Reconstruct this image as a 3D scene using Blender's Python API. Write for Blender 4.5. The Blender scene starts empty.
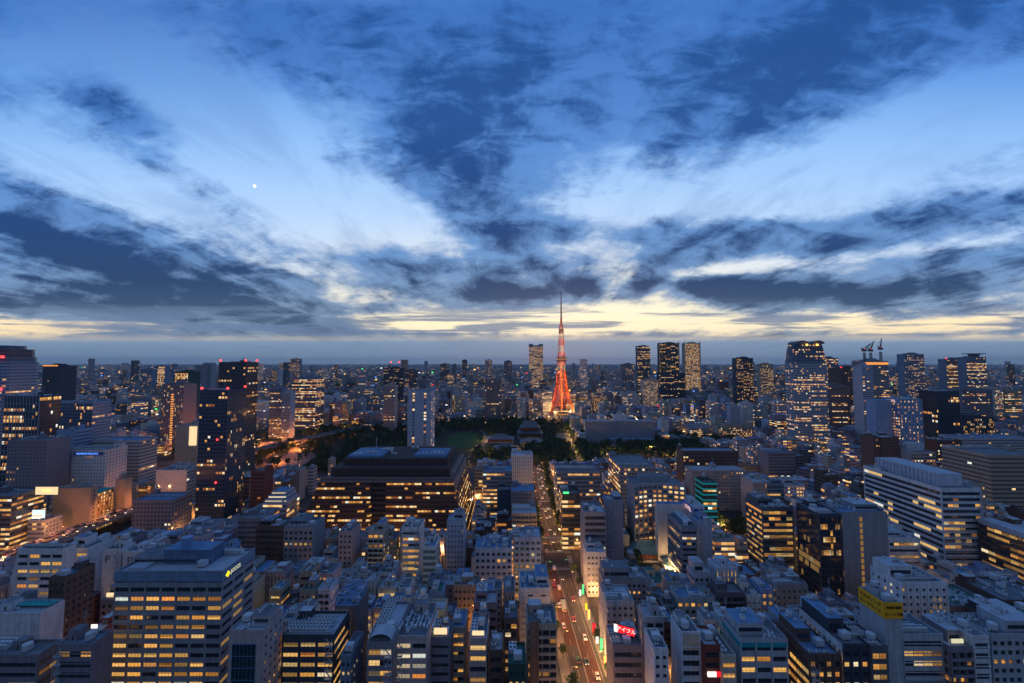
import bpy, math, random
from mathutils import Vector, Matrix
R = math.radians
scn = bpy.context.scene
col = scn.collection
# ------------------------------------------------------------------ camera
cam = bpy.data.cameras.new('camera'); cam.sensor_width = 36.0; cam.lens = 398.0/1024*36.0
cam.clip_start = 1.0; cam.clip_end = 90000
cam_o = bpy.data.objects.new('camera', cam); col.objects.link(cam_o)
cam_o.location = (0, 0, 152); cam_o.rotation_euler = (R(90)+math.atan(20.5/398), 0, 0)
scn.camera = cam_o
# ------------------------------------------------------------------ colour management, sampling
scn.view_settings.view_transform = 'Standard'; scn.view_settings.look = 'None'
scn.view_settings.exposure = 0.10; scn.view_settings.gamma = 1.0
scn.view_settings.use_curve_mapping = False
scn.render.engine = 'CYCLES'
cy = scn.cycles
cy.use_denoising = True
cy.max_bounces = 4; cy.diffuse_bounces = 2; cy.glossy_bounces = 2; cy.transmission_bounces = 2; cy.volume_bounces = 0
cy.sample_clamp_indirect = 2.0; cy.sample_clamp_direct = 0
cy.use_light_tree = True
cy.caustics_reflective = False; cy.caustics_refractive = False
# ------------------------------------------------------------------ node helper
class NT:
    def __init__(s, nt): s.nt = nt; nt.nodes.clear()
    def n(s, t, **k):
        nd = s.nt.nodes.new(t)
        for a, b in k.items(): setattr(nd, a, b)
        return nd
    def link(s, a, b): s.nt.links.new(a, b)
    def put(s, sock, v):
        if isinstance(v, (int, float)): sock.default_value = v
        elif isinstance(v, (tuple, list)): sock.default_value = tuple(v) if len(v) != 3 or sock.type == 'VECTOR' else tuple(v)+(1,)
        else: s.link(v, sock)
    def m(s, op, a, b=0.0, c=None, clamp=False):
        nd = s.n('ShaderNodeMath', operation=op, use_clamp=clamp)
        s.put(nd.inputs[0], a); s.put(nd.inputs[1], b)
        if c is not None: s.put(nd.inputs[2], c)
        return nd.outputs[0]
    def mix(s, f, a, b, bl='MIX'):
        nd = s.n('ShaderNodeMix', data_type='RGBA', blend_type=bl)
        s.put(nd.inputs[0], f); s.put(nd.inputs[6], a); s.put(nd.inputs[7], b)
        return nd.outputs[2]
    def vec(s, x, y, z=0.0):
        nd = s.n('ShaderNodeCombineXYZ'); s.put(nd.inputs[0], x); s.put(nd.inputs[1], y); s.put(nd.inputs[2], z); return nd.outputs[0]
    def sep(s, v):
        nd = s.n('ShaderNodeSeparateXYZ'); s.put(nd.inputs[0], v); return nd.outputs
    def ramp(s, f, stops, interp='LINEAR'):
        nd = s.n('ShaderNodeValToRGB'); cr = nd.color_ramp; cr.interpolation = interp
        while len(cr.elements) > 1: cr.elements.remove(cr.elements[0])
        for i, (p, c) in enumerate(stops):
            e = cr.elements[0] if i == 0 else cr.elements.new(p)
            e.position = p; e.color = tuple(c)+(1,)
        s.put(nd.inputs[0], f); return nd.outputs[0]
    def noise(s, v, scale, detail=4, rough=.55, dist=0.0):
        nd = s.n('ShaderNodeTexNoise'); s.put(nd.inputs['Vector'], v)
        nd.inputs['Scale'].default_value = scale; nd.inputs['Detail'].default_value = detail
        nd.inputs['Roughness'].default_value = rough; nd.inputs['Distortion'].default_value = dist
        return nd.outputs[0]
    def white(s, v):
        nd = s.n('ShaderNodeTexWhiteNoise', noise_dimensions='3D'); s.put(nd.inputs[0], v); return nd.outputs[0]
    def ss(s, v, a, b):
        nd = s.n('ShaderNodeMapRange', interpolation_type='SMOOTHSTEP'); s.put(nd.inputs[0], v)
        nd.inputs[1].default_value = a; nd.inputs[2].default_value = b; return nd.outputs[0]
def srgb(r, g, b):
    return tuple((c/255/12.92 if c/255 <= .04045 else ((c/255+.055)/1.055)**2.4) for c in (r, g, b))
# ------------------------------------------------------------------ sky
world = bpy.data.worlds.new('World'); scn.world = world; world.use_nodes = True
t = NT(world.node_tree)
tc = t.n('ShaderNodeTexCoord')
X, Y, Z = t.sep(tc.outputs['Generated'])
ay = t.m('MAXIMUM', t.m('ABSOLUTE', Y), .12)
qx = t.m('DIVIDE', X, ay); qz = t.m('DIVIDE', Z, ay)               # tangent-plane coordinates of the dome
zp = t.m('MAXIMUM', Z, 0.0)
den = t.m('ADD', zp, .10)
px = t.m('DIVIDE', X, den); py = t.m('DIVIDE', Y, den)             # flat cloud layer overhead
elev = t.m('DIVIDE', qz, .92, clamp=True)
base = t.ramp(elev, [(0, srgb(112,132,156)), (.04, srgb(114,138,164)), (.055, srgb(122,146,172)), (.074, srgb(236,212,170)), (.11, srgb(252,226,178)), (.16, srgb(232,228,214)),
    (.24, srgb(200,214,232)), (.40, srgb(172,202,238)), (.60, srgb(142,184,234)), (.80, srgb(98,150,216)), (1.0, srgb(64,118,190))])
def blob(cx, cy_, rx, ry, ang=0, w=1.0):
    a = R(ang); ca, sa = math.cos(a), math.sin(a)
    x0, z0 = (cx-512)/398, (362-cy_)/398
    dx = t.m('SUBTRACT', qx, x0); dz = t.m('SUBTRACT', qz, z0)
    u = t.m('DIVIDE', t.m('ADD', t.m('MULTIPLY', dx, ca), t.m('MULTIPLY', dz, sa)), rx/398)
    v = t.m('DIVIDE', t.m('SUBTRACT', t.m('MULTIPLY', dz, ca), t.m('MULTIPLY', dx, sa)), ry/398)
    r2 = t.m('ADD', t.m('MULTIPLY', u, u), t.m('MULTIPLY', v, v))
    return t.m('MULTIPLY', t.m('EXPONENT', t.m('MULTIPLY', r2, -1.0)), w)
CLOUDS = [(60,235,150,42,-22,.62),(190,290,190,34,-14,.5),(60,290,150,30,0,.4),(95,100,70,16,-22,.55),(330,35,190,45,-12,.33),(450,130,80,60,40,.35),
 (520,60,150,60,10,.35),(700,75,190,45,22,.5),(860,35,170,40,20,.4),(500,200,60,60,0,.42),(400,265,70,22,0,.45),(490,295,70,12,0,.45),(545,226,80,16,0,.4),(565,265,70,14,0,.35),
 (760,235,150,22,0,.75),(670,258,40,12,0,.5),(715,287,36,11,0,1.5),(765,289,40,10,0,1.4),(505,291,26,9,0,1.1),(585,286,14,9,0,1.2),(645,285,22,8,20,1.3),(880,292,100,12,4,1.0),(1000,262,110,14,10,.4),(940,212,110,12,12,.5),(560,285,22,14,0,.5),(300,325,230,8,-4,.35)]
CLEAR = [(70,165,110,24,-24,.55),(240,130,150,50,-22,.5),(330,210,110,28,-20,.55),(400,215,70,32,-10,.45),(230,255,110,9,-12,.22),(900,140,190,36,22,.65),(660,200,70,26,10,.5),(620,150,40,70,-30,.22),
 (1000,100,80,40,20,.4),(850,255,160,7,6,.35),(30,40,60,40,0,.25),(600,322,170,12,0,.6),(430,322,130,10,0,.5),(900,325,160,6,0,.4),(100,324,200,6,0,.5),(580,250,50,60,0,.15)]
macro = None
for bl in CLOUDS:
    v = blob(*bl); macro = v if macro is None else t.m('ADD', macro, v)
for bl in CLEAR: macro = t.m('SUBTRACT', macro, blob(*bl))
pv = t.vec(t.m('MULTIPLY', px, 1.0), t.m('MULTIPLY', py, .42), 3.1)
n1 = t.noise(pv, .9, 10, .58, .35)
n2 = t.noise(t.vec(t.m('MULTIPLY', qx, 1.0), t.m('MULTIPLY', qz, 2.6), 8.0), 4.2, 9, .62, .4)
up = t.ss(qz, .15, .6); nn = t.mix(up, t.mix(.55, n1, n2), t.mix(.22, n1, n2)); nn = t.sep(nn)[0]
fine = t.noise(t.vec(t.m('MULTIPLY', qx, 1.0), t.m('MULTIPLY', qz, 2.0), 5.7), 11.0, 7, .66, .35)
fin2 = t.noise(t.vec(t.m('MULTIPLY', px, 1.0), t.m('MULTIPLY', py, .33), 5.7), 3.0, 9, .62, .3)
nn = t.m('ADD', t.m('MULTIPLY', nn, .66), t.m('ADD', t.m('MULTIPLY', fin2, .18), t.m('MULTIPLY', fine, .16)))
cover = t.m('ADD', t.m('MULTIPLY', t.m('SUBTRACT', nn, .466), 5.0), t.m('MULTIPLY', macro, 1.3))
alpha = t.ss(cover, -.26, .40)
bill = t.noise(t.vec(t.m('MULTIPLY', qx, 1.0), t.m('MULTIPLY', qz, 2.2), 21.0), 7.0, 8, .62, .5)
thick = t.ss(t.m('ADD', cover, t.m('MULTIPLY', t.m('SUBTRACT', t.m('ADD', t.m('MULTIPLY', bill, .6), t.m('MULTIPLY', fin2, .4)), .5), 6.0)), .0, 1.35)
cl_lit = t.ramp(elev, [(0, srgb(96,120,148)), (.1, srgb(126,146,170)), (.3, srgb(100,140,190)), (.6, srgb(84,132,198)), (1, srgb(56,106,178))])
cl_dark = t.ramp(elev, [(0, srgb(84,110,138)), (.12, srgb(62,84,112)), (.22, srgb(40,66,104)), (.4, srgb(32,66,118)), (.7, srgb(36,78,140)), (1, srgb(34,76,140))])
ccol = t.mix(thick, cl_lit, cl_dark)
hz = t.m('SUBTRACT', 1.0, t.ss(qz, .045, .075))                    # far cloud bank low over the horizon is even
alpha = t.m('MULTIPLY', alpha, t.m('SUBTRACT', 1.0, t.m('MULTIPLY', hz, .85)))
veil = t.noise(t.vec(t.m('MULTIPLY', px, .8), t.m('MULTIPLY', py, .3), 12.0), 2.4, 8, .68, .8)
base = t.mix(t.m('MULTIPLY', t.ss(veil, .44, .66), .40), base, t.mix(.5, cl_lit, srgb(120,150,200)))
glow_ = t.m('MULTIPLY', t.m('MULTIPLY', blob(560,312,330,60,0,1.0), .75), t.ss(qz, .05, .085))
base = t.mix(glow_, base, srgb(252,240,206))
skyc = t.mix(alpha, base, ccol)
streak = t.noise(t.vec(t.m('MULTIPLY', qx, .9), t.m('MULTIPLY', qz, 16.0), 1.5), 3.2, 6, .6, .3)
band = t.m('MULTIPLY', t.ss(qz, .05, .075), t.m('SUBTRACT', 1.0, t.ss(qz, .11, .17)))
sm = t.m('MULTIPLY', band, t.ss(t.m('ADD', streak, t.m('MULTIPLY', t.m('SUBTRACT', t.noise(t.vec(qx, t.m('MULTIPLY', qz, 2.0), 3.0), 2.1, 3), .5), .5)), .44, .58))
skyc = t.mix(t.m('MULTIPLY', sm, .85), skyc, srgb(98,120,152))
below = t.ss(Z, -.02, .0)
skyc = t.mix(below, srgb(40,52,74), skyc)
# the sky away from the sunset is an even grey-blue overcast
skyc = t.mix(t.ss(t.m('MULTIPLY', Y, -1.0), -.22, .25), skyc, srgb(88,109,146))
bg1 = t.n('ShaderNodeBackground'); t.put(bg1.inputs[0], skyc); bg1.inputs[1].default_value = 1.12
nish = t.n('ShaderNodeTexSky', sky_type='NISHITA'); nish.sun_disc = False
nish.sun_elevation = R(1.0); nish.sun_rotation = R(8)
bg2 = t.n('ShaderNodeBackground'); t.link(nish.outputs[0], bg2.inputs[0]); bg2.inputs[1].default_value = .004
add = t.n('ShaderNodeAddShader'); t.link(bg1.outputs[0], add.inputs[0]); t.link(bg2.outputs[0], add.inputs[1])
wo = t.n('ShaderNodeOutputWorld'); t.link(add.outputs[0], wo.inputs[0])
sun = bpy.data.lights.new('sun', 'SUN'); sun.energy = .04; sun.color = (1, .72, .48); sun.angle = R(12)
sun_o = bpy.data.objects.new('sun', sun); col.objects.link(sun_o)
sun_o.rotation_euler = (R(-88), 0, R(-8))                          # last glow, low beyond the lattice tower
# ------------------------------------------------------------------ tables
HAND = [
 dict(name='office_building', L=10, front='blank', side='blank', col='white', lit=0.1, label='long white slab building with blank end wall and teal roof strip, left edge of photo', teal=1, X=-232.59, Y=191.0, W=38.43, H=38.68),
 dict(name='office_building', L=9, front='ribbon', side='ribbon', col='mauve', lit=0.25, label='low mauve office with curved dark ribbon windows in front of the white slab building', X=-200.2, Y=167.5, W=26.8, H=36.68),
 dict(name='office_building', L=8, front='band', side='blank', col='mauve', lit=0.35, label='narrow mauve office with blue roof and four dark window bands, by big sign office', roof='blue', penth=1, X=-170.34, Y=165.0, W=14.03, H=42.22),
 dict(name='office_building', L=21, front='wide', side='wide', col='grey', lit=0.75, label='massive grey office with rows of wide lit windows and yellow roof sign', big=1, topdark=2, X=-148.34, Y=187.5, W=46.71, H=61.73),
 dict(name='office_building', L=13, front='blank', side='smallgrid', col='pink', lit=0.35, label='pinkish office with tall dark green glass panel on its front', panel=1, X=-103.03, Y=166.5, W=13.58, H=48.14),
 dict(name='office_building', L=16, front='wide', side='ribbon', col='dark', lit=0.9, label='black-fronted office with wide amber lit windows and pipe-covered roof', pipes=1, X=-84.55, Y=179.0, W=21.55, H=39.0),
 dict(name='office_building', L=15, front='blank', side='blank', col='dgrey', lit=0.0, label='dark blank tower with blue steel cross-braced frame on its roof', xroof=1, X=-75.92, Y=195.5, W=10.06, H=40.56),
 dict(name='apartment_building', L=14, front='punch', side='punch', col='bgrey', lit=0.3, label='very narrow blue-grey apartment block wedged beside the cross-braced roof tower', X=-66.62, Y=173.0, W=4.01, H=34.56),
 dict(name='office_building', L=27, front='band', side='blank', col='mauve', lit=0.8, label='slim building with barrel-vaulted roof front and glowing yellow floors', vault=1, X=-52.74, Y=178.5, W=10.39, H=40.26),
 dict(name='office_building', L=23, front='wide', side='blank', col='pink', lit=0.7, label='pale pink office with bright white lit windows and roof full of ducts', pipes=1, cool=1, X=-41.41, Y=181.5, W=12.77, H=39.26),
 dict(name='office_building', L=12, front='ribbon', side='blank', col='mauve', lit=0.12, label='slim mauve office with flat pale blue roof and dark window strips', roof='blue', X=-31.06, Y=184.0, W=8.63, H=33.54),
 dict(name='apartment_building', L=14, front='ribbon', side='blank', col='cream', lit=0.85, label='narrow cream tower whose stair windows are all lit amber', X=-24.89, Y=197.0, W=6.45, H=30.0),
 dict(name='office_building', L=18, front='wide', side='blank', col='pink', lit=0.45, label='narrow pinkish white pencil building with round-topped windows', X=-14.58, Y=186.0, W=7.72, H=33.79),
 dict(name='office_building', L=13, front='ribbon', side='blank', col='brown', lit=0.1, label='small dark brown building squeezed between pencil building and tan apartments', X=-6.85, Y=183.5, W=6.0, H=28.84),
 dict(name='office_building', L=14, front='band', side='blank', col='dgrey', lit=0.75, label='dark grey office with three yellow lit window bands left of tan apartments', X=-0.49, Y=208.0, W=6.84, H=27.18),
 dict(name='apartment_building', L=14, front='balcony', side='punch', col='tan', lit=0.15, label='tan apartment tower with ribbed front beside the avenue, warm-lit from street', brownstrip=1, X=12.82, Y=183.0, W=12.82, H=40.23),
 dict(name='office_building', L=18, front='blank', side='blank', col='white', lit=0.0, label='plain white low block with two slit windows beside the avenue', slits=1, X=12.11, Y=225.0, W=15.8, H=33.14),
 dict(name='office_building', L=12, front='punch', side='blank', col='green', lit=0.1, label='low dark green-roofed building at bottom, left of tan apartments', roof='green', X=1.93, Y=166.0, W=6.96, H=35.46),
 dict(name='apartment_building', L=15, front='punch', side='punch', col='lgrey', lit=0.05, label='grey apartment block with rows of square windows behind the red billboard', X=53.89, Y=212.5, W=13.97, H=32.9),
 dict(name='apartment_building', L=12, front='punch', side='balcony', col='grey', lit=0.1, label='wide grey residential block behind the square-window grey block', X=63.72, Y=233.0, W=26.6, H=31.92),
 dict(name='office_building', L=13, front='ribbon', side='blank', col='mauve', lit=0.05, label='low mauve building carrying the red billboard on its roof', X=50.55, Y=186.5, W=13.07, H=28.85),
 dict(name='apartment_building', L=12, front='punch', side='blank', col='white', lit=0.0, label='narrow white apartment block with one column of square windows', X=59.49, Y=171.0, W=5.59, H=37.96),
 dict(name='office_building', L=11, front='band', side='blank', col='white', lit=0.0, label='white-framed building with blank beige top panel and dark windows', beige=1, X=73.58, Y=175.5, W=7.83, H=40.85),
 dict(name='office_building', L=12, front='band', side='blank', col='redbrown', lit=0.3, label='slim red-brown building with balconies and bright red-white shop sign', X=80.86, Y=173.0, W=6.47, H=37.74),
 dict(name='office_building', L=18, front='wide', side='blank', col='cream', lit=0.8, label='narrow cream office with four small lit windows beside red-brown building', X=86.57, Y=174.0, W=5.59, H=35.27),
 dict(name='office_building', L=14, front='wide', side='blank', col='lgrey', lit=0.5, label='pale grey office with teal band around its top floor', tealband=1, X=104.2, Y=178.0, W=19.47, H=37.8),
 dict(name='office_building', L=20, front='grid', side='band', col='brown', lit=0.55, label='brown corner office with long amber-lit side and light blue roof', roof='blue', X=125.64, Y=176.0, W=12.84, H=34.95),
 dict(name='office_building', L=24, front='grid', side='punch', col='dark', lit=0.3, label='black-fronted block with long white windowed side wall', sidecol='white', X=138.05, Y=178.0, W=10.85, H=38.81),
 dict(name='office_building', L=14, front='band', side='blank', col='dgrey', lit=0.9, label='very slim office with every floor lit, beside yellow-sign tower', X=149.44, Y=175.0, W=6.91, H=36.67),
 dict(name='office_building', L=12, front='blank', side='blank', col='lgrey', lit=0.0, label='blank grey slab tower wearing a black-lettered yellow sign at its top', X=159.27, Y=178.0, W=7.12, H=51.26),
 dict(name='office_building', L=14, front='band', side='blank', col='lgrey', lit=0.5, label='grey office with wide lit bands attached right of yellow-sign tower', X=171.16, Y=179.0, W=17.09, H=38.74),
 dict(name='apartment_building', L=16, front='smallgrid', side='smallgrid', col='white', lit=0.2, label='white apartment tower with tiny windows and orange-lit stair right behind yellow sign', orange=1, X=196.79, Y=204.0, W=22.48, H=46.93),
 dict(name='apartment_building', L=15, front='balcony', side='balcony', col='mauve', lit=0.15, label='brownish balcony apartments between the grey banded office and white balcony block', X=184.35, Y=177.5, W=9.88, H=35.29),
 dict(name='apartment_building', L=16, front='band', side='blank', col='white', lit=0.0, label='white balcony block with long grey roof beside brownish apartments', X=193.23, Y=178.0, W=6.59, H=39.26),
 dict(name='apartment_building', L=14, front='grid', side='grid', col='lgrey', lit=0.1, label='light grey block with gridded square windows at bottom right corner', X=210.79, Y=178.0, W=24.46, H=39.4),
 dict(name='office_building', L=14, front='blank', side='blank', col='dark', lit=0.0, label='black penthouse building with white-edged teal roof deck on right edge', roof='teal', X=233.91, Y=193.0, W=27.09, H=34.75),
 dict(name='office_building', L=20, front='ribbon', side='ribbon', col='mauve', lit=0.3, label='low mauve office with white-rimmed dark green roof, right side', roof='green', X=227.9, Y=213.0, W=23.21, H=31.67),
 dict(name='office_building', L=22, front='ribbon', side='blank', col='brown', lit=0.0, label='brown terraced low block at right edge above the teal roof', X=261.79, Y=218.0, W=28.72, H=32.22),
 dict(name='office_building', L=7, front='wide', side='blank', col='white', lit=0.75, label='white office with slanted stepped side and lit wide windows', slant=1, X=-263.39, Y=231.5, W=25.14, H=47.68),
 dict(name='office_building', L=12, front='wide', side='blank', col='white', lit=0.5, label='white annex with offset lit windows joined to slant-sided office', X=-261.75, Y=251.0, W=14.41, H=40.48),
 dict(name='office_building', L=14, front='punch', side='punch', col='brown', lit=0.0, label='dark brown brick slab with small square windows before white office', sideL=1, X=-226.12, Y=211.0, W=7.97, H=45.06),
 dict(name='apartment_building', L=10, front='band', side='blank', col='white', lit=0.9, label='narrow white stair block with five bright lit balconies', X=-264.85, Y=264.0, W=7.62, H=37.83),
 dict(name='office_building', L=9, front='blank', side='blank', col='white', lit=0.0, label='blank white parking tower with large letter P, left one of two', X=-235.21, Y=244.5, W=10.58, H=42.19),
 dict(name='office_building', L=9, front='blank', side='blank', col='white', lit=0.0, label='blank white parking tower with large letter P, right one of two', X=-221.04, Y=244.5, W=15.28, H=41.04),
 dict(name='hotel_building', L=22, front='smallgrid', side='smallgrid', col='white', lit=0.03, label='pale blue hotel slab with small square windows and blue lit sign', X=-419.94, Y=406.0, W=44.1, H=65.87),
 dict(name='office_building', L=6, front='blank', side='col2', col='tan', lit=0.15, label='brown tower block under a glowing cream billboard beside expressway', X=-383.06, Y=356.0, W=32.25, H=42.33),
 dict(name='office_building', L=8, front='blank', side='blank', col='tan', lit=0.0, label='thin tan end tower of the orange lit slab by the expressway', X=-372.58, Y=389.0, W=8.57, H=40.8),
 dict(name='office_building', L=27, front='dense', side='slot', col='navy', lit=0.16, label='dark glass skyscraper with red roof lights, front one of the dark pair', reds=1, X=-285.36, Y=396.5, W=26.81, H=125.22),
 dict(name='tower_block', L=22, front='grid', side='grid', col='dark', lit=0.2, label='black-brown skyscraper rising behind the front dark skyscraper', reds=1, X=-319.11, Y=466.0, W=30.83, H=152.0),
 dict(name='tower_block', L=30, front='slot', side='blank', col='mauve', lit=0.25, label='brown tower with single orange lit central strip left of dark pair', strip=1, X=-593.76, Y=715.0, W=38.53, H=113.52),
 dict(name='office_building', L=20, front='curtain', side='curtain', col='navy', lit=0.12, label='dark glass office with pale frame grid in front of rounded left tower', grid=1, X=-519.73, Y=435.0, W=37.16, H=115.95),
 dict(name='office_building', L=22, front='curtain', side='ribbon', col='blue', lit=0.15, label='broad blue glass office with thin yellow lit floor near its foot', X=-533.22, Y=491.0, W=62.31, H=104.13),
 dict(name='office_building', L=18, front='blank', side='ribbon', col='blue', lit=0.0, label='plain blue narrow slab above the blue-sign hotel', X=-471.49, Y=434.0, W=19.03, H=80.21),
 dict(name='office_building', L=22, front='ribbon', side='ribbon', col='lgrey', lit=0.1, label='long pale grey banded office behind the blue-sign hotel', X=-432.85, Y=451.0, W=52.47, H=66.85),
 dict(name='office_building', L=20, front='smallgrid', side='blank', col='mauve', lit=0.05, label='mauve mid-rise with small windows near left edge', X=-447.74, Y=382.0, W=36.04, H=80.01),
 dict(name='office_building', L=20, front='blank', side='ribbon', col='white', lit=0.05, label='white blank-walled building left of dark skyscraper foot', X=-362.34, Y=440.0, W=32.99, H=37.23),
 dict(name='office_building', L=22, front='ribbon', side='ribbon', col='dgrey', lit=0.8, label='grey office with many lit yellow floors on left edge', X=-407.28, Y=331.0, W=25.26, H=46.37),
 dict(name='office_building', L=12, front='ribbon', side='punch', col='lgrey', lit=0.5, label='small office under the bright white video screen', X=-385.46, Y=336.0, W=14.61, H=23.95),
 dict(name='apartment_building', L=22, front='grid', side='grid', col='mauve', lit=0.12, label='old mauve block with mansard corner and small windows past expressway', X=-310.2, Y=361.0, W=33.65, H=33.08),
 dict(name='office_building', L=18, front='blank', side='blank', col='cream', lit=0.0, label='cream block with vertical illuminated wall sign beside dark skyscraper', X=-453.0, Y=569.0, W=30.66, H=64.3),
 dict(name='apartment_building', L=14, front='ribbon', side='blank', col='redbrown', lit=0.05, label='small red-brown striped apartment block right of dark skyscraper', X=-246.37, Y=399.0, W=13.58, H=46.41),
 dict(name='office_building', L=20, front='band', side='band', col='paleblue', lit=0.6, label='terraced white-blue office with lit stepped floors', steps=1, X=-201.53, Y=355.0, W=20.41, H=33.11),
 dict(name='apartment_building', L=22, front='ribbon', side='ribbon', col='mauve', lit=0.15, label='mauve stepped apartment block with sloping terraces', X=-193.33, Y=311.0, W=17.71, H=37.04),
 dict(name='office_building', L=15, front='ribbon', side='blank', col='brown', lit=0.05, label='dark brown banded office beside the grey two-row-lit block', X=-168.04, Y=289.5, W=18.71, H=38.51),
 dict(name='office_building', L=18, front='grid', side='blank', col='grey', lit=0.15, label='grey block with two rows of small lit windows', X=-147.4, Y=290.0, W=20.02, H=38.24),
 dict(name='apartment_building', L=16, front='punch', side='blank', col='pink', lit=0.1, label='mauve-topped apartment block with pink wall facing brown headquarters', X=-114.89, Y=289.0, W=8.97, H=35.54),
 dict(name='apartment_building', L=12, front='balcony', side='balcony', col='cream', lit=0.3, label='cream balcony flats in front of brown headquarters', X=-92.18, Y=282.0, W=10.84, H=37.61),
 dict(name='office_building', L=14, front='band', side='blank', col='white', lit=0.8, label='white mid-rise with black top louvre and stacked bright windows', topdark=1, X=-67.5, Y=279.0, W=12.03, H=41.88),
 dict(name='apartment_building', L=13, front='punch', side='blank', col='paleblue', lit=0.12, label='slender pale blue residential tower with few amber windows', X=-39.45, Y=290.5, W=11.87, H=41.12),
 dict(name='office_building', L=16, front='grid', side='grid', col='paleblue', lit=0.15, label='wide pale blue office with four rows of tiny amber windows', X=-11.65, Y=265.0, W=23.3, H=35.02),
 dict(name='office_building', L=22, front='ribbon', side='blank', col='grey', lit=0.6, label='grey office with lit window strips right of brown headquarters', X=-14.06, Y=403.0, W=28.13, H=46.41),
 dict(name='office_building', L=14, front='blank', side='blank', col='navy', lit=0.0, label='dark navy windowless block below strip-lit office', X=-7.39, Y=381.0, W=12.92, H=33.99),
 dict(name='office_building', L=20, front='slot', side='blank', col='white', lit=0.02, label='white ribbed block with tall slots at start of avenue trees', X=10.81, Y=446.0, W=23.78, H=51.6),
 dict(name='office_building', L=22, front='punch', side='blank', col='mauve', lit=0.05, label='tan-mauve block beside the narrow far end of avenue', X=9.58, Y=364.0, W=20.91, H=39.76),
 dict(name='office_building', L=22, front='balcony', side='blank', col='tan', lit=0.05, label='tan low block with round roof tanks left of avenue crossing', X=9.48, Y=319.0, W=18.95, H=37.68),
 dict(name='office_building', L=16, front='grid', side='blank', col='blue', lit=0.12, label='deep blue low office with few lit windows left of the crossing', X=9.96, Y=270.0, W=17.36, H=39.64),
 dict(name='office_building', L=24, front='col2', side='col2', col='paleblue', lit=0.8, label='tall pale blue office tower with amber window columns rising before park', X=-105.21, Y=467.0, W=26.16, H=119.06),
 dict(name='office_building', L=30, front='ribbon', side='grid', col='bgrey', lit=0.35, label='blue-grey ward block with lit windows right of the avenue trees', X=64.17, Y=405.0, W=41.5, H=46.95),
 dict(name='office_building', L=20, front='band', side='ribbon', col='dark', lit=0.5, label='dark glass office with small green roof sign by the crossing', X=48.04, Y=340.0, W=14.66, H=45.47),
 dict(name='office_building', L=15, front='band', side='blank', col='grey', lit=0.3, label='tall grey office with paired lit windows near the crossing', X=57.21, Y=287.5, W=15.16, H=48.75),
 dict(name='office_building', L=12, front='blank', side='blank', col='bgrey', lit=0.0, label='windowless blue-grey core slab behind tall grey crossing office', X=73.64, Y=296.0, W=11.44, H=53.47),
 dict(name='office_building', L=14, front='punch', side='punch', col='white', lit=0.1, label='small white block in front of tall grey crossing office', X=55.05, Y=273.0, W=12.38, H=28.38),
 dict(name='office_building', L=46, front='grid', side='band', col='grey', lit=0.4, label='long grey office with diagonal rows of lit windows behind curved hotel', X=115.74, Y=394.0, W=33.07, H=56.59),
 dict(name='hotel_building', L=22, front='dense', side='blank', col='grey', lit=0.85, label='concave dark hotel with dense grid of glowing yellow windows', curve=1, X=118.79, Y=337.0, W=41.07, H=53.88),
 dict(name='office_building', L=24, front='ribbon', side='ribbon', col='bgrey', lit=0.3, label='blue-grey wedge office with lit strips along its left side', X=120.03, Y=288.0, W=10.85, H=40.26),
 dict(name='office_building', L=12, front='blank', side='blank', col='paleblue', lit=0.0, label='tall blank pale blue slab right of wedge office', X=135.37, Y=292.0, W=10.55, H=40.34),
 dict(name='office_building', L=16, front='blank', side='blank', col='white', lit=0.0, label='white tower with blue-and-white roof sign band', X=137.46, Y=308.0, W=8.87, H=45.72),
 dict(name='office_building', L=14, front='band', side='blank', col='green', lit=0.4, label='round-cornered office with glowing teal horizontal stripes', X=168.37, Y=352.0, W=11.08, H=49.84),
 dict(name='hotel_building', L=18, front='punch', side='punch', col='pink', lit=0.03, label='broad pinkish white hotel with even rows of windows', X=213.62, Y=426.0, W=55.73, H=40.7),
 dict(name='office_building', L=20, front='grid', side='blank', col='brown', lit=0.1, label='wide dark brown building behind the broad pinkish hotel', X=227.99, Y=473.0, W=63.17, H=49.91),
 dict(name='office_building', L=20, front='slot', side='blank', col='pink', lit=0.05, label='pink glowing slab with dark vertical slots near small wood', X=227.96, Y=382.0, W=12.87, H=41.84),
 dict(name='office_building', L=22, front='ribbon', side='blank', col='mauve', lit=0.2, label='mauve block with steeply sloped roof side in front of trees', X=320.87, Y=491.0, W=32.15, H=44.99),
 dict(name='office_building', L=20, front='band', side='ribbon', col='dgrey', lit=0.8, label='rounded office with continuous yellow lit bands', X=183.76, Y=291.0, W=21.46, H=51.77),
 dict(name='office_building', L=20, front='curtain', side='curtain', col='dark', lit=0.2, label='dark glass office with faint lit floors', X=197.21, Y=262.0, W=13.64, H=57.86),
 dict(name='office_building', L=18, front='blank', side='blank', col='grey', lit=0.0, label='tall windowless grey wall block with one lit slit, right of dark glass', slit=1, X=218.66, Y=261.0, W=27.91, H=59.08),
 dict(name='office_building', L=62, front='band', side='band', col='white', lit=0.22, label='huge white-banded office with long lit side and rooftop hall', big=1, X=314.85, Y=315.0, W=28.05, H=63.76),
 dict(name='office_building', L=50, front='blank', side='band', col='brown', lit=0.7, label='brown hall with bright white roof edge and four lit strips', X=342.83, Y=257.0, W=39.2, H=43.08),
 dict(name='office_building', L=40, front='ribbon', side='ribbon', col='tan', lit=0.05, label='tan banded office block at right edge with red roof lamps', X=448.71, Y=378.0, W=48.82, H=69.56),
 dict(name='office_building', L=30, front='punch', side='blank', col='tan', lit=0.1, label='tan low office between white-banded office and tan banded block', X=371.32, Y=340.0, W=16.86, H=54.18),
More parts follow.
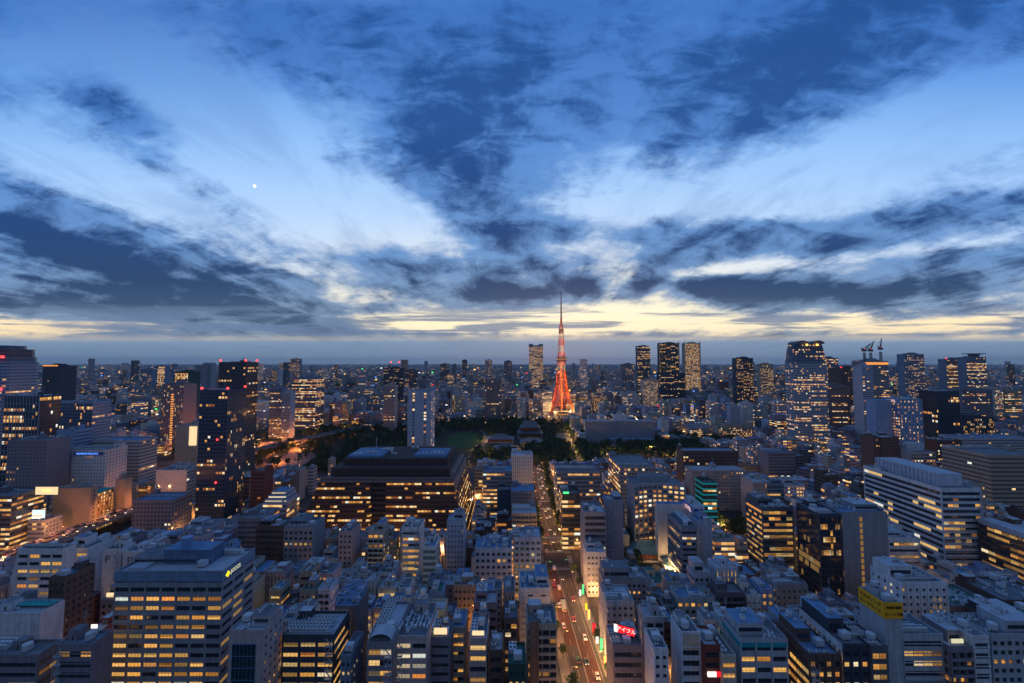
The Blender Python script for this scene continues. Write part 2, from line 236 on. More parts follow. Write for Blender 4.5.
 dict(name='office_building', L=18, front='ribbon', side='ribbon', col='white', lit=0.6, label='white rounded mid-rise with lit bands below white-banded office', X=251.98, Y=271.0, W=20.57, H=39.01),
 dict(name='hotel_building', L=16, front='punch', side='blank', col='brown', lit=0.1, label='small brown wing in front of the twin-slab hotel', X=399.48, Y=449.0, W=7.67, H=69.91),
 dict(name='hotel_building', L=24, front='col', side='grid', col='blue', lit=0.7, label='twin-slab blue hotel with amber window columns and white roof sign', X=517.49, Y=532.0, W=29.87, H=104.02),
 dict(name='office_building', L=26, front='curtain', side='curtain', col='dark', lit=0.08, label='dark glass tower with thin vertical lines right of twin-slab hotel', X=653.22, Y=613.0, W=34.5, H=108.56),
 dict(name='tower_block', L=30, front='ribbon', side='ribbon', col='grey', lit=0.2, label='tower under construction with orange-lit top floors below cranes', orangetop=1, X=695.2, Y=775.0, W=43.87, H=153.9),
 dict(name='tower_block', L=20, front='ribbon', side='blank', col='paleblue', lit=0.2, label='thin pale ribbed tower left of the crane-topped tower', X=624.1, Y=710.0, W=19.31, H=144.99),
 dict(name='tower_block', L=24, front='grid', side='blank', col='bgrey', lit=0.35, label='square-topped blue-grey skyscraper right of the construction cranes', X=1262.19, Y=1262.0, W=62.8, H=177.09),
 dict(name='tower_block', L=24, front='band', side='blank', col='bgrey', lit=0.35, label='wide blue-grey skyscraper with red lamp, left half of helipad pair', reds=1, X=1374.9, Y=1247.0, W=58.9, H=161.29),
 dict(name='tower_block', L=24, front='band', side='blank', col='bgrey', lit=0.4, label='skyscraper with jutting rooftop helipad at far right', helipad=1, X=1374.74, Y=1192.0, W=59.26, H=166.79),
 dict(name='tower_block', L=24, front='grid', side='blank', col='dark', lit=0.45, label='dark skyscraper speckled with yellow windows right of gold tower', X=758.81, Y=1312.0, W=55.48, H=165.04),
 dict(name='tower_block', L=24, front='band', side='blank', col='dgrey', lit=0.3, label='slim grey skyscraper, leftmost of the three behind the hotel grounds', X=628.23, Y=1912.0, W=62.11, H=228.34),
 dict(name='tower_block', L=24, front='curtain', side='blank', col='green', lit=0.15, label='dark teal glass skyscraper beside gold-lit skyscraper', X=750.35, Y=1912.0, W=95.59, H=242.69),
 dict(name='tower_block', L=24, front='dense', side='blank', col='tan', lit=1.0, label='gold-lit skyscraper covered in bright yellow windows', X=769.71, Y=1712.0, W=68.42, H=233.14),
 dict(name='tower_block', L=24, front='dense', side='blank', col='grey', lit=0.8, label='amber-flecked skyscraper with notched top left of lattice tower', notch=1, X=138.8, Y=2312.0, W=80.96, H=244.41),
 dict(name='tower_block', L=24, front='grid', side='blank', col='dark', lit=0.15, label='black slab skyscraper with rooftop masts beyond the park', masts=1, X=-445.67, Y=1512.0, W=71.46, H=129.46),
 dict(name='tower_block', L=24, front='grid', side='blank', col='dgrey', lit=0.2, label='dark tower just right of the black slab skyscraper', X=-417.73, Y=1662.0, W=49.63, H=118.96),
 dict(name='tower_block', L=24, front='grid', side='blank', col='mauve', lit=0.5, label='lone sunset-lit tower standing on the left horizon', X=-1361.79, Y=2512.0, W=62.76, H=170.8),
 dict(name='tower_block', L=40, front='band', side='band', col='bgrey', lit=0.45, label='blue-grey office with yellow lit belts left of the park', X=-468.76, Y=920.0, W=54.09, H=115.99),
 dict(name='tower_block', L=40, front='curtain', side='blank', col='green', lit=0.9, label='tower topped with glowing green-yellow floors behind orange-strip tower', X=-828.23, Y=1020.0, W=32.58, H=126.97),
 dict(name='tower_block', L=24, front='grid', side='blank', col='mauve', lit=0.1, label='dull mauve tower on the horizon left of the notched-top skyscraper', X=-22.08, Y=2212.0, W=44.17, H=157.51),
 dict(name='tower_block', L=24, front='grid', side='blank', col='dgrey', lit=0.1, label='pencil-thin grey tower on the horizon above the park lawn', X=-357.66, Y=3012.0, W=37.65, H=167.04),
 dict(name='tower_block', L=24, front='grid', side='blank', col='bgrey', lit=0.3, label='small pale tower on the horizon right of the pencil-thin tower', X=-165.15, Y=2812.0, W=49.19, H=166.04),
 dict(name='tower_block', L=24, front='grid', side='blank', col='dgrey', lit=0.1, label='squat dark tower on the horizon above the amber-column tower', X=-440.26, Y=2612.0, W=58.7, H=138.97),
 dict(name='tower_block', L=24, front='band', side='blank', col='bgrey', lit=0.5, label='skyscraper with lit upper floors tucked behind the round-topped tower', X=880.95, Y=1112.0, W=38.66, H=163.03),
 dict(name='tower_block', L=40, front='grid', side='blank', col='brown', lit=0.15, label='broad dark tower with red lamps between round-topped and crane towers', reds=1, X=808.67, Y=970.0, W=50.02, H=137.73),
 dict(name='tower_block', L=30, front='balcony', side='blank', col='mauve', lit=0.12, label='mauve residential tower right of the round-topped tower foot', X=652.39, Y=815.0, W=48.03, H=104.04),
 dict(name='tower_block', L=24, front='grid', side='blank', col='tan', lit=0.6, label='amber tower left of the round-topped tower', X=957.65, Y=1512.0, W=48.92, H=144.48),
 dict(name='tower_block', L=40, front='slot', side='blank', col='dark', lit=0.45, label='black mid-rise with tall lit slots right of thin-lined dark tower', X=755.5, Y=670.0, W=50.2, H=63.05),
 dict(name='tower_block', L=40, front='balcony', side='blank', col='mauve', lit=0.12, label='brown residential block under the helipad skyscraper', X=988.33, Y=870.0, W=63.76, H=94.69),
 dict(name='tower_block', L=40, front='grid', side='blank', col='cream', lit=0.7, label='small lit cream tower near right edge', X=1094.85, Y=920.0, W=20.25, H=91.32),
 dict(name='tower_block', L=40, front='wide', side='blank', col='tan', lit=0.6, label='tan tower with lit floors at far right edge', X=1126.22, Y=920.0, W=38.25, H=89.08),
 dict(name='office_building', L=30, front='ribbon', side='blank', col='lgrey', lit=0.1, label='long curved pale low building at right edge', X=673.5, Y=575.0, W=94.62, H=46.38),
 dict(name='office_building', L=20, front='grid', side='blank', col='brown', lit=0.6, label='brown low office packed with lit yellow windows', X=565.16, Y=530.0, W=32.29, H=51.37),
 dict(name='apartment_building', L=20, front='balcony', side='blank', col='lgrey', lit=0.2, label='pale grey flats behind the rooftop hall of white-banded office', X=437.83, Y=440.0, W=26.66, H=56.13),
 dict(name='office_building', L=20, front='punch', side='blank', col='brown', lit=0.05, label='square dark brown block before the twin-slab hotel', X=413.33, Y=450.0, W=19.68, H=70.1),
 dict(name='apartment_building', L=16, front='punch', side='blank', col='paleblue', lit=0.05, label='pale blue hospital wing, left one of three stepped wings', X=489.63, Y=888.0, W=21.96, H=55.52),
 dict(name='apartment_building', L=16, front='punch', side='blank', col='white', lit=0.05, label='white hospital wing, tallest of the stepped wings', X=529.03, Y=908.0, W=24.71, H=60.02),
 dict(name='office_building', L=40, front='ribbon', side='blank', col='lgrey', lit=0.4, label='low pale school building with floodlit forecourt', X=386.34, Y=835.0, W=50.7, H=20.35),
 dict(name='office_building', L=30, front='grid', side='blank', col='tan', lit=0.8, label='low wide block with grid of glowing white windows among trees', X=433.85, Y=795.0, W=64.06, H=27.93),
 dict(name='office_building', L=24, front='slot', side='blank', col='cream', lit=0.6, label='sunlit-looking cream tower below the slim grey skyscraper', X=416.07, Y=1212.0, W=45.06, H=98.0),
 dict(name='tower_block', L=24, front='ribbon', side='blank', col='dark', lit=0.2, label='dark broad office at foot of the teal glass skyscraper', X=561.27, Y=1412.0, W=91.21, H=113.46),
 dict(name='tower_block', L=24, front='grid', side='blank', col='mauve', lit=0.15, label='jagged dark red tower left of slim grey skyscraper', X=494.69, Y=1712.0, W=51.18, H=143.48),
 dict(name='apartment_building', L=20, front='balcony', side='blank', col='pink', lit=0.1, label='pink-lit twin apartment tower before the black slab skyscraper', X=-260.5, Y=860.0, W=23.39, H=103.15),
 dict(name='apartment_building', L=20, front='balcony', side='blank', col='bgrey', lit=0.2, label='thin blue-grey apartment tower near the orange-lit interchange', X=-472.16, Y=810.0, W=24.01, H=100.05),
 dict(name='apartment_building', L=20, front='balcony', side='blank', col='lgrey', lit=0.15, label='pale narrow apartment tower beside the yellow-belt office', X=-428.37, Y=770.0, W=13.3, H=95.09),
 dict(name='apartment_building', L=30, front='balcony', side='blank', col='mauve', lit=0.08, label='rose-grey apartment tower beyond the park lawn', X=-47.56, Y=1015.0, W=40.05, H=107.0),
 dict(name='office_building', L=40, front='grid', side='blank', col='dark', lit=0.1, label='dark office with orange roof strip right of the rounded tower', X=-1041.67, Y=920.0, W=33.86, H=142.98),
 dict(name='office_building', L=24, front='grid', side='blank', col='bgrey', lit=0.2, label='dark tower pair member on the horizon, left side', X=-1376.33, Y=1512.0, W=45.13, H=125.71),
 dict(name='office_building', L=24, front='curtain', side='blank', col='bgrey', lit=0.5, label='pale-lit glass tower on the left horizon', X=-1502.88, Y=1712.0, W=46.9, H=134.97),
]
# kind, x, y, width, depth, height, facade, colour, lit share, roof feature, roof colour, label
FILL = [
 ('office_building',158.5,192.3,5.4,11.7,29.0,'slot','paleblue',0.1,1,'pale','narrow nine-storey pale blue office with a few lit windows, behind white-sided black block'),
 ('office_building',79.8,192.1,6.9,11.3,32.0,'slot','tan',0.15,4,'grey','narrow nine-storey tan office with a few lit windows, behind white-framed building'),
 ('office_building',103.6,192.1,16.3,10.8,32.3,'grid','white',0.1,2,'grey','ten-storey white office with a few lit windows, behind teal-band office'),
 ('apartment_building',-190.2,192.7,7.6,11.9,30.4,'balcony','redbrown',0.3,1,'pale','narrow nine-storey red-brown apartment block with several lit windows, behind narrow mauve office'),
 ('office_building',-103.9,192.5,5.3,11.2,32.7,'band','grey',0.1,2,'blue','narrow ten-storey grey office with a few lit windows, behind black amber-lit office'),
 ('apartment_building',89.3,192.0,10.2,10.1,29.6,'balcony','white',0.1,1,'grey','nine-storey white apartment block with a few lit windows, behind slim red-brown building'),
 ('apartment_building',64.7,192.0,8.4,9.8,36.2,'balcony','lgrey',0.3,1,'pale','narrow eleven-storey light grey apartment block with several lit windows, right of square-window grey block'),
 ('apartment_building',169.9,192.7,10.7,10.6,31.9,'smallgrid','lgrey',0.2,0,'grey','nine-storey light grey apartment block with several lit windows, behind very slim lit office'),
 ('apartment_building',123.0,193.1,9.7,11.1,29.7,'balcony','blue',0.2,1,'grey','nine-storey blue apartment block with several lit windows, behind teal-band office'),
 ('apartment_building',-104.6,205.0,12.7,11.5,28.5,'punch','lgrey',0.2,3,'pale','eight-storey light grey apartment block with several lit windows, behind black amber-lit office'),
 ('office_building',-123.0,204.6,6.2,9.8,28.9,'band','lgrey',0.05,1,'blue','narrow nine-storey light grey office with a few lit windows, behind green glass panel office'),
 ('office_building',76.9,205.4,7.0,11.3,25.8,'ribbon','brown',0.0,0,'blue','narrow eight-storey dark brown office with dark windows, behind and left of white-framed building'),
 ('office_building',130.6,205.1,17.0,10.7,22.9,'wide','lgrey',0.1,0,'blue','wide seven-storey light grey office with a few lit windows, behind teal-band office'),
 ('apartment_building',-115.4,205.5,7.0,11.4,26.8,'balcony','bgrey',0.2,0,'blue','narrow eight-storey blue-grey apartment block with water tank, behind and right of green glass panel office'),
 ('office_building',146.6,204.6,13.1,9.5,28.2,'band','paleblue',0.15,2,'grey','eight-storey pale blue office with a few lit windows, behind brown corner office'),
 ('office_building',117.6,204.9,6.9,10.0,27.0,'slot','white',0.3,3,'blue','narrow eight-storey white office with several lit windows, behind teal-band office'),
 ('office_building',67.7,205.0,9.3,9.9,27.8,'grid','lgrey',0.1,4,'grey','eight-storey light grey office with a few lit windows, right of square-window grey block'),
 ('office_building',-56.0,204.8,13.7,9.5,32.0,'ribbon','cream',0.0,3,'blue','nine-storey cream office with dark windows, behind duct-roofed pink office'),
 ('office_building',-244.1,205.7,12.5,10.8,30.9,'wide','bgrey',0.8,3,'grey','nine-storey blue-grey office with most windows lit, behind white slab building'),
 ('apartment_building',-40.5,205.2,15.2,9.4,31.2,'smallgrid','cream',0.05,4,'pale','nine-storey cream apartment block with a few lit windows, left of amber stair tower'),
 ('office_building',167.8,205.6,16.7,10.2,24.1,'band','cream',0.1,0,'grey','seven-storey cream office with a few lit windows, behind white-sided black block'),
 ('office_building',-13.1,205.9,10.9,10.5,34.6,'wide','mauve',0.1,0,'pale','ten-storey mauve office with a few lit windows, right of amber stair tower'),
 ('office_building',103.1,205.9,5.2,10.3,28.7,'ribbon','dgrey',0.1,4,'grey','narrow eight-storey dark grey office with a few lit windows, behind and right of white-framed building'),
 ('office_building',-48.6,225.9,7.4,12.2,23.5,'band','lgrey',0.5,1,'grey','narrow seven-storey light grey office with most windows lit, behind duct-roofed pink office'),
 ('office_building',84.2,225.6,7.1,11.4,21.1,'slot','dgrey',0.15,0,'grey','narrow six-storey dark grey office with a few lit windows, behind and left of white-framed building'),
 ('office_building',-40.6,225.8,6.8,11.7,28.2,'grid','blue',0.05,1,'green','narrow eight-storey blue office with a few lit windows, behind and left of amber stair tower'),
 ('apartment_building',117.5,225.3,14.5,10.5,28.6,'balcony','dgrey',0.2,3,'grey','eight-storey dark grey apartment block with several lit windows, behind and right of white-framed building'),
 ('apartment_building',129.7,225.7,7.8,11.2,27.2,'punch','white',0,0,'grey','narrow eight-storey white apartment block with dark windows, behind teal-band office'),
 ('apartment_building',165.0,225.7,10.1,10.8,18.4,'smallgrid','lgrey',0.05,0,'pale','five-storey light grey apartment block with water tank, behind and left of white-sided black block'),
 ('office_building',-70.6,225.5,7.4,10.3,20.6,'band','lgrey',0.8,0,'blue','narrow six-storey light grey office with most windows lit, behind and right of cross-braced roof tower'),
 ('office_building',-215.7,225.3,9.7,10.0,25.0,'grid','grey',0.05,1,'grey','seven-storey grey office with a few lit windows, right of dark brick slab'),
 ('low_building',-33.3,226.0,5.7,11.1,16.6,'ribbon','tan',0.3,1,'blue','narrow five-storey tan building with several lit windows, behind amber stair tower'),
 ('apartment_building',150.4,225.4,17.0,10.0,32.5,'smallgrid','grey',0.3,1,'grey','ten-storey grey apartment block with several lit windows, behind and right of teal-band office'),
 ('office_building',-127.3,225.5,6.1,10.1,29.8,'ribbon','tan',0.5,3,'blue','narrow nine-storey tan office with most windows lit, behind and right of green glass panel office'),
 ('office_building',-283.6,226.0,8.4,11.1,29.1,'slot','grey',0.3,0,'pale','narrow nine-storey grey office with several lit windows, behind white slab building'),
 ('apartment_building',-100.9,225.8,6.8,10.5,30.1,'balcony','white',0.3,4,'pale','narrow nine-storey white apartment block with several lit windows, behind and left of cross-braced roof tower'),
 ('office_building',99.0,226.2,20.5,11.4,25.7,'grid','lgrey',0.5,3,'blue','wide eight-storey light grey office with most windows lit, behind white-framed building'),
 ('office_building',-1.3,225.8,5.1,10.6,28.9,'slot','bgrey',0.15,3,'grey','narrow nine-storey blue-grey office with a few lit windows, left of plain white avenue block'),
 ('office_building',-62.8,226.0,6.2,10.8,22.0,'slot','blue',0.05,4,'pale','narrow six-storey blue office with a few lit windows, behind duct-roofed pink office'),
 ('office_building',175.5,225.6,8.9,9.8,22.5,'band','bgrey',0.15,3,'grey','narrow seven-storey blue-grey office with a few lit windows, behind and left of yellow-sign tower'),
 ('office_building',-80.0,225.7,9.4,9.5,19.0,'band','blue',0.5,3,'pale','six-storey blue office with most windows lit, behind and right of cross-braced roof tower'),
 ('apartment_building',190.2,226.0,6.0,10.1,17.8,'balcony','white',0.1,3,'grey','narrow five-storey white apartment block with a few lit windows, behind and left of yellow-sign tower'),
 ('apartment_building',-109.8,225.9,9.0,10.0,29.4,'smallgrid','tan',0.2,1,'green','narrow nine-storey tan apartment block with several lit windows, behind and left of cross-braced roof tower'),
 ('apartment_building',-119.3,225.8,8.0,9.7,22.5,'punch','dgrey',0.3,2,'grey','narrow seven-storey dark grey apartment block with several lit windows, behind black amber-lit office'),
 ('office_building',137.7,226.5,6.4,10.8,30.0,'grid','blue',0.5,3,'blue','narrow nine-storey blue office with most windows lit, behind teal-band office'),
 ('office_building',-13.3,225.8,6.8,9.3,29.0,'grid','white',0.15,4,'blue','narrow nine-storey white office with a few lit windows, left of plain white avenue block'),
 ('office_building',-143.6,226.6,7.6,10.8,31.8,'ribbon','cream',0.05,3,'grey','narrow nine-storey cream office with a few lit windows, behind green glass panel office'),
 ('office_building',-83.8,237.9,11.9,10.5,27.1,'slot','lgrey',0.1,3,'grey','eight-storey light grey office with a few lit windows, behind and right of cross-braced roof tower'),
 ('apartment_building',-61.4,238.1,6.5,10.7,24.2,'balcony','white',0.05,3,'grey','narrow seven-storey white apartment block with bare roof, behind and right of cross-braced roof tower'),
 ('apartment_building',-25.8,237.6,14.3,9.6,25.6,'punch','tan',0.3,3,'grey','eight-storey tan apartment block with several lit windows, left of wide pale blue office'),
 ('office_building',157.2,238.2,10.0,10.8,29.5,'grid','tan',0.3,4,'grey','nine-storey tan office with several lit windows, behind teal-band office'),
 ('office_building',-44.0,237.6,8.1,9.5,27.5,'wide','bgrey',0.15,2,'grey','narrow eight-storey blue-grey office with a few lit windows, behind and left of amber stair tower'),
 ('office_building',83.3,237.9,8.6,10.0,19.4,'slot','tan',0.8,3,'blue','narrow six-storey tan office with most windows lit, behind and right of square-window grey block'),
 ('office_building',109.5,237.9,11.9,9.8,32.0,'grid','lgrey',0.15,3,'grey','nine-storey light grey office with a few lit windows, right of blue-grey wedge office'),
 ('low_building',-244.7,238.0,5.6,9.9,16.7,'punch','redbrown',0,4,'blue','narrow five-storey red-brown building with dark windows, behind and right of dark brick slab'),
 ('apartment_building',-11.8,237.7,11.9,9.4,23.4,'smallgrid','white',0.1,2,'grey','seven-storey white apartment block with a few lit windows, left of plain white avenue block'),
 ('apartment_building',264.3,238.2,8.6,10.4,26.9,'smallgrid','white',0.3,3,'blue','narrow eight-storey white apartment block with several lit windows, behind green roof mauve office'),
 ('office_building',99.9,238.0,5.2,9.5,27.0,'wide','paleblue',0.8,1,'grey','narrow eight-storey pale blue office with most windows lit, behind white-framed building'),
 ('office_building',-1.6,238.1,6.4,9.3,25.3,'band','pink',0.15,2,'grey','narrow seven-storey pinkish office with a few lit windows, left of plain white avenue block'),
 ('low_building',173.4,238.1,7.0,9.3,16.3,'punch','grey',0.3,0,'pale','narrow five-storey grey building with several lit windows, behind and left of white-sided black block'),
 ('apartment_building',-307.1,238.5,16.7,10.0,26.5,'punch','paleblue',0.2,1,'blue','eight-storey pale blue apartment block with several lit windows, behind white slab building'),
 ('office_building',122.5,238.4,12.3,9.7,35.4,'slot','white',0.3,3,'pale','ten-storey white office with several lit windows, right of blank pale blue slab'),
 ('low_building',199.6,238.3,10.2,9.4,12.7,'grid','mauve',0.1,1,'blue','four-storey mauve building with a few lit windows, behind and left of yellow-sign tower'),
 ('apartment_building',133.8,238.8,8.2,10.1,25.8,'balcony','blue',0,0,'grey','narrow eight-storey blue apartment block with dark windows, behind teal-band office'),
 ('office_building',-117.9,238.9,6.9,10.2,32.6,'ribbon','tan',0.05,3,'grey','narrow ten-storey tan office with a few lit windows, in front of two-row-lit grey block'),
 ('office_building',-136.1,238.8,12.0,10.0,32.3,'slot','grey',0.0,4,'pale','ten-storey grey office with dark windows, in front of dark brown banded office'),
 ('office_building',92.5,238.3,7.6,9.0,26.7,'wide','pink',0.3,4,'blue','narrow eight-storey pinkish office with several lit windows, behind and right of square-window grey block'),
 ('office_building',-71.2,238.5,11.2,9.2,23.4,'ribbon','cream',0.8,0,'pale','seven-storey cream office with most windows lit, behind and right of cross-braced roof tower'),
 ('apartment_building',-95.3,238.3,9.2,8.7,27.8,'smallgrid','lgrey',0.2,2,'grey','eight-storey light grey apartment block with several lit windows, behind cross-braced roof tower'),
 ('office_building',165.3,258.9,8.2,15.3,21.8,'ribbon','paleblue',0.15,0,'green','narrow six-storey pale blue office with a few lit windows, behind teal-band office'),
 ('apartment_building',272.5,258.5,7.0,14.4,17.8,'smallgrid','paleblue',0,3,'blue','narrow five-storey pale blue apartment block with dark windows, behind and right of tiny-window white tower'),
 ('low_building',-36.1,258.7,20.4,14.7,15.6,'grid','grey',0,2,'pale','wide five-storey grey building with dark windows, behind amber stair tower'),
 ('office_building',-229.0,258.9,11.8,15.1,36.5,'grid','pink',0.05,0,'blue','eleven-storey pinkish office with a few lit windows, behind right parking tower'),
 ('office_building',280.2,259.0,6.4,15.1,23.3,'ribbon','lgrey',0.15,1,'grey','narrow seven-storey light grey office with a few lit windows, behind green roof mauve office'),
 ('apartment_building',-97.3,258.5,8.1,14.1,22.2,'smallgrid','white',0.1,1,'grey','narrow seven-storey white apartment block with a few lit windows, behind cross-braced roof tower'),
 ('apartment_building',-168.5,258.8,15.8,14.4,26.1,'balcony','cream',0.05,3,'grey','eight-storey cream apartment block with a few lit windows, left of dark brown banded office'),
 ('office_building',-87.8,259.3,8.8,15.3,19.9,'band','mauve',0.8,1,'grey','narrow six-storey mauve office with most windows lit, behind and right of cross-braced roof tower'),
 ('office_building',-120.2,258.5,19.9,13.6,22.1,'grid','lgrey',0.8,0,'grey','wide six-storey light grey office with most windows lit, behind and left of cross-braced roof tower'),
 ('apartment_building',141.7,259.3,20.3,15.1,21.2,'smallgrid','brown',0.05,0,'blue','wide six-storey dark brown apartment block with water tank, right of blank pale blue slab'),
 ('office_building',-181.4,259.4,7.9,15.2,34.9,'grid','blue',0.1,1,'grey','narrow ten-storey blue office with a few lit windows, behind massive grey office'),
 ('office_building',302.9,259.2,19.0,14.6,19.7,'grid','blue',0.0,1,'grey','wide six-storey blue office with dark windows, behind and right of green roof mauve office'),
 ('low_building',93.7,259.3,20.1,14.5,16.1,'punch','cream',0.3,0,'green','wide five-storey cream building with several lit windows, behind and right of square-window grey block'),
 ('office_building',-51.1,259.3,7.7,14.5,38.4,'band','white',0.15,3,'blue','narrow eleven-storey white office with a few lit windows, right of white black-louvre mid-rise'),
 ('low_building',-59.7,258.8,7.4,13.4,13.4,'ribbon','paleblue',0.05,3,'pale','narrow four-storey pale blue building with a few lit windows, behind duct-roofed pink office'),
 ('low_building',-67.7,258.7,6.7,13.3,15.4,'ribbon','cream',0.05,1,'blue','narrow five-storey cream building with a few lit windows, behind and right of cross-braced roof tower'),
 ('office_building',-134.5,259.2,6.8,14.2,23.0,'grid','blue',0.1,2,'grey','narrow seven-storey blue office with a few lit windows, in front of two-row-lit grey block'),
 ('office_building',156.5,259.2,7.3,14.1,17.5,'grid','tan',0.1,3,'pale','narrow five-storey tan office with a few lit windows, behind teal-band office'),
 ('apartment_building',-156.8,259.5,5.7,14.6,22.6,'balcony','redbrown',0,0,'blue','narrow seven-storey red-brown apartment block with dark windows, in front of dark brown banded office'),
 ('office_building',-203.5,259.3,6.6,14.1,33.2,'grid','dgrey',0.5,2,'blue','narrow ten-storey dark grey office with most windows lit, behind massive grey office'),
 ('office_building',-326.5,259.5,8.8,14.5,21.9,'wide','pink',0.05,4,'blue','narrow six-storey pinkish office with a few lit windows, behind white slab building'),
 ('office_building',-309.3,259.5,7.8,14.1,25.1,'ribbon','lgrey',0.0,3,'grey','narrow seven-storey light grey office with dark windows, left of slant-sided white office'),
 ('apartment_building',-77.2,259.1,10.4,12.8,22.4,'balcony','paleblue',0.3,0,'green','seven-storey pale blue apartment block with several lit windows, in front of cream balcony flats'),
 ('low_building',-149.1,273.6,7.0,11.8,16.6,'punch','mauve',0.1,2,'green','narrow five-storey mauve building with a few lit windows, in front of two-row-lit grey block'),
 ('apartment_building',-254.2,273.8,8.4,11.2,35.9,'balcony','mauve',0,4,'grey','narrow eleven-storey mauve apartment block with dark windows, behind right parking tower'),
 ('low_building',179.1,273.6,8.1,10.5,16.9,'grid','bgrey',0.3,3,'blue','narrow five-storey blue-grey building with several lit windows, in front of rounded yellow-band office'),
 ('apartment_building',273.4,274.0,7.0,11.0,20.6,'balcony','grey',0.1,4,'pale','narrow six-storey grey apartment block with a few lit windows, behind tiny-window white tower'),
 ('office_building',160.1,273.3,6.2,9.5,18.2,'grid','dgrey',0.3,1,'green','narrow five-storey dark grey office with several lit windows, right of blank pale blue slab'),
 ('apartment_building',283.9,274.0,12.0,10.1,17.9,'smallgrid','brown',0,4,'blue','five-storey dark brown apartment block with dark windows, behind tiny-window white tower'),
 ('apartment_building',-211.9,273.6,17.1,9.0,37.2,'balcony','lgrey',0.2,0,'grey','wide eleven-storey light grey apartment block with several lit windows, behind massive grey office'),
 ('apartment_building',-238.8,292.3,13.9,11.5,27.1,'balcony','mauve',0.1,1,'pale','eight-storey mauve apartment block with a few lit windows, behind and right of right parking tower'),
 ('low_building',-128.3,292.2,12.9,11.3,14.4,'grid','white',0,4,'blue','four-storey white building with dark windows, right of two-row-lit grey block'),
 ('office_building',-249.4,292.4,5.3,11.5,29.0,'band','dgrey',0.15,0,'pale','narrow nine-storey dark grey office with water tank, behind and right of right parking tower'),
 ('office_building',-212.5,292.1,20.5,10.8,27.7,'slot','bgrey',0.05,2,'pale','wide eight-storey blue-grey office with a few lit windows, behind massive grey office'),
 ('apartment_building',-102.8,292.3,6.1,11.0,20.4,'balcony','mauve',0.3,0,'pale','narrow six-storey mauve apartment block with several lit windows, behind cream balcony flats'),
 ('office_building',162.3,293.2,8.1,12.0,22.4,'band','cream',0.5,3,'grey','narrow seven-storey cream office with most windows lit, right of blank pale blue slab'),
 ('office_building',-262.9,292.4,19.7,10.2,28.6,'grid','paleblue',0.3,3,'grey','wide eight-storey pale blue office with several lit windows, behind right parking tower'),
 ('office_building',0.8,292.9,6.7,10.8,28.9,'ribbon','pink',0.8,0,'pale','narrow nine-storey pinkish office with most windows lit, behind deep blue low office'),
 ('apartment_building',200.9,293.2,7.8,11.1,30.7,'punch','tan',0.3,4,'pale','narrow nine-storey tan apartment block with several lit windows, right of rounded yellow-band office'),
 ('low_building',-26.2,293.1,5.0,10.6,14.5,'blank','white',0.3,3,'grey','narrow four-storey white building with blank walls, behind wide pale blue office'),
 ('low_building',85.2,293.1,8.7,10.5,10.1,'grid','tan',0.3,4,'blue','narrow three-storey tan building with several lit windows, behind square-window grey block'),
 ('office_building',150.0,293.1,14.4,10.4,27.3,'band','lgrey',0.8,2,'grey','eight-storey light grey office with most windows lit, right of blank pale blue slab'),
 ('apartment_building',-120.4,306.5,16.0,13.2,22.9,'balcony','tan',0.2,4,'blue','seven-storey tan apartment block with several lit windows, left of cream balcony flats'),
 ('office_building',281.9,307.1,11.6,14.2,30.1,'grid','white',0.05,1,'grey','nine-storey white office with a few lit windows, behind white rounded mid-rise'),
 ('apartment_building',-290.5,306.6,5.2,13.0,24.8,'smallgrid','cream',0.1,2,'blue','narrow seven-storey cream apartment block with a few lit windows, behind left parking tower'),
 ('office_building',358.5,307.1,7.9,13.8,36.0,'grid','tan',0.15,0,'grey','narrow eleven-storey tan office with a few lit windows, right of tan low office'),
 ('office_building',-104.7,307.2,13.4,13.8,23.2,'slot','white',0.15,2,'blue','seven-storey white office with a few lit windows, behind cream balcony flats'),
 ('apartment_building',-91.0,306.7,12.0,12.6,21.8,'punch','grey',0.3,0,'grey','six-storey grey apartment block with several lit windows, right of cream balcony flats'),
 ('office_building',-66.1,307.3,15.3,13.7,22.5,'grid','lgrey',0.05,4,'grey','seven-storey light grey office with a few lit windows, behind white black-louvre mid-rise'),
 ('office_building',-211.7,306.8,6.9,12.5,28.0,'grid','paleblue',0.05,4,'blue','narrow eight-storey pale blue office with a few lit windows, left of dark brown banded office'),
 ('apartment_building',-133.2,306.5,7.7,11.9,22.9,'punch','cream',0.3,3,'grey','narrow seven-storey cream apartment block with several lit windows, right of two-row-lit grey block'),
 ('office_building',-232.2,307.3,19.6,13.4,30.8,'grid','paleblue',0.3,1,'grey','wide nine-storey pale blue office with several lit windows, right of old mauve block'),
 ('apartment_building',-142.3,307.0,8.5,12.5,22.0,'balcony','white',0.05,2,'grey','narrow six-storey white apartment block with a few lit windows, right of two-row-lit grey block'),
 ('low_building',-28.6,307.0,10.1,12.4,15.2,'blank','brown',0.2,0,'pale','four-storey dark brown building with blank walls, behind wide pale blue office'),
 ('office_building',-42.3,306.7,15.5,11.6,23.8,'slot','white',0.05,1,'grey','seven-storey white office with a few lit windows, behind slender pale blue tower'),
 ('office_building',-79.4,307.3,9.2,12.1,24.6,'slot','grey',0.8,4,'grey','seven-storey grey office with most windows lit, behind white black-louvre mid-rise'),
 ('apartment_building',-7.0,307.1,8.0,11.8,21.5,'balcony','grey',0.1,3,'grey','narrow six-storey grey apartment block with a few lit windows, behind wide pale blue office'),
 ('low_building',88.1,307.1,8.4,11.6,6.6,'ribbon','lgrey',0.2,3,'blue','narrow two-storey light grey building with several lit windows, behind square-window grey block'),
 ('office_building',406.6,325.9,8.1,9.7,34.2,'grid','brown',0.1,0,'grey','narrow ten-storey dark brown office with a few lit windows, right of tan low office'),
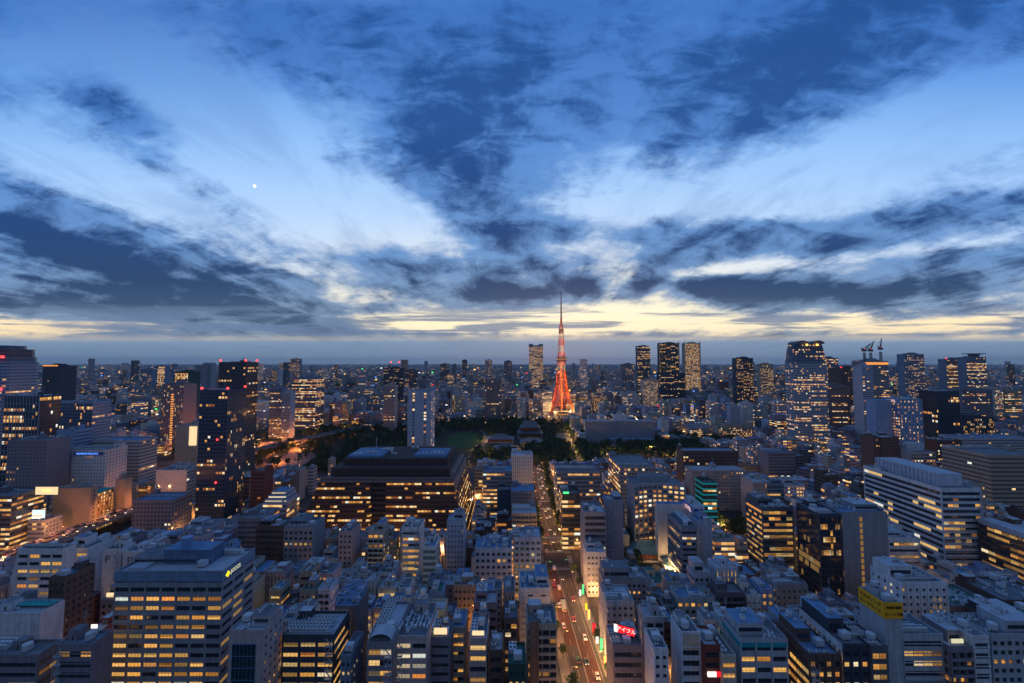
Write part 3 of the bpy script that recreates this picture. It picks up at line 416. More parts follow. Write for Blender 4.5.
 ('low_building',-55.0,326.5,7.5,10.8,13.7,'blank','white',0.05,3,'grey','narrow four-storey white building with blank walls, behind and left of slender pale blue tower'),
 ('low_building',89.5,326.1,6.1,9.2,15.9,'blank','grey',0.05,0,'blue','narrow five-storey grey building with blank walls, behind and right of tall grey crossing office'),
 ('low_building',-33.5,326.1,6.5,9.0,15.4,'ribbon','tan',0,1,'blue','narrow five-storey tan building with dark windows, behind and right of slender pale blue tower'),
 ('office_building',159.9,326.8,6.7,9.9,23.3,'grid','white',0.3,0,'grey','narrow seven-storey white office with several lit windows, behind blank pale blue slab'),
 ('apartment_building',-22.5,326.6,13.5,9.1,19.2,'balcony','brown',0,3,'blue','six-storey dark brown apartment block with dark windows, behind wide pale blue office'),
 ('apartment_building',397.2,327.2,8.8,10.0,28.5,'balcony','cream',0.1,0,'pale','narrow eight-storey cream apartment block with a few lit windows, right of tan low office'),
 ('apartment_building',386.8,327.0,9.8,9.5,28.6,'smallgrid','grey',0.1,3,'blue','eight-storey grey apartment block with a few lit windows, right of tan low office'),
 ('apartment_building',221.2,327.2,14.1,9.7,35.3,'smallgrid','mauve',0,1,'grey','ten-storey mauve apartment block with dark windows, behind rounded yellow-band office'),
 ('apartment_building',411.7,339.9,20.0,13.1,30.0,'smallgrid','grey',0.1,3,'blue','wide nine-storey grey apartment block with a few lit windows, right of tan low office'),
 ('office_building',279.6,339.7,19.1,12.4,36.2,'slot','tan',0.05,0,'grey','wide eleven-storey tan office with a few lit windows, behind windowless grey wall block'),
 ('office_building',-4.1,339.4,17.2,11.1,22.3,'wide','brown',0.5,4,'grey','wide seven-storey dark brown office with roof railings, behind and left of deep blue low office'),
 ('office_building',393.1,339.7,15.2,11.3,35.7,'ribbon','cream',0.15,1,'blue','ten-storey cream office with a few lit windows, right of tan low office'),
 ('apartment_building',89.2,339.6,7.0,10.6,35.6,'balcony','dgrey',0,3,'pale','narrow ten-storey dark grey apartment block with dark windows, behind windowless core slab'),
 ('office_building',240.5,340.1,5.6,11.4,36.5,'band','white',0.05,2,'grey','narrow eleven-storey white office with a few lit windows, behind and right of rounded yellow-band office'),
 ('office_building',-21.8,340.5,16.1,12.0,18.9,'wide','dgrey',0.3,1,'grey','six-storey dark grey office with several lit windows, behind and right of slender pale blue tower'),
 ('apartment_building',-406.3,360.0,6.9,11.0,22.8,'balcony','dgrey',0.3,1,'grey','narrow seven-storey dark grey apartment block with several lit windows, behind screen building'),
 ('low_building',-246.7,360.5,7.1,11.3,12.7,'punch','paleblue',0.3,4,'grey','narrow four-storey pale blue building with roof railings, behind and left of dark brown banded office'),
 ('office_building',81.7,360.3,6.3,10.8,32.1,'slot','redbrown',0.8,1,'blue','narrow nine-storey red-brown office with most windows lit, behind windowless core slab'),
 ('apartment_building',97.6,360.6,11.0,11.1,18.0,'punch','white',0.05,0,'pale','five-storey white apartment block with a few lit windows, behind windowless core slab'),
 ('office_building',311.7,360.9,12.0,11.1,40.9,'ribbon','dgrey',0.05,2,'grey','twelve-storey dark grey office with a few lit windows, behind windowless grey wall block'),
 ('office_building',-427.9,360.2,19.2,9.6,31.3,'grid','pink',0.3,2,'grey','wide nine-storey pinkish office with several lit windows, behind and right of lit left-edge office'),
 ('office_building',265.8,360.5,5.9,10.3,35.7,'band','lgrey',0.0,2,'grey','narrow eleven-storey light grey office with dark windows, behind and left of dark glass slab office'),
 ('low_building',-30.0,360.8,10.5,10.6,14.6,'grid','white',0.2,3,'blue','four-storey white building with several lit windows, behind and right of slender pale blue tower'),
 ('apartment_building',-29.3,375.1,10.8,14.8,17.3,'punch','white',0.3,4,'grey','five-storey white apartment block with several lit windows, behind and right of slender pale blue tower'),
 ('apartment_building',298.7,374.7,8.9,13.9,32.1,'punch','mauve',0.3,0,'grey','narrow nine-storey mauve apartment block with several lit windows, behind dark glass slab office'),
 ('apartment_building',-415.5,375.1,7.7,14.5,30.3,'punch','paleblue',0.2,2,'blue','narrow nine-storey pale blue apartment block with several lit windows, behind billboard brown tower'),
 ('office_building',261.7,375.2,11.5,14.8,24.2,'slot','dgrey',0.1,2,'grey','seven-storey dark grey office with a few lit windows, behind and right of rounded yellow-band office'),
 ('apartment_building',310.4,374.7,12.6,12.5,33.6,'balcony','white',0.2,1,'grey','ten-storey white apartment block with several lit windows, behind windowless grey wall block'),
 ('low_building',-307.8,395.8,5.5,10.4,15.6,'blank','cream',0,1,'blue','narrow five-storey cream building with blank walls, behind and right of old mauve block'),
 ('apartment_building',-220.1,396.6,5.5,11.5,36.5,'balcony','brown',0.3,1,'grey','narrow eleven-storey dark brown apartment block with several lit windows, behind terraced white-blue office'),
 ('office_building',312.8,396.2,13.6,9.9,29.5,'band','pink',0.15,1,'blue','nine-storey pinkish office with a few lit windows, behind dark glass slab office'),
 ('office_building',253.8,396.5,18.1,10.4,34.8,'ribbon','bgrey',0.3,0,'grey','wide ten-storey blue-grey office with several lit windows, right of pink glowing slab'),
 ('low_building',-257.5,396.6,5.9,10.3,11.3,'blank','cream',0.3,4,'grey','narrow three-storey cream building with blank walls, behind and left of terraced white-blue office'),
 ('apartment_building',-223.2,410.6,7.0,14.4,39.1,'smallgrid','dgrey',0,1,'pale','narrow twelve-storey dark grey apartment block with dark windows, right of red-brown striped block'),
 ('office_building',345.7,410.7,20.1,14.2,35.9,'ribbon','dgrey',0.8,3,'grey','wide eleven-storey dark grey office with most windows lit, behind windowless grey wall block'),
 ('office_building',155.3,410.5,15.7,13.8,38.1,'grid','tan',0.5,0,'grey','eleven-storey tan office with most windows lit, behind curved grid-lit hotel'),
 ('office_building',318.9,411.3,13.0,14.9,39.3,'wide','brown',0.1,1,'pale','twelve-storey dark brown office with a few lit windows, behind dark glass slab office'),
 ('office_building',283.7,411.5,17.6,14.4,29.2,'grid','white',0.8,3,'grey','wide nine-storey white office with most windows lit, behind and right of rounded yellow-band office'),
 ('apartment_building',-288.2,433.8,6.9,13.3,33.6,'punch','lgrey',0,2,'green','narrow ten-storey light grey apartment block with dark windows, behind and left of red-brown striped block'),
 ('office_building',262.0,433.8,20.7,13.0,30.5,'band','cream',0.1,0,'blue','wide nine-storey cream office with a few lit windows, behind pink glowing slab'),
 ('office_building',467.6,434.0,9.2,13.2,38.2,'grid','white',0.1,0,'grey','eleven-storey white office with a few lit windows, behind huge white-banded office'),
 ('apartment_building',-255.0,434.3,6.6,13.8,29.5,'smallgrid','lgrey',0.05,4,'pale','narrow nine-storey light grey apartment block with roof railings, behind and right of red-brown striped block'),
 ('office_building',368.6,433.6,8.0,12.1,36.2,'band','grey',0.15,3,'blue','narrow eleven-storey grey office with a few lit windows, behind windowless grey wall block'),
 ('office_building',351.8,434.4,11.3,13.7,39.8,'wide','lgrey',0.05,4,'green','twelve-storey light grey office with a few lit windows, behind windowless grey wall block'),
 ('apartment_building',-389.1,434.4,9.9,13.2,21.2,'balcony','tan',0.05,2,'green','six-storey tan apartment block with a few lit windows, behind old mauve block'),
 ('office_building',325.2,434.4,6.5,12.9,24.6,'wide','blue',0.15,2,'pale','narrow seven-storey blue office with a few lit windows, behind dark glass slab office'),
 ('apartment_building',-246.1,434.0,9.3,11.8,25.8,'balcony','blue',0.05,4,'green','eight-storey blue apartment block with a few lit windows, behind and right of red-brown striped block'),
 ('office_building',-280.8,433.9,5.9,11.2,30.6,'band','dgrey',0.1,0,'pale','narrow nine-storey dark grey office with water tank, behind and left of red-brown striped block'),
 ('office_building',-399.3,434.8,8.5,12.7,23.5,'slot','paleblue',0.15,4,'blue','narrow seven-storey pale blue office with a few lit windows, behind old mauve block'),
 ('apartment_building',96.6,434.4,8.1,11.7,18.3,'balcony','lgrey',0.1,3,'blue','narrow five-storey light grey apartment block with bare roof, behind and left of windowless core slab'),
 ('office_building',-34.5,448.1,12.5,12.0,35.1,'band','pink',0.3,4,'grey','ten-storey pinkish office with several lit windows, behind strip-lit grey office'),
 ('apartment_building',106.4,448.6,10.5,12.9,27.9,'balcony','white',0.2,3,'grey','eight-storey white apartment block with several lit windows, behind and left of long diagonal-lit office'),
 ('office_building',317.5,448.4,17.2,12.1,23.3,'grid','white',0.0,3,'pale','wide seven-storey white office with dark windows, right of sloped mauve block'),
 ('apartment_building',-240.6,449.3,15.7,12.4,34.4,'smallgrid','grey',0.05,1,'grey','ten-storey grey apartment block with a few lit windows, behind and right of red-brown striped block'),
 ('office_building',338.7,469.4,7.1,9.3,29.1,'ribbon','mauve',0.0,4,'blue','narrow nine-storey mauve office with dark windows, right of sloped mauve block'),
 ('office_building',-30.2,469.9,19.9,9.6,37.3,'grid','white',0.15,0,'pale','wide eleven-storey white office with a few lit windows, behind strip-lit grey office'),
 ('apartment_building',106.4,481.5,5.9,9.1,27.3,'balcony','grey',0,2,'blue','narrow eight-storey grey apartment block with dark windows, behind blue-grey ward block'),
 ('apartment_building',395.8,481.9,6.7,9.8,41.2,'balcony','lgrey',0.3,3,'grey','narrow twelve-storey light grey apartment block with bare roof, behind and left of square brown block'),
 ('office_building',362.1,482.2,18.8,9.8,29.7,'grid','grey',0.15,4,'pale','wide nine-storey grey office with a few lit windows, right of sloped mauve block'),
 ('apartment_building',389.9,499.8,5.2,10.1,37.4,'balcony','cream',0,3,'pale','narrow eleven-storey cream apartment block with dark windows, right of sloped mauve block'),
 ('office_building',415.9,500.1,11.6,10.0,32.4,'wide','lgrey',0.05,3,'grey','ten-storey light grey office with a few lit windows, behind and left of square brown block'),
 ('office_building',279.6,500.5,9.0,10.1,30.5,'wide','grey',0.1,1,'pale','nine-storey grey office with a few lit windows, behind broad pinkish hotel'),
 ('apartment_building',293.5,500.1,16.6,9.2,25.9,'balcony','tan',0.05,3,'grey','eight-storey tan apartment block with a few lit windows, behind pink glowing slab'),
 ('apartment_building',192.8,499.8,6.5,8.5,22.5,'punch','bgrey',0.1,2,'grey','narrow seven-storey blue-grey apartment block with a few lit windows, behind curved grid-lit hotel'),
 ('office_building',400.0,513.2,14.6,13.3,31.7,'band','paleblue',0.15,4,'pale','nine-storey pale blue office with a few lit windows, behind and right of sloped mauve block'),
 ('office_building',193.8,512.8,10.0,11.7,22.0,'grid','paleblue',0.1,4,'grey','six-storey pale blue office with a few lit windows, behind curved grid-lit hotel'),
 ('office_building',358.6,513.5,19.7,12.5,34.3,'wide','dgrey',0.05,4,'grey','wide ten-storey dark grey office with a few lit windows, behind sloped mauve block'),
 ('apartment_building',117.2,512.8,8.2,10.7,25.9,'punch','brown',0.2,2,'blue','narrow eight-storey dark brown apartment block with stair penthouse, behind and right of blue-grey ward block'),
 ('office_building',430.9,513.0,7.0,11.1,38.6,'band','paleblue',0.3,1,'blue','narrow eleven-storey pale blue office with several lit windows, behind and left of square brown block'),
 ('apartment_building',208.2,533.3,8.4,11.9,23.0,'punch','brown',0.3,2,'green','narrow seven-storey dark brown apartment block with several lit windows, behind curved grid-lit hotel'),
 ('office_building',315.8,533.5,7.2,11.8,39.6,'grid','paleblue',0.3,2,'grey','narrow twelve-storey pale blue office with several lit windows, behind and left of sloped mauve block'),
 ('apartment_building',381.1,533.6,10.8,11.7,37.2,'balcony','dgrey',0,1,'grey','eleven-storey dark grey apartment block with dark windows, behind and right of sloped mauve block'),
 ('apartment_building',428.0,533.3,5.7,10.7,39.1,'smallgrid','grey',0.05,2,'grey','narrow eleven-storey grey apartment block with stair penthouse, behind and left of square brown block'),
 ('apartment_building',410.7,546.7,7.1,9.8,34.9,'smallgrid','white',0.3,1,'green','narrow ten-storey white apartment block with several lit windows, behind and right of sloped mauve block'),
 ('office_building',402.3,546.9,7.7,9.8,37.9,'ribbon','dgrey',0.1,1,'green','narrow eleven-storey dark grey office with rooftop machines, behind and right of sloped mauve block'),
 ('office_building',316.0,546.5,7.9,8.9,37.1,'grid','cream',0.0,0,'blue','narrow eleven-storey cream office with dark windows, behind and left of sloped mauve block'),
 ('office_building',460.3,568.6,19.2,15.7,32.9,'wide','white',0.8,1,'grey','wide ten-storey white office with most windows lit, behind and left of square brown block'),
 ('office_building',295.2,568.5,16.4,14.6,39.2,'grid','bgrey',0.3,1,'pale','twelve-storey blue-grey office with several lit windows, behind wide brown building'),
 ('office_building',412.8,568.5,8.7,14.3,36.8,'slot','bgrey',0.8,4,'pale','narrow eleven-storey blue-grey office with most windows lit, behind and right of sloped mauve block'),
 ('apartment_building',330.6,583.8,15.7,12.9,41.0,'balcony','lgrey',0.2,4,'blue','twelve-storey light grey apartment block with several lit windows, behind and right of wide brown building'),
 ('apartment_building',478.1,583.4,9.1,11.2,39.0,'balcony','mauve',0.2,1,'pale','eleven-storey mauve apartment block with several lit windows, behind and left of square brown block'),
 ('office_building',395.1,583.7,12.4,10.8,39.8,'wide','grey',0.8,2,'green','twelve-storey grey office with most windows lit, behind sloped mauve block'),
 ('office_building',496.3,583.6,12.3,10.5,29.9,'wide','paleblue',0.1,3,'blue','nine-storey pale blue office with a few lit windows, behind and left of square brown block'),
 ('office_building',409.0,583.9,13.4,10.7,41.2,'wide','cream',0.5,4,'grey','twelve-storey cream office with most windows lit, behind sloped mauve block'),
 ('office_building',519.6,605.3,18.4,10.0,32.2,'band','brown',0.0,3,'grey','wide nine-storey dark brown office with dark windows, behind and left of square brown block'),
 ('office_building',465.7,605.2,6.7,9.5,37.6,'ribbon','cream',0.5,4,'pale','narrow eleven-storey cream office with most windows lit, behind and right of sloped mauve block'),
 ('apartment_building',494.3,618.8,9.1,10.8,31.8,'punch','white',0.3,3,'grey','nine-storey white apartment block with several lit windows, behind and left of square brown block'),
 ('office_building',516.7,641.8,5.3,14.2,41.5,'band','dgrey',0.1,3,'pale','narrow twelve-storey dark grey office with bare roof, behind and left of square brown block'),
 ('apartment_building',387.8,641.8,18.0,13.2,31.9,'balcony','mauve',0,2,'blue','wide nine-storey mauve apartment block with dark windows, behind and left of sloped mauve block'),
 ('office_building',508.7,642.1,8.8,13.6,31.9,'ribbon','grey',0.8,0,'grey','narrow nine-storey grey office with most windows lit, behind and right of sloped mauve block'),
 ('apartment_building',425.0,641.8,15.8,12.7,28.3,'balcony','white',0.05,0,'grey','eight-storey white apartment block with a few lit windows, behind sloped mauve block'),
 ('apartment_building',818.0,641.9,7.4,12.7,40.4,'balcony','grey',0.3,4,'blue','narrow twelve-storey grey apartment block with several lit windows, behind tan banded right office'),
 ('apartment_building',-617.3,658.2,12.2,15.1,38.7,'balcony','pink',0.1,4,'pale','eleven-storey pinkish apartment block with a few lit windows, behind pale banded office'),
 ('office_building',439.5,658.0,7.4,14.0,41.1,'slot','lgrey',0.5,3,'blue','narrow twelve-storey light grey office with most windows lit, behind sloped mauve block'),
 ('office_building',-569.0,658.7,14.1,13.4,19.0,'band','tan',0.8,3,'blue','six-storey tan office with most windows lit, behind white blank-walled block'),
 ('office_building',492.8,681.6,7.0,14.6,23.2,'band','paleblue',0.8,2,'pale','narrow seven-storey pale blue office with most windows lit, behind and right of sloped mauve block'),
 ('apartment_building',839.3,681.9,8.5,14.7,35.9,'smallgrid','lgrey',0,0,'blue','narrow eleven-storey light grey apartment block with dark windows, behind long pale low building'),
 ('office_building',508.4,682.5,9.3,14.7,25.6,'grid','mauve',0.8,4,'pale','eight-storey mauve office with most windows lit, behind and right of sloped mauve block'),
 ('apartment_building',-667.7,682.6,12.7,14.2,34.6,'balcony','white',0,0,'grey','ten-storey white apartment block with dark windows, behind pale banded office'),
 ('apartment_building',-678.7,696.9,6.0,12.7,39.1,'punch','paleblue',0.1,2,'green','narrow twelve-storey pale blue apartment block with a few lit windows, behind pale banded office'),
 ('apartment_building',432.1,697.7,10.2,13.7,28.4,'balcony','white',0,3,'pale','eight-storey white apartment block with dark windows, behind and left of sloped mauve block'),
 ('apartment_building',339.1,697.7,12.6,12.7,19.8,'smallgrid','pink',0,4,'pale','six-storey pinkish apartment block with dark windows, behind wide brown building'),
 ('office_building',443.2,697.3,9.9,11.6,38.6,'slot','dgrey',0.05,2,'blue','eleven-storey dark grey office with a few lit windows, behind sloped mauve block'),
 ('apartment_building',-649.6,723.6,13.3,23.6,32.3,'balcony','blue',0,4,'green','nine-storey blue apartment block with dark windows, behind and right of pale banded office'),
 ('office_building',601.3,723.2,13.7,20.6,31.7,'ribbon','bgrey',0.05,2,'blue','nine-storey blue-grey office with a few lit windows, behind and left of square brown block'),
 ('apartment_building',917.3,723.8,14.3,21.4,39.4,'smallgrid','mauve',0.3,0,'blue','twelve-storey mauve apartment block with several lit windows, behind long pale low building'),
 ('apartment_building',-675.0,748.0,10.6,23.9,39.9,'smallgrid','white',0,1,'grey','twelve-storey white apartment block with dark windows, behind and right of pale banded office'),
 ('apartment_building',914.8,748.2,26.3,24.4,37.2,'balcony','grey',0.2,1,'grey','wide eleven-storey grey apartment block with several lit windows, behind long pale low building'),
 ('apartment_building',-694.9,748.0,13.2,23.1,30.9,'balcony','bgrey',0.2,3,'blue','nine-storey blue-grey apartment block with several lit windows, behind pale banded office'),
 ('office_building',281.8,748.4,14.0,22.4,18.3,'band','mauve',0.5,1,'pale','five-storey mauve office with most windows lit, right of long hotel slab'),
 ('low_building',322.8,749.3,12.3,23.8,14.1,'punch','mauve',0.1,0,'grey','four-storey mauve building with a few lit windows, behind wide brown building'),
 ('office_building',643.3,748.8,25.1,22.9,32.3,'slot','bgrey',0.3,3,'pale','wide ten-storey blue-grey office with several lit windows, behind and left of square brown block'),
 ('low_building',300.1,748.9,20.6,22.9,13.9,'ribbon','grey',0,4,'grey','wide four-storey grey building with dark windows, behind and left of wide brown building'),
 ('office_building',523.9,780.2,33.1,23.1,39.0,'wide','dgrey',0.8,2,'grey','wide eleven-storey dark grey office with most windows lit, behind sloped mauve block'),
 ('apartment_building',-764.8,779.7,9.8,22.0,31.5,'balcony','cream',0.3,3,'blue','nine-storey cream apartment block with several lit windows, behind pale banded office'),
 ('office_building',292.6,779.6,13.7,21.8,41.4,'slot','white',0.15,4,'grey','twelve-storey white office with a few lit windows, behind and right of long hotel slab'),
 ('office_building',-754.5,780.2,8.7,22.4,35.1,'band','bgrey',0.0,0,'pale','narrow ten-storey blue-grey office with dark windows, behind pale banded office'),
 ('apartment_building',-723.9,780.0,19.0,21.2,40.2,'balcony','brown',0.05,0,'blue','wide twelve-storey dark brown apartment block with a few lit windows, behind pale banded office'),
 ('apartment_building',474.0,780.3,12.5,21.1,23.4,'balcony','lgrey',0.1,4,'grey','seven-storey light grey apartment block with a few lit windows, right of white hospital wing'),
 ('apartment_building',996.3,804.6,11.0,23.0,34.8,'balcony','mauve',0,2,'pale','ten-storey mauve apartment block with dark windows, behind long pale low building'),
 ('office_building',281.1,833.4,11.5,19.1,40.6,'ribbon','white',0.3,0,'green','twelve-storey white office with several lit windows, behind and right of long hotel slab'),
 ('apartment_building',423.2,834.0,11.8,19.5,38.2,'balcony','lgrey',0,0,'green','eleven-storey light grey apartment block with dark windows, left of left hospital wing'),
 ('office_building',537.0,834.3,25.5,20.0,30.4,'grid','paleblue',0.15,3,'pale','wide nine-storey pale blue office with a few lit windows, right of white hospital wing'),
 ('apartment_building',336.4,834.5,13.4,20.2,29.8,'punch','pink',0.1,2,'pale','nine-storey pinkish apartment block with a few lit windows, behind and left of wide brown building'),
 ('office_building',1032.1,833.7,15.7,18.1,41.6,'band','bgrey',0.3,2,'pale','twelve-storey blue-grey office with several lit windows, in front of tan lit far-right tower'),
 ('apartment_building',315.8,834.0,25.7,18.2,35.6,'balcony','paleblue',0.05,1,'grey','wide ten-storey pale blue apartment block with rooftop machines, behind and right of long hotel slab'),
 ('office_building',226.8,833.8,15.5,17.9,34.7,'grid','white',0.05,0,'pale','ten-storey white office with a few lit windows, behind long hotel slab'),
 ('apartment_building',275.7,854.6,11.2,18.8,37.6,'smallgrid','brown',0,1,'grey','eleven-storey dark brown apartment block with dark windows, behind and right of long hotel slab'),
 ('office_building',349.2,854.2,14.6,17.8,30.5,'band','cream',0.1,0,'pale','nine-storey cream office with a few lit windows, behind and left of wide brown building'),
 ('office_building',-806.9,854.3,33.9,17.5,40.1,'slot','cream',0.0,3,'grey','wide twelve-storey cream office with dark windows, behind pale banded office'),
 ('apartment_building',1081.9,855.0,11.9,18.8,39.3,'balcony','grey',0,1,'grey','twelve-storey grey apartment block with dark windows, right of tan lit far-right tower'),
 ('apartment_building',569.9,855.1,31.4,18.0,41.0,'punch','pink',0,1,'pale','wide twelve-storey pinkish apartment block with dark windows, right of white hospital wing'),
 ('apartment_building',234.5,855.5,33.7,18.5,34.5,'smallgrid','paleblue',0.05,0,'blue','wide ten-storey pale blue apartment block with a few lit windows, behind long hotel slab'),
 ('office_building',190.2,855.4,15.8,18.1,38.1,'grid','white',0.8,0,'pale','eleven-storey white office with most windows lit, behind long hotel slab'),
 ('office_building',-831.3,854.7,12.8,16.3,36.6,'grid','white',0.1,2,'green','eleven-storey white office with a few lit windows, behind pale banded office'),
 ('office_building',137.7,883.8,18.2,22.4,30.6,'slot','cream',0.0,3,'pale','wide nine-storey cream office with dark windows, in front of lattice tower'),
 ('apartment_building',214.7,883.7,20.7,22.1,39.2,'punch','dgrey',0.3,1,'blue','wide twelve-storey dark grey apartment block with several lit windows, behind long hotel slab'),
 ('office_building',358.4,883.8,29.5,21.5,31.6,'grid','white',0.8,4,'blue','wide nine-storey white office with most windows lit, behind and left of wide brown building'),
 ('office_building',545.3,884.2,11.1,20.9,23.5,'slot','dgrey',0.0,0,'grey','seven-storey dark grey office with dark windows, right of white hospital wing'),
 ('office_building',-394.4,907.0,11.4,20.3,30.9,'ribbon','tan',0.15,3,'pale','nine-storey tan office with a few lit windows, right of yellow-belt office'),
 ('apartment_building',-350.5,907.7,15.9,21.3,26.3,'balcony','brown',0.1,4,'blue','eight-storey dark brown apartment block with a few lit windows, right of yellow-belt office'),
 ('office_building',-868.9,935.4,22.2,17.7,57.7,'band','paleblue',0.5,1,'pale','wide tall pale blue office with most windows lit, behind and left of orange-strip brown tower'),
 ('office_building',424.3,934.8,8.8,16.5,54.7,'band','blue',0.5,1,'pale','narrow sixteen-storey blue office with most windows lit, behind and left of left hospital wing'),
 ('apartment_building',353.4,935.5,11.3,17.7,61.6,'balcony','grey',0.2,3,'pale','tall grey apartment block with several lit windows, behind and right of long hotel slab'),
 ('office_building',500.7,935.3,18.9,17.3,34.3,'grid','blue',0.1,3,'grey','wide ten-storey blue office with a few lit windows, behind left hospital wing'),
 ('apartment_building',561.7,935.3,32.0,16.9,51.1,'balcony','paleblue',0.3,4,'blue','wide fifteen-storey pale blue apartment block with several lit windows, behind white hospital wing'),
 ('apartment_building',-248.5,935.1,11.2,16.2,35.3,'balcony','grey',0.1,3,'pale','ten-storey grey apartment block with a few lit windows, behind and left of amber-column tower'),
 ('office_building',-369.3,935.4,16.6,16.7,31.0,'band','dgrey',0.0,3,'grey','nine-storey dark grey office with dark windows, behind and right of yellow-belt office'),
 ('apartment_building',-385.7,935.5,14.2,16.9,60.8,'balcony','cream',0.05,0,'blue','tall cream apartment block with a few lit windows, behind and right of yellow-belt office'),
 ('office_building',337.4,935.4,18.8,16.5,35.2,'ribbon','grey',0.3,4,'pale','wide ten-storey grey office with several lit windows, behind and right of long hotel slab'),
 ('office_building',-323.3,935.6,12.7,16.7,27.5,'ribbon','bgrey',0.0,2,'green','eight-storey blue-grey office with dark windows, behind and left of amber-column tower'),
 ('office_building',-345.3,935.7,29.4,16.8,35.2,'ribbon','grey',0.05,0,'pale','wide ten-storey grey office with a few lit windows, behind and left of amber-column tower'),
 ('apartment_building',-574.9,935.8,29.1,16.8,36.9,'balcony','white',0.05,4,'grey','wide eleven-storey white apartment block with roof railings, behind and right of front dark skyscraper'),
 ('apartment_building',466.9,935.3,19.3,15.7,61.2,'balcony','white',0.2,1,'grey','wide tall white apartment block with several lit windows, behind and left of left hospital wing'),
 ('office_building',383.1,936.3,12.7,17.1,45.9,'band','dgrey',0.3,2,'blue','fourteen-storey dark grey office with several lit windows, behind and left of left hospital wing'),
 ('apartment_building',-904.4,935.5,22.6,15.4,54.5,'balcony','dgrey',0.2,4,'grey','wide sixteen-storey dark grey apartment block with several lit windows, behind pale banded office'),
 ('office_building',-886.6,936.0,11.0,16.6,51.1,'slot','blue',0.5,3,'grey','fifteen-storey blue office with most windows lit, behind pale banded office'),
 ('apartment_building',-402.3,936.1,17.1,16.7,60.3,'punch','grey',0.05,1,'grey','wide tall grey apartment block with a few lit windows, behind and right of yellow-belt office'),
 ('apartment_building',584.9,936.3,12.5,16.7,50.6,'balcony','white',0,1,'grey','fifteen-storey white apartment block with dark windows, behind and right of white hospital wing'),
 ('office_building',-291.6,936.2,26.1,16.6,45.6,'ribbon','paleblue',0.15,2,'grey','wide thirteen-storey pale blue office with a few lit windows, behind and left of amber-column tower'),
 ('office_building',-310.8,936.0,10.3,16.0,33.1,'grid','grey',0.05,2,'grey','ten-storey grey office with a few lit windows, behind and left of amber-column tower'),
 ('apartment_building',207.0,936.3,11.1,16.6,55.5,'punch','lgrey',0.3,2,'pale','sixteen-storey light grey apartment block with several lit windows, behind long hotel slab'),
 ('apartment_building',-828.0,957.6,10.8,24.1,62.3,'smallgrid','lgrey',0.05,0,'grey','tall light grey apartment block with a few lit windows, behind orange-strip brown tower'),
 ('office_building',290.5,957.8,30.9,24.1,28.2,'grid','pink',0.05,0,'grey','wide eight-storey pinkish office with a few lit windows, behind long hotel slab'),
 ('apartment_building',318.4,958.0,10.9,24.2,46.0,'balcony','paleblue',0,4,'blue','fourteen-storey pale blue apartment block with dark windows, behind and right of long hotel slab'),
 ('office_building',169.5,958.2,10.4,24.4,43.7,'ribbon','cream',0.1,0,'blue','thirteen-storey cream office with a few lit windows, in front of lattice tower'),
 ('apartment_building',147.2,957.8,32.2,23.4,24.8,'smallgrid','grey',0.05,0,'grey','wide seven-storey grey apartment block with a few lit windows, in front of lattice tower'),
 ('apartment_building',-598.2,958.1,32.3,23.5,59.0,'punch','white',0.2,1,'pale','wide tall white apartment block with several lit windows, behind and right of front dark skyscraper'),
 ('office_building',386.2,958.4,15.1,23.9,46.1,'band','grey',0.15,4,'grey','fourteen-storey grey office with a few lit windows, behind and left of left hospital wing'),
 ('office_building',-424.2,957.6,11.5,22.0,57.0,'wide','dgrey',0.15,0,'blue','tall dark grey office with a few lit windows, behind and right of yellow-belt office'),
 ('office_building',-266.3,958.5,30.9,23.8,47.3,'grid','mauve',0.0,1,'grey','wide fourteen-storey mauve office with dark windows, behind and left of amber-column tower'),
 ('apartment_building',451.3,958.1,11.6,22.8,63.1,'balcony','dgrey',0.1,0,'blue','tall dark grey apartment block with water tank, behind and left of left hospital wing'),
 ('apartment_building',-437.1,958.2,12.4,22.9,33.1,'punch','bgrey',0.1,0,'pale','ten-storey blue-grey apartment block with a few lit windows, behind and right of yellow-belt office'),
 ('office_building',523.7,991.0,32.3,24.3,49.8,'slot','grey',0.3,1,'pale','wide fifteen-storey grey office with several lit windows, behind and left of left hospital wing'),
 ('office_building',-378.4,990.7,22.0,23.3,56.5,'band','paleblue',0.1,2,'grey','wide tall pale blue office with a few lit windows, left of black slab skyscraper'),
 ('office_building',-959.3,991.2,12.2,24.3,58.5,'slot','paleblue',0.0,4,'blue','tall pale blue office with dark windows, behind pale banded office'),
 ('office_building',391.2,990.7,26.0,22.8,52.5,'grid','cream',0.1,3,'blue','wide fifteen-storey cream office with a few lit windows, behind and left of left hospital wing'),
 ('office_building',-876.7,990.7,8.8,21.9,63.5,'ribbon','cream',0.5,1,'green','narrow tall cream office with most windows lit, behind and left of orange-strip brown tower'),
 ('office_building',-1.2,1015.6,17.4,22.3,27.8,'grid','grey',0.5,2,'grey','wide eight-storey grey office with most windows lit, behind temple hall'),
 ('apartment_building',-134.7,1015.1,32.4,21.0,21.6,'balcony','paleblue',0.1,0,'blue','wide six-storey pale blue apartment block with water tank, behind and right of amber-column tower'),
 ('office_building',-81.0,1015.5,16.2,21.8,33.7,'band','grey',0.0,1,'pale','ten-storey grey office with dark windows, behind and left of temple hall'),
 ('apartment_building',24.5,1015.0,20.7,20.5,60.6,'smallgrid','paleblue',0.3,3,'pale','wide tall pale blue apartment block with several lit windows, left of lattice tower'),
 ('office_building',314.0,1015.7,20.9,21.5,36.5,'ribbon','grey',0.1,1,'blue','wide eleven-storey grey office with a few lit windows, behind long hotel slab'),
 ('office_building',-158.6,1015.1,13.5,20.1,32.1,'slot','blue',0.3,0,'grey','nine-storey blue office with several lit windows, behind and right of amber-column tower'),
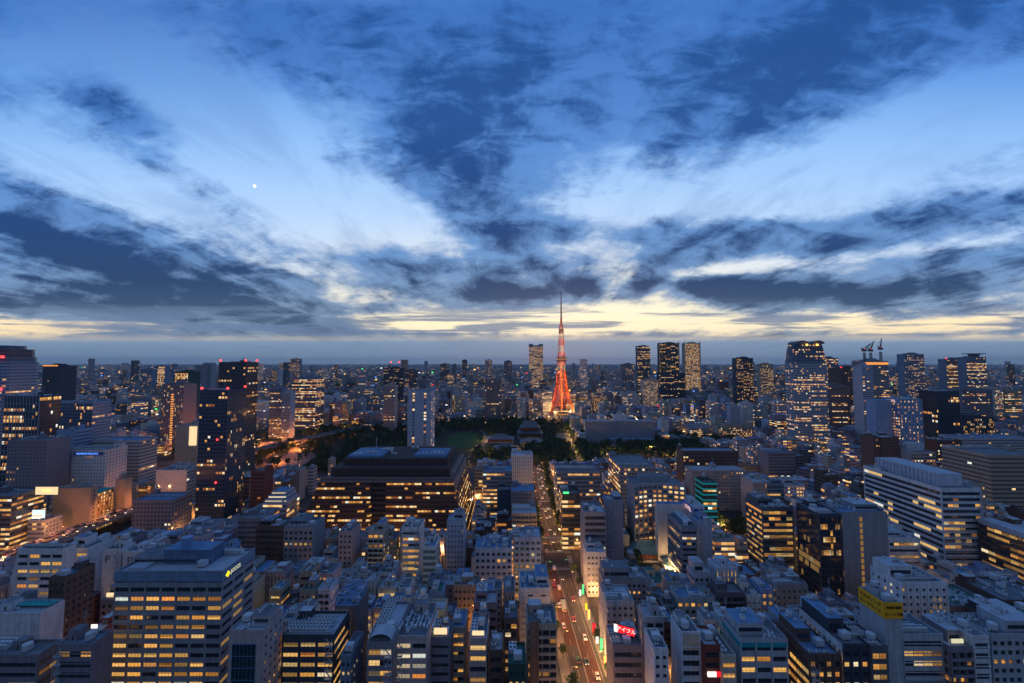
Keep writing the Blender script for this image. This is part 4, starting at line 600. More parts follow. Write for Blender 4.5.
 ('apartment_building',643.9,1015.8,14.6,21.1,47.2,'smallgrid','mauve',0.1,0,'blue','fourteen-storey mauve apartment block with a few lit windows, behind and right of white hospital wing'),
 ('office_building',442.7,1015.8,13.1,20.8,44.1,'band','blue',0.0,2,'grey','thirteen-storey blue office with dark windows, behind and left of left hospital wing'),
 ('apartment_building',-932.0,1016.1,22.1,21.4,59.9,'punch','bgrey',0,2,'grey','wide tall blue-grey apartment block with dark windows, behind and left of orange-strip brown tower'),
 ('office_building',-100.0,1015.5,19.9,20.1,32.7,'grid','paleblue',0.1,1,'pale','wide ten-storey pale blue office with a few lit windows, behind and right of amber-column tower'),
 ('office_building',4.4,1043.9,17.3,18.3,65.0,'grid','bgrey',0.05,3,'pale','wide tall blue-grey office with a few lit windows, behind temple hall'),
 ('office_building',243.2,1043.3,11.6,16.5,57.8,'ribbon','lgrey',0.05,4,'grey','tall light grey office with a few lit windows, behind long hotel slab'),
 ('apartment_building',692.8,1044.2,30.3,17.7,50.1,'balcony','white',0.3,3,'pale','wide fifteen-storey white apartment block with several lit windows, behind and right of white hospital wing'),
 ('apartment_building',-97.2,1044.0,32.8,17.1,47.5,'smallgrid','white',0.2,4,'grey','wide fourteen-storey white apartment block with several lit windows, behind and right of amber-column tower'),
 ('apartment_building',55.3,1043.6,20.6,16.3,31.5,'balcony','cream',0.2,3,'blue','wide nine-storey cream apartment block with several lit windows, behind temple hall'),
 ('apartment_building',174.4,1043.9,25.5,16.8,47.8,'punch','lgrey',0.05,3,'grey','wide fourteen-storey light grey apartment block with a few lit windows, in front of lattice tower'),
 ('apartment_building',195.8,1044.4,15.3,17.3,36.8,'balcony','blue',0.3,1,'blue','eleven-storey blue apartment block with several lit windows, right of lattice tower'),
 ('apartment_building',519.1,1043.6,10.6,15.7,64.9,'smallgrid','paleblue',0,4,'blue','tall pale blue apartment block with dark windows, behind and left of left hospital wing'),
 ('apartment_building',37.5,1044.1,12.9,16.6,49.1,'balcony','mauve',0,2,'pale','fourteen-storey mauve apartment block with dark windows, left of lattice tower'),
 ('office_building',229.6,1064.2,28.7,19.6,63.2,'grid','dgrey',0.8,2,'pale','wide tall dark grey office with most windows lit, right of lattice tower'),
 ('office_building',-493.8,1064.2,31.8,19.5,61.9,'grid','white',0.05,2,'pale','wide tall white office with a few lit windows, behind and right of yellow-belt office'),
 ('office_building',673.5,1064.7,24.0,20.2,59.7,'band','white',0.3,2,'grey','wide tall white office with several lit windows, behind and right of white hospital wing'),
 ('office_building',-176.0,1064.4,14.4,19.3,54.7,'ribbon','bgrey',0.0,1,'blue','sixteen-storey blue-grey office with dark windows, behind and right of amber-column tower'),
 ('office_building',567.9,1065.1,16.2,20.3,56.2,'grid','paleblue',0.15,4,'blue','tall pale blue office with a few lit windows, behind left hospital wing'),
 ('apartment_building',-1009.0,1092.9,26.1,17.9,65.3,'balcony','lgrey',0.2,4,'grey','wide tall light grey apartment block with roof railings, behind and left of orange-strip brown tower'),
 ('apartment_building',-1103.1,1092.8,9.4,17.7,59.0,'balcony','dgrey',0.3,3,'green','tall dark grey apartment block with bare roof, behind and right of broad blue glass office'),
 ('office_building',-123.2,1092.4,9.7,16.8,54.9,'grid','white',0.05,0,'green','sixteen-storey white office with a few lit windows, behind and right of amber-column tower'),
 ('apartment_building',95.4,1093.0,24.0,17.5,44.5,'balcony','paleblue',0.2,0,'blue','wide thirteen-storey pale blue apartment block with several lit windows, behind lattice tower'),
 ('apartment_building',-10.3,1093.1,20.6,17.7,52.0,'balcony','dgrey',0,3,'pale','wide fifteen-storey dark grey apartment block with dark windows, behind temple hall'),
 ('office_building',-142.2,1092.9,26.3,16.3,62.7,'slot','cream',0.1,4,'blue','wide tall cream office with a few lit windows, behind and right of amber-column tower'),
 ('apartment_building',567.1,1093.5,25.8,17.5,63.1,'balcony','lgrey',0,0,'blue','wide tall light grey apartment block with dark windows, behind and left of left hospital wing'),
 ('office_building',-153.7,1113.1,24.5,19.1,60.6,'slot','tan',0.8,2,'pale','wide tall tan office with most windows lit, behind and right of amber-column tower'),
 ('apartment_building',-487.9,1114.0,9.8,20.7,65.5,'punch','white',0,3,'blue','tall white apartment block with dark windows, behind and right of yellow-belt office'),
 ('office_building',-400.9,1113.4,20.1,18.8,59.9,'band','bgrey',0.1,0,'grey','wide tall blue-grey office with a few lit windows, left of black slab skyscraper'),
 ('office_building',-94.2,1113.7,23.5,19.3,51.1,'slot','white',0.05,3,'pale','wide fifteen-storey white office with a few lit windows, behind and right of amber-column tower'),
 ('apartment_building',-35.9,1114.3,27.6,20.2,62.1,'smallgrid','cream',0.2,4,'blue','wide tall cream apartment block with several lit windows, behind and left of temple hall'),
 ('office_building',327.2,1113.9,15.8,19.1,48.3,'band','paleblue',0.3,1,'green','fourteen-storey pale blue office with several lit windows, behind long hotel slab'),
 ('apartment_building',-1114.0,1144.9,10.6,24.9,65.2,'smallgrid','lgrey',0.3,2,'blue','tall light grey apartment block with stair penthouse, behind and right of broad blue glass office'),
 ('office_building',-375.8,1144.7,32.2,23.6,28.1,'slot','bgrey',0.05,0,'grey','wide eight-storey blue-grey office with a few lit windows, behind and left of amber-column tower'),
 ('office_building',69.4,1144.8,26.0,23.7,44.6,'grid','grey',0.1,4,'blue','wide thirteen-storey grey office with a few lit windows, behind and left of lattice tower'),
 ('office_building',502.9,1145.2,31.3,23.8,45.9,'grid','tan',0.05,4,'blue','wide thirteen-storey tan office with a few lit windows, behind and left of left hospital wing'),
 ('office_building',308.6,1169.7,13.3,21.8,54.9,'ribbon','dgrey',0.0,2,'blue','sixteen-storey dark grey office with dark windows, behind long hotel slab'),
 ('office_building',-491.4,1170.8,14.8,22.0,60.3,'ribbon','white',0.3,3,'grey','tall white office with several lit windows, behind and right of yellow-belt office'),
 ('office_building',-108.3,1170.2,20.1,20.6,59.3,'grid','paleblue',0.0,4,'green','wide tall pale blue office with dark windows, behind and right of amber-column tower'),
 ('office_building',177.6,1198.4,23.3,18.4,56.7,'ribbon','cream',0.8,2,'blue','wide tall cream office with most windows lit, behind lattice tower'),
 ('office_building',104.0,1198.6,28.7,17.7,63.8,'band','blue',0.8,2,'grey','wide tall blue office with most windows lit, behind lattice tower'),
 ('apartment_building',347.8,1220.7,29.3,23.2,57.3,'balcony','paleblue',0.2,2,'grey','wide tall pale blue apartment block with several lit windows, behind long hotel slab'),
 ('office_building',291.0,1221.6,33.4,22.8,60.9,'ribbon','bgrey',0.15,1,'pale','wide tall blue-grey office with a few lit windows, behind and right of lattice tower'),
 ('apartment_building',375.1,1222.0,23.4,23.4,55.5,'balcony','white',0,4,'green','wide sixteen-storey white apartment block with dark windows, behind long hotel slab'),
 ('office_building',-225.5,1221.8,11.5,22.8,52.6,'band','white',0.0,3,'grey','fifteen-storey white office with dark windows, behind and right of amber-column tower'),
 ('office_building',-420.2,1253.4,27.9,21.1,32.6,'band','grey',0.3,1,'grey','wide ten-storey grey office with several lit windows, behind and left of amber-column tower'),
 ('office_building',-1254.8,1253.5,14.9,20.9,64.6,'grid','brown',0.15,1,'grey','tall dark brown office with rooftop machines, behind and right of broad blue glass office'),
 ('apartment_building',-775.8,1253.8,26.5,21.1,61.2,'balcony','lgrey',0.1,3,'blue','wide tall light grey apartment block with bare roof, behind and left of yellow-belt office'),
 ('apartment_building',-439.2,1275.0,32.1,18.6,49.3,'balcony','mauve',0.3,0,'grey','wide fourteen-storey mauve apartment block with several lit windows, left of black slab skyscraper'),
 ('office_building',-1528.0,1275.0,24.1,18.2,63.9,'grid','white',0.1,1,'pale','wide tall white office with a few lit windows, behind pale-grid glass office'),
 ('apartment_building',54.8,1301.1,29.0,20.1,63.2,'smallgrid','brown',0,4,'blue','wide tall dark brown apartment block with dark windows, behind and left of lattice tower'),
 ('apartment_building',-176.5,1302.1,30.8,21.6,59.7,'smallgrid','lgrey',0.05,1,'grey','wide tall light grey apartment block with rooftop machines, behind and right of amber-column tower'),
 ('office_building',-1248.2,1325.2,13.8,21.0,62.0,'wide','grey',0.3,3,'pale','tall grey office with several lit windows, behind and left of orange-strip brown tower'),
 ('office_building',-1382.7,1354.9,14.9,18.7,64.8,'grid','white',0.5,1,'grey','tall white office with most windows lit, behind and right of broad blue glass office'),
 ('apartment_building',-235.2,1355.7,16.1,19.4,63.7,'balcony','paleblue',0.05,2,'blue','tall pale blue apartment block with a few lit windows, behind and right of amber-column tower'),
 ('office_building',-111.6,1375.0,29.5,16.2,58.1,'ribbon','pink',0.0,1,'pale','wide tall pinkish office with dark windows, behind and right of amber-column tower'),
 ('apartment_building',-1287.8,1425.9,19.5,17.2,59.6,'punch','grey',0.1,4,'grey','wide tall grey apartment block with roof railings, behind and left of orange-strip brown tower'),
 ('apartment_building',-165.9,1425.5,16.8,16.2,64.8,'balcony','blue',0.1,3,'grey','tall blue apartment block with a few lit windows, behind and right of amber-column tower'),
 ('office_building',-373.0,1425.2,19.6,15.2,61.1,'slot','paleblue',0.15,0,'pale','wide tall pale blue office with a few lit windows, behind amber-column tower'),
 ('apartment_building',-153.2,1452.7,25.9,17.0,65.2,'balcony','lgrey',0.05,3,'grey','wide tall light grey apartment block with bare roof, behind and right of amber-column tower'),
 ('apartment_building',259.3,1473.8,33.5,21.3,58.4,'balcony','cream',0.05,2,'blue','wide tall cream apartment block with a few lit windows, behind lattice tower'),
]
PALETTE = {'white': (0.58, 0.6, 0.62), 'lgrey': (0.4, 0.42, 0.45), 'grey': (0.26, 0.27, 0.3), 'bgrey': (0.2, 0.24, 0.31), 'blue': (0.24, 0.34, 0.5), 'tan': (0.38, 0.31, 0.24), 'cream': (0.46, 0.41, 0.34), 'pink': (0.42, 0.35, 0.345), 'mauve': (0.22, 0.21, 0.24), 'brown': (0.13, 0.085, 0.07), 'dark': (0.055, 0.065, 0.085), 'dgrey': (0.12, 0.125, 0.14), 'redbrown': (0.2, 0.06, 0.045), 'navy': (0.05, 0.075, 0.12), 'green': (0.03, 0.07, 0.06), 'paleblue': (0.36, 0.42, 0.52)}
STYLES = {'grid': ('grid', 3.2, 3.6, 0.6, 0.5), 'smallgrid': ('grid', 3.0, 3.2, 0.38, 0.42), 'ribbon': ('ribbon', 3.6, 3.7, 0.94, 0.45), 'band': ('ribbon', 4.2, 3.8, 0.97, 0.55), 'wide': ('grid', 7.0, 3.9, 0.86, 0.46), 'curtain': ('curtain', 1.8, 3.8, 0.92, 0.86), 'balcony': ('balcony', 3.4, 3.1, 0.8, 0.62), 'blank': ('blank', 4, 3.6, 0, 0), 'punch': ('grid', 2.6, 3.3, 0.5, 0.42), 'slot': ('grid', 2.0, 3.8, 0.34, 0.8), 'col': ('column', 5, 3.6, 0.25, 0.6), 'col2': ('column', 11, 3.6, 0.2, 0.6), 'dense': ('grid', 2.9, 3.7, 0.72, 0.56)}
ALLEY_LAMPS = [(3.8,242.5),(130.1,636.4),(-54.1,318.1),(55.2,537.6),(191.7,365.7),(54.8,263.2),(-35.2,439.5),(-23.1,219.5),(55.8,617.4),(75.3,197.1),(-303.9,385.8),(54.4,324.6),(357.9,844.5),(379.0,424.0),(-264.2,427.2),(502.3,481.6),(163.2,248.6),(-404.2,491.5),(-229.1,475.1),(289.8,458.2),(-268.2,285.6),(-290.7,520.8),(488.0,426.3),(203.5,190.6),(3.4,280.8),(514.6,629.8),(-162.4,320.5),(311.3,521.4),(-584.2,581.1),(128.9,198.3),(197.8,627.4),(815.9,694.2),(-143.1,605.4),(301.0,627.6),(-64.4,596.8),(150.5,332.7),(407.4,494.1),(596.0,735.9),(384.4,375.9),(-187.6,235.5),(341.1,462.3),(-644.6,655.5),(162.2,366.4),(-329.4,356.3),(414.5,387.1),(-388.6,526.6),(606.5,620.6),(-183.7,460.5),(-485.3,546.2),(-258.7,348.4),(441.6,424.7),(-230.5,419.1),(373.2,317.8),(459.3,666.3),(380.9,675.0),(-391.2,450.8),(-286.1,358.3),(-255.2,523.1),(-3.1,607.5),(-15.6,349.1),(256.4,248.2),(333.8,350.2),(166.3,540.0),(267.3,488.5),(241.7,633.0),(762.7,710.6),(-456.9,397.4),(348.5,598.3),(696.8,708.3),(-41.1,486.7),(-140.4,487.1),(-621.5,596.4),(-352.8,487.4),(697.9,667.2),(-70.7,212.2),(-284.9,451.7),(-170.2,554.3),(371.3,526.0),(192.2,438.5),(351.7,707.3),(-24.0,564.8),(610.0,531.3),(84.1,616.8),(107.1,525.5),(-395.9,345.8),(181.9,320.2),(180.3,474.8),(406.8,432.7),(654.7,555.9),(-93.2,328.2),(652.7,705.8),(-303.7,577.9),(-249.2,217.3),(-102.0,250.6),(-120.6,332.3),(426.3,458.9),(-594.0,522.1),(-210.3,214.8),(303.9,383.3),(-139.1,247.4)]
# x, y, width, depth, height of the small buildings of the blocks behind
BLOCKS = [int(v) for v in """1 193 6 12 10 150 192 10 11 31 184 226 5 11 16 -292 239 12 10 24 -159 238 11 11 33 -126 239 7 10 17 -53 239 8 9 17 212 239 13 9 19 273 238 8 11 26 317 260 7 14 16 -198 274 9 9 27 -116 273 9 10 12 -105 274 10 11 12 -46 273 10 9 11 76 273 6 10 13 84 274 9 10 13 105 273 16 9 10 -344 293 10 11 13 -184 293 7 11 18 -58 293 12 12 17 290 293 8 11 13 -333 306 7 12 15 -317 307 8 12 18 -268 306 8 12 24 -249 307 11 12 22 -17 307 11 13 19 222 307 13 13 25 -299 327 13 10 15 -267 326 8 9 16 -225 327 20 10 22 -126 327 8 9 18 -101 327 8 9 16 -85 326 8 9 20 -62 327 5 9 14 -10 327 10 11 13 172 326 15 10 13 185 327 9 9 10 64 339 12 12 21 -333 360 5 10 7 -260 360 17 10 12 -231 360 7 10 21 -222 360 9 11 25 -10 361 12 11 15 63 361 10 11 26 74 360 8 9 27 181 360 6 11 7 285 360 9 12 29 -394 375 15 14 35 -247 375 6 15 11 80 375 8 13 21 272 375 7 15 25 281 375 10 14 27 -390 396 9 11 18 -314 397 5 10 14 -32 397 6 11 12 172 397 7 12 18 -514 411 8 13 24 -504 411 9 13 29 -265 411 5 13 14 -258 411 6 15 39 174 412 20 14 14 251 411 9 14 34 297 411 8 14 23 307 411 9 15 19 111 434 19 11 26 150 434 6 11 41 178 433 12 12 21 276 433 5 12 28 -400 449 9 11 18 -260 449 20 12 25 -24 448 7 12 41 198 449 11 13 19 292 449 16 13 21 305 449 7 12 22 341 449 10 12 24 358 449 7 13 32 477 448 6 12 34 -232 470 7 9 31 -5 469 12 10 35 273 469 9 10 22 314 470 12 10 18 346 470 6 9 26 396 469 15 10 29 -286 481 12 10 19 93 482 20 9 32 164 482 18 11 26 -413 500 10 10 26 -402 500 9 9 26 -325 500 10 10 24 -302 500 10 10 20 -258 500 8 9 20 -251 500 5 9 20 -223 500 6 9 33 -184 500 6 9 41 -165 499 9 10 41 -21 500 8 10 25 3 501 17 10 31 181 500 15 10 18 206 500 17 10 14 348 500 8 9 15 357 500 8 10 18 426 500 7 8 29 524 499 10 9 29 -430 513 19 11 19 -299 514 12 12 12 -285 513 13 12 9 -16 512 5 11 24 68 514 6 12 25 95 513 16 13 24 204 513 8 12 13 215 513 12 13 19 -303 533 7 12 10 -294 534 7 11 13 -87 534 11 13 33 83 534 13 11 19 112 534 9 13 20 198 534 11 11 19 328 533 16 12 32 403 534 8 12 24 421 534 7 11 29 -302 547 17 9 11 58 546 9 10 14 67 547 7 9 16 114 547 9 10 20 127 546 16 10 21 188 546 6 11 19 196 546 8 9 19 222 547 7 9 17 339 547 6 11 37 421 546 12 10 28 465 547 17 9 18 479 547 9 9 26 -16 569 5 14 11 59 569 11 15 11 87 569 8 15 10 202 569 14 15 15 219 569 19 13 15 232 569 5 15 15 319 568 7 14 17 328 569 8 16 29 382 569 6 15 33 483 568 8 14 17 -22 584 14 12 7 -11 584 6 12 7 508 584 9 10 31 -159 605 20 11 17 136 605 20 11 7 361 605 16 11 28 456 605 11 10 24 505 605 9 9 31 -580 619 21 11 40 327 619 13 12 28 338 619 7 13 31 376 618 6 12 28 392 619 9 11 25 410 619 9 13 25 479 619 20 12 24 528 618 9 12 31 628 619 11 12 41 -638 642 8 13 36 337 641 9 14 28 345 642 6 13 28 492 643 9 14 23 576 642 12 14 38 -607 659 7 14 37 354 658 7 15 26 494 658 19 13 18 515 658 20 14 30 533 658 14 14 32 -566 682 8 13 16 340 682 8 14 20 429 682 11 13 19 441 682 12 14 25 466 682 16 15 25 816 682 8 15 38 827 682 14 14 33 -627 698 12 13 26 581 697 17 13 22 897 697 19 12 37 -622 723 9 21 40 341 723 12 22 10 354 724 12 22 16 483 723 14 23 20 904 723 11 22 24 -652 748 33 24 35 338 749 17 24 10 358 749 20 23 10 586 749 14 24 27 663 749 12 23 37 -742 781 15 22 25 127 780 9 23 19 278 780 14 22 22 501 780 11 23 19 605 780 29 21 28 -743 804 15 22 41 131 804 10 22 18 315 805 10 22 17 684 804 11 22 33 701 804 21 23 41 1035 805 13 23 29 137 834 18 20 23 159 834 24 20 32 295 834 14 19 31 -854 855 18 18 22 134 855 18 19 13 301 855 10 17 37 425 855 16 19 28 440 854 11 18 35 454 855 15 18 21 543 856 21 18 13 1032 855 13 18 32 1049 854 19 18 36 -868 885 17 21 32 -809 884 26 21 23 -765 884 17 21 31 -690 883 15 21 36 -570 884 12 21 30 178 884 26 22 25 260 884 15 22 31 397 885 13 21 19 431 884 18 23 23 556 884 9 22 25 755 884 17 22 39 -913 907 15 21 32 -795 908 20 20 22 -569 907 15 19 17 -414 908 26 21 13 -370 908 20 21 14 -321 907 26 21 13 -238 908 14 21 13 137 907 11 22 18 177 908 11 21 31 198 907 28 20 31 389 907 11 20 18 401 907 12 20 25 421 907 25 20 18 441 908 14 22 22 -930 936 12 17 34 -723 936 11 17 65 -420 936 16 17 12 -272 936 10 16 13 -230 935 24 18 62 134 936 18 16 7 174 936 25 16 20 240 936 10 17 27 253 936 15 16 34 275 936 26 17 19 396 935 10 16 37 434 936 9 16 27 798 936 11 16 50 -863 958 20 22 21 -461 958 13 22 33 -449 958 9 23 21 -396 958 17 23 57 -331 958 27 24 27 126 958 8 24 19 330 957 11 23 43 343 958 13 24 40 426 958 13 23 25 439 958 11 23 47 1212 958 9 24 37 1227 958 9 24 50 -986 991 17 22 37 -458 991 12 23 36 -398 990 15 23 60 -1037 1016 17 22 57 -603 1015 31 20 64 -453 1015 11 20 46 -379 1016 13 21 60 -360 1015 23 22 26 -276 1015 17 20 45 72 1016 14 21 13 104 1016 22 22 16 129 1015 15 22 14 157 1016 14 22 21 204 1015 9 21 20 216 1015 12 21 25 227 1015 9 21 47 238 1015 10 21 26 352 1015 30 20 39 374 1015 13 21 42 -1111 1044 14 19 57 -478 1044 9 17 46 -203 1044 10 17 28 -187 1043 21 16 20 -122 1044 15 17 13 -63 1044 22 18 24 -26 1044 13 17 21 -12 1044 13 17 17 22 1044 16 17 25 76 1044 20 18 12 282 1044 20 17 26 496 1044 33 18 43 -1094 1065 11 21 55 -1037 1065 15 21 47 -996 1064 13 19 59 -955 1064 16 20 59 -126 1064 12 21 17 70 1064 26 20 20 90 1065 12 20 15 108 1065 13 20 12 159 1064 23 21 21 191 1065 13 20 49 261 1064 32 20 21 292 1064 16 20 34 306 1064 11 19 34 320 1064 14 19 35 338 1064 20 20 36 418 1064 16 20 47 433 1065 10 20 52 522 1065 21 20 50 652 1064 16 18 39 -1178 1093 17 17 60 -1064 1093 31 18 34 -702 1092 13 17 61 -489 1093 12 18 54 -389 1093 14 16 21 -365 1093 9 17 17 -276 1093 18 16 60 -214 1093 10 17 56 51 1093 11 19 50 168 1093 18 17 34 206 1094 23 18 35 267 1093 13 16 31 286 1093 12 18 36 1040 1093 32 18 59 1389 1093 12 17 44 -1116 1114 12 21 31 -217 1114 27 20 20 -196 1114 13 18 25 -73 1113 17 19 46 72 1114 19 20 26 89 1114 13 19 26 157 1114 11 20 37 197 1114 20 19 53 212 1114 9 20 46 605 1114 13 19 45 1145 1114 20 20 57 1403 1114 26 20 62 -1210 1145 11 23 57 -1129 1145 17 25 56 -1080 1145 20 23 51 -699 1145 11 24 50 -523 1145 14 24 66 -484 1145 20 25 48 16 1145 15 24 32 32 1144 15 24 63 48 1146 15 25 46 121 1145 18 23 8 210 1145 15 24 54 429 1145 13 24 40 478 1145 16 24 33 593 1145 19 24 64 759 1145 12 25 46 -1228 1170 11 22 57 -1017 1170 22 23 63 -437 1171 28 22 52 -416 1170 13 22 32 -375 1170 11 23 34 -234 1171 25 23 28 -214 1170 12 22 19 129 1170 11 21 16 276 1170 20 23 37 294 1170 14 22 27 559 1171 26 22 49 591 1171 13 23 62 -1298 1199 10 18 55 -1229 1198 11 18 50 -1192 1198 26 18 52 -479 1199 12 17 59 -329 1199 20 18 27 -310 1199 16 19 53 -171 1199 26 18 44 -126 1199 33 18 51 14 1198 12 18 59 196 1198 11 17 54 515 1199 32 18 36 797 1198 16 17 46 -1340 1221 13 22 66 -1311 1221 11 23 57 -1196 1221 32 24 56 -1168 1222 10 23 48 -784 1221 19 23 51 -736 1221 22 23 61 -488 1221 20 23 50 -211 1221 16 24 37 -36 1221 26 23 52 74 1221 13 24 55 122 1222 20 24 8 209 1221 10 24 57 267 1222 13 25 57 523 1222 33 24 40 -1515 1254 24 21 58 -595 1253 31 20 56 -150 1253 14 20 52 34 1254 30 21 60 87 1253 12 21 61 120 1253 31 21 16 311 1253 26 20 56 340 1253 29 20 58 500 1254 29 20 35 -331 1276 11 19 57 -237 1275 15 19 57 -87 1275 10 19 60 -41 1275 17 17 62 -4 1275 13 18 54 45 1275 17 18 50 126 1275 14 17 36 250 1275 12 17 35 405 1275 10 18 35 622 1275 17 19 52 681 1275 14 18 59 1361 1274 13 18 66 -1408 1302 11 19 63 -1358 1302 10 20 59 -1322 1302 26 21 50 -1241 1302 10 21 49 -1222 1301 25 21 49 -720 1302 13 20 62 -608 1302 20 20 56 -26 1301 11 20 48 204 1302 9 21 60 235 1302 17 19 47 309 1301 15 20 59 329 1301 22 21 57 611 1302 13 20 42 644 1301 26 20 60 804 1302 33 21 28 836 1301 14 20 45 885 1302 11 19 54 -1294 1325 12 21 59 -1177 1325 14 21 56 -1159 1325 20 21 59 -475 1325 25 22 57 85 1325 25 22 59 118 1325 19 22 57 255 1325 14 20 36 294 1325 20 21 62 323 1325 13 21 65 904 1325 24 21 52 1242 1325 14 20 54 1256 1325 12 21 46 -1399 1356 15 19 61 -1320 1355 16 18 63 -1260 1355 29 18 61 -859 1355 15 19 56 -770 1355 24 20 63 -564 1354 14 18 59 -524 1355 13 19 51 -476 1354 13 18 64 104 1355 20 18 60 240 1355 14 18 51 257 1354 17 19 46 272 1355 10 19 49 371 1355 30 20 52 421 1355 33 19 42 503 1355 19 18 28 607 1355 10 19 34 747 1355 13 20 31 819 1355 17 18 54 839 1355 22 18 45 870 1355 12 20 45 -1458 1375 12 17 52 -598 1375 19 16 49 -532 1375 14 16 52 -345 1375 12 17 58 143 1375 29 16 60 269 1375 12 16 57 412 1375 25 16 52 623 1375 25 17 32 849 1374 20 15 45 1303 1376 20 16 58 1452 1375 17 15 57 -1108 1403 21 22 64 -1035 1404 15 23 61 -525 1404 15 23 49 -500 1403 23 22 60 -273 1404 12 22 65 -241 1403 20 23 56 -34 1403 9 22 55 22 1403 28 23 59 76 1404 16 22 60 252 1403 26 22 50 620 1403 17 21 33 960 1404 29 24 55 1313 1404 27 23 65 1372 1403 21 23 50 1487 1403 32 22 62 -1411 1425 12 18 63 -1341 1426 16 17 66 -467 1425 9 18 43 -224 1425 10 18 49 -35 1425 14 17 65 21 1426 33 17 58 726 1425 20 17 50 785 1426 9 16 65 928 1425 17 17 41 955 1425 21 18 49 -1562 1452 13 15 60 -1487 1452 25 15 65 -1449 1452 14 15 60 -1408 1453 11 16 64 -1384 1453 12 17 62 -1278 1452 11 17 65 -1257 1452 30 17 56 -559 1453 25 17 58 -362 1452 14 18 57 -340 1453 28 17 53 -206 1452 20 17 58 89 1452 17 16 56 154 1453 30 16 66 245 1452 20 16 47 322 1452 29 17 57 744 1452 11 15 60 757 1452 12 17 49 1394 1451 11 16 51 -1806 1474 17 22 64 -1538 1474 14 22 64 -1111 1473 33 23 61 -813 1473 12 21 63 -635 1474 9 21 44 -289 1474 20 22 59 -227 1473 28 21 60 -181 1474 20 21 55 801 1474 24 22 56 1811 1473 15 22 61 1870 1474 26 22 57 1898 1473 14 22 64 -1610 1501 31 16 62 -1449 1501 14 15 64 -1333 1502 31 16 59 -359 1502 26 16 57 -325 1502 15 17 52 -303 1502 28 17 55 -122 1502 23 16 60 -11 1501 17 16 48 226 1502 12 17 49 288 1502 17 17 62 744 1502 21 17 61 1008 1501 33 15 53 1876 1501 16 16 63""".split()]

# ------------------------------------------------------------------ materials
def mat(name): 
    m = bpy.data.materials.new(name); m.use_nodes = True
    return m, NT(m.node_tree)
def bsdf(t, colr, rough=.8, spec=.3, em=None, es=0.0, metal=0.0, normal=None):
    p = t.n('ShaderNodeBsdfPrincipled'); t.put(p.inputs['Base Color'], colr); t.put(p.inputs['Roughness'], rough)
    p.inputs['Specular IOR Level'].default_value = spec; t.put(p.inputs['Metallic'], metal)
    if em is not None: t.put(p.inputs['Emission Color'], em); t.put(p.inputs['Emission Strength'], es)
    if normal is not None: t.link(normal, p.inputs['Normal'])
    o = t.n('ShaderNodeOutputMaterial'); t.link(p.outputs[0], o.inputs[0]); return p
def simple(name, c, rough=.8, spec=.3, em=None, es=0.0, var=.25, scale=.3, metal=0.0, sample=True):
    m, t = mat(name)
    g = t.n('ShaderNodeNewGeometry')
    n = t.noise(g.outputs['Position'], scale, 5, .6)
    f = t.m('ADD', 1-var, t.m('MULTIPLY', n, 2*var))
    cc = t.mix(1.0, c, t.vec(f, f, f), 'MULTIPLY')
    bsdf(t, cc, rough, spec, em, es, metal)
    if not sample: m.cycles.emission_sampling = 'NONE'
    return m
def glow(name, c, s, sample='AUTO'):
    m, t = mat(name); e = t.n('ShaderNodeEmission'); t.put(e.inputs[0], c); e.inputs[1].default_value = s
    o = t.n('ShaderNodeOutputMaterial'); t.link(e.outputs[0], o.inputs[0]); m.cycles.emission_sampling = sample; return m
LITK = .95
def wall_material():
    m, t = mat('wall')
    a = t.n('ShaderNodeAttribute', attribute_name='wallcol')
    g = t.n('ShaderNodeNewGeometry')
    px_, py_, pz_ = t.sep(g.outputs['Position'])
    n = t.noise(g.outputs['Position'], .35, 5, .65)
    st = t.noise(t.vec(t.m('MULTIPLY', px_, 1.0), py_, t.m('MULTIPLY', pz_, .06)), .9, 4, .7)
    f = t.m('ADD', .12, t.m('ADD', t.m('MULTIPLY', n, .8), t.m('MULTIPLY', st, 1.0)))
    jz = t.m('LESS_THAN', t.m('FRACT', t.m('DIVIDE', pz_, 1.8)), .06)      # panel and tile joints
    jx = t.m('LESS_THAN', t.m('FRACT', t.m('DIVIDE', t.m('ADD', px_, py_), 2.4)), .04)
    f = t.m('MULTIPLY', f, t.m('SUBTRACT', 1.0, t.m('MULTIPLY', t.m('MAXIMUM', jz, jx), .28)))
    c = t.mix(1.0, a.outputs['Color'], t.vec(f, f, f), 'MULTIPLY')
    bsdf(t, c, .82, .25); return m
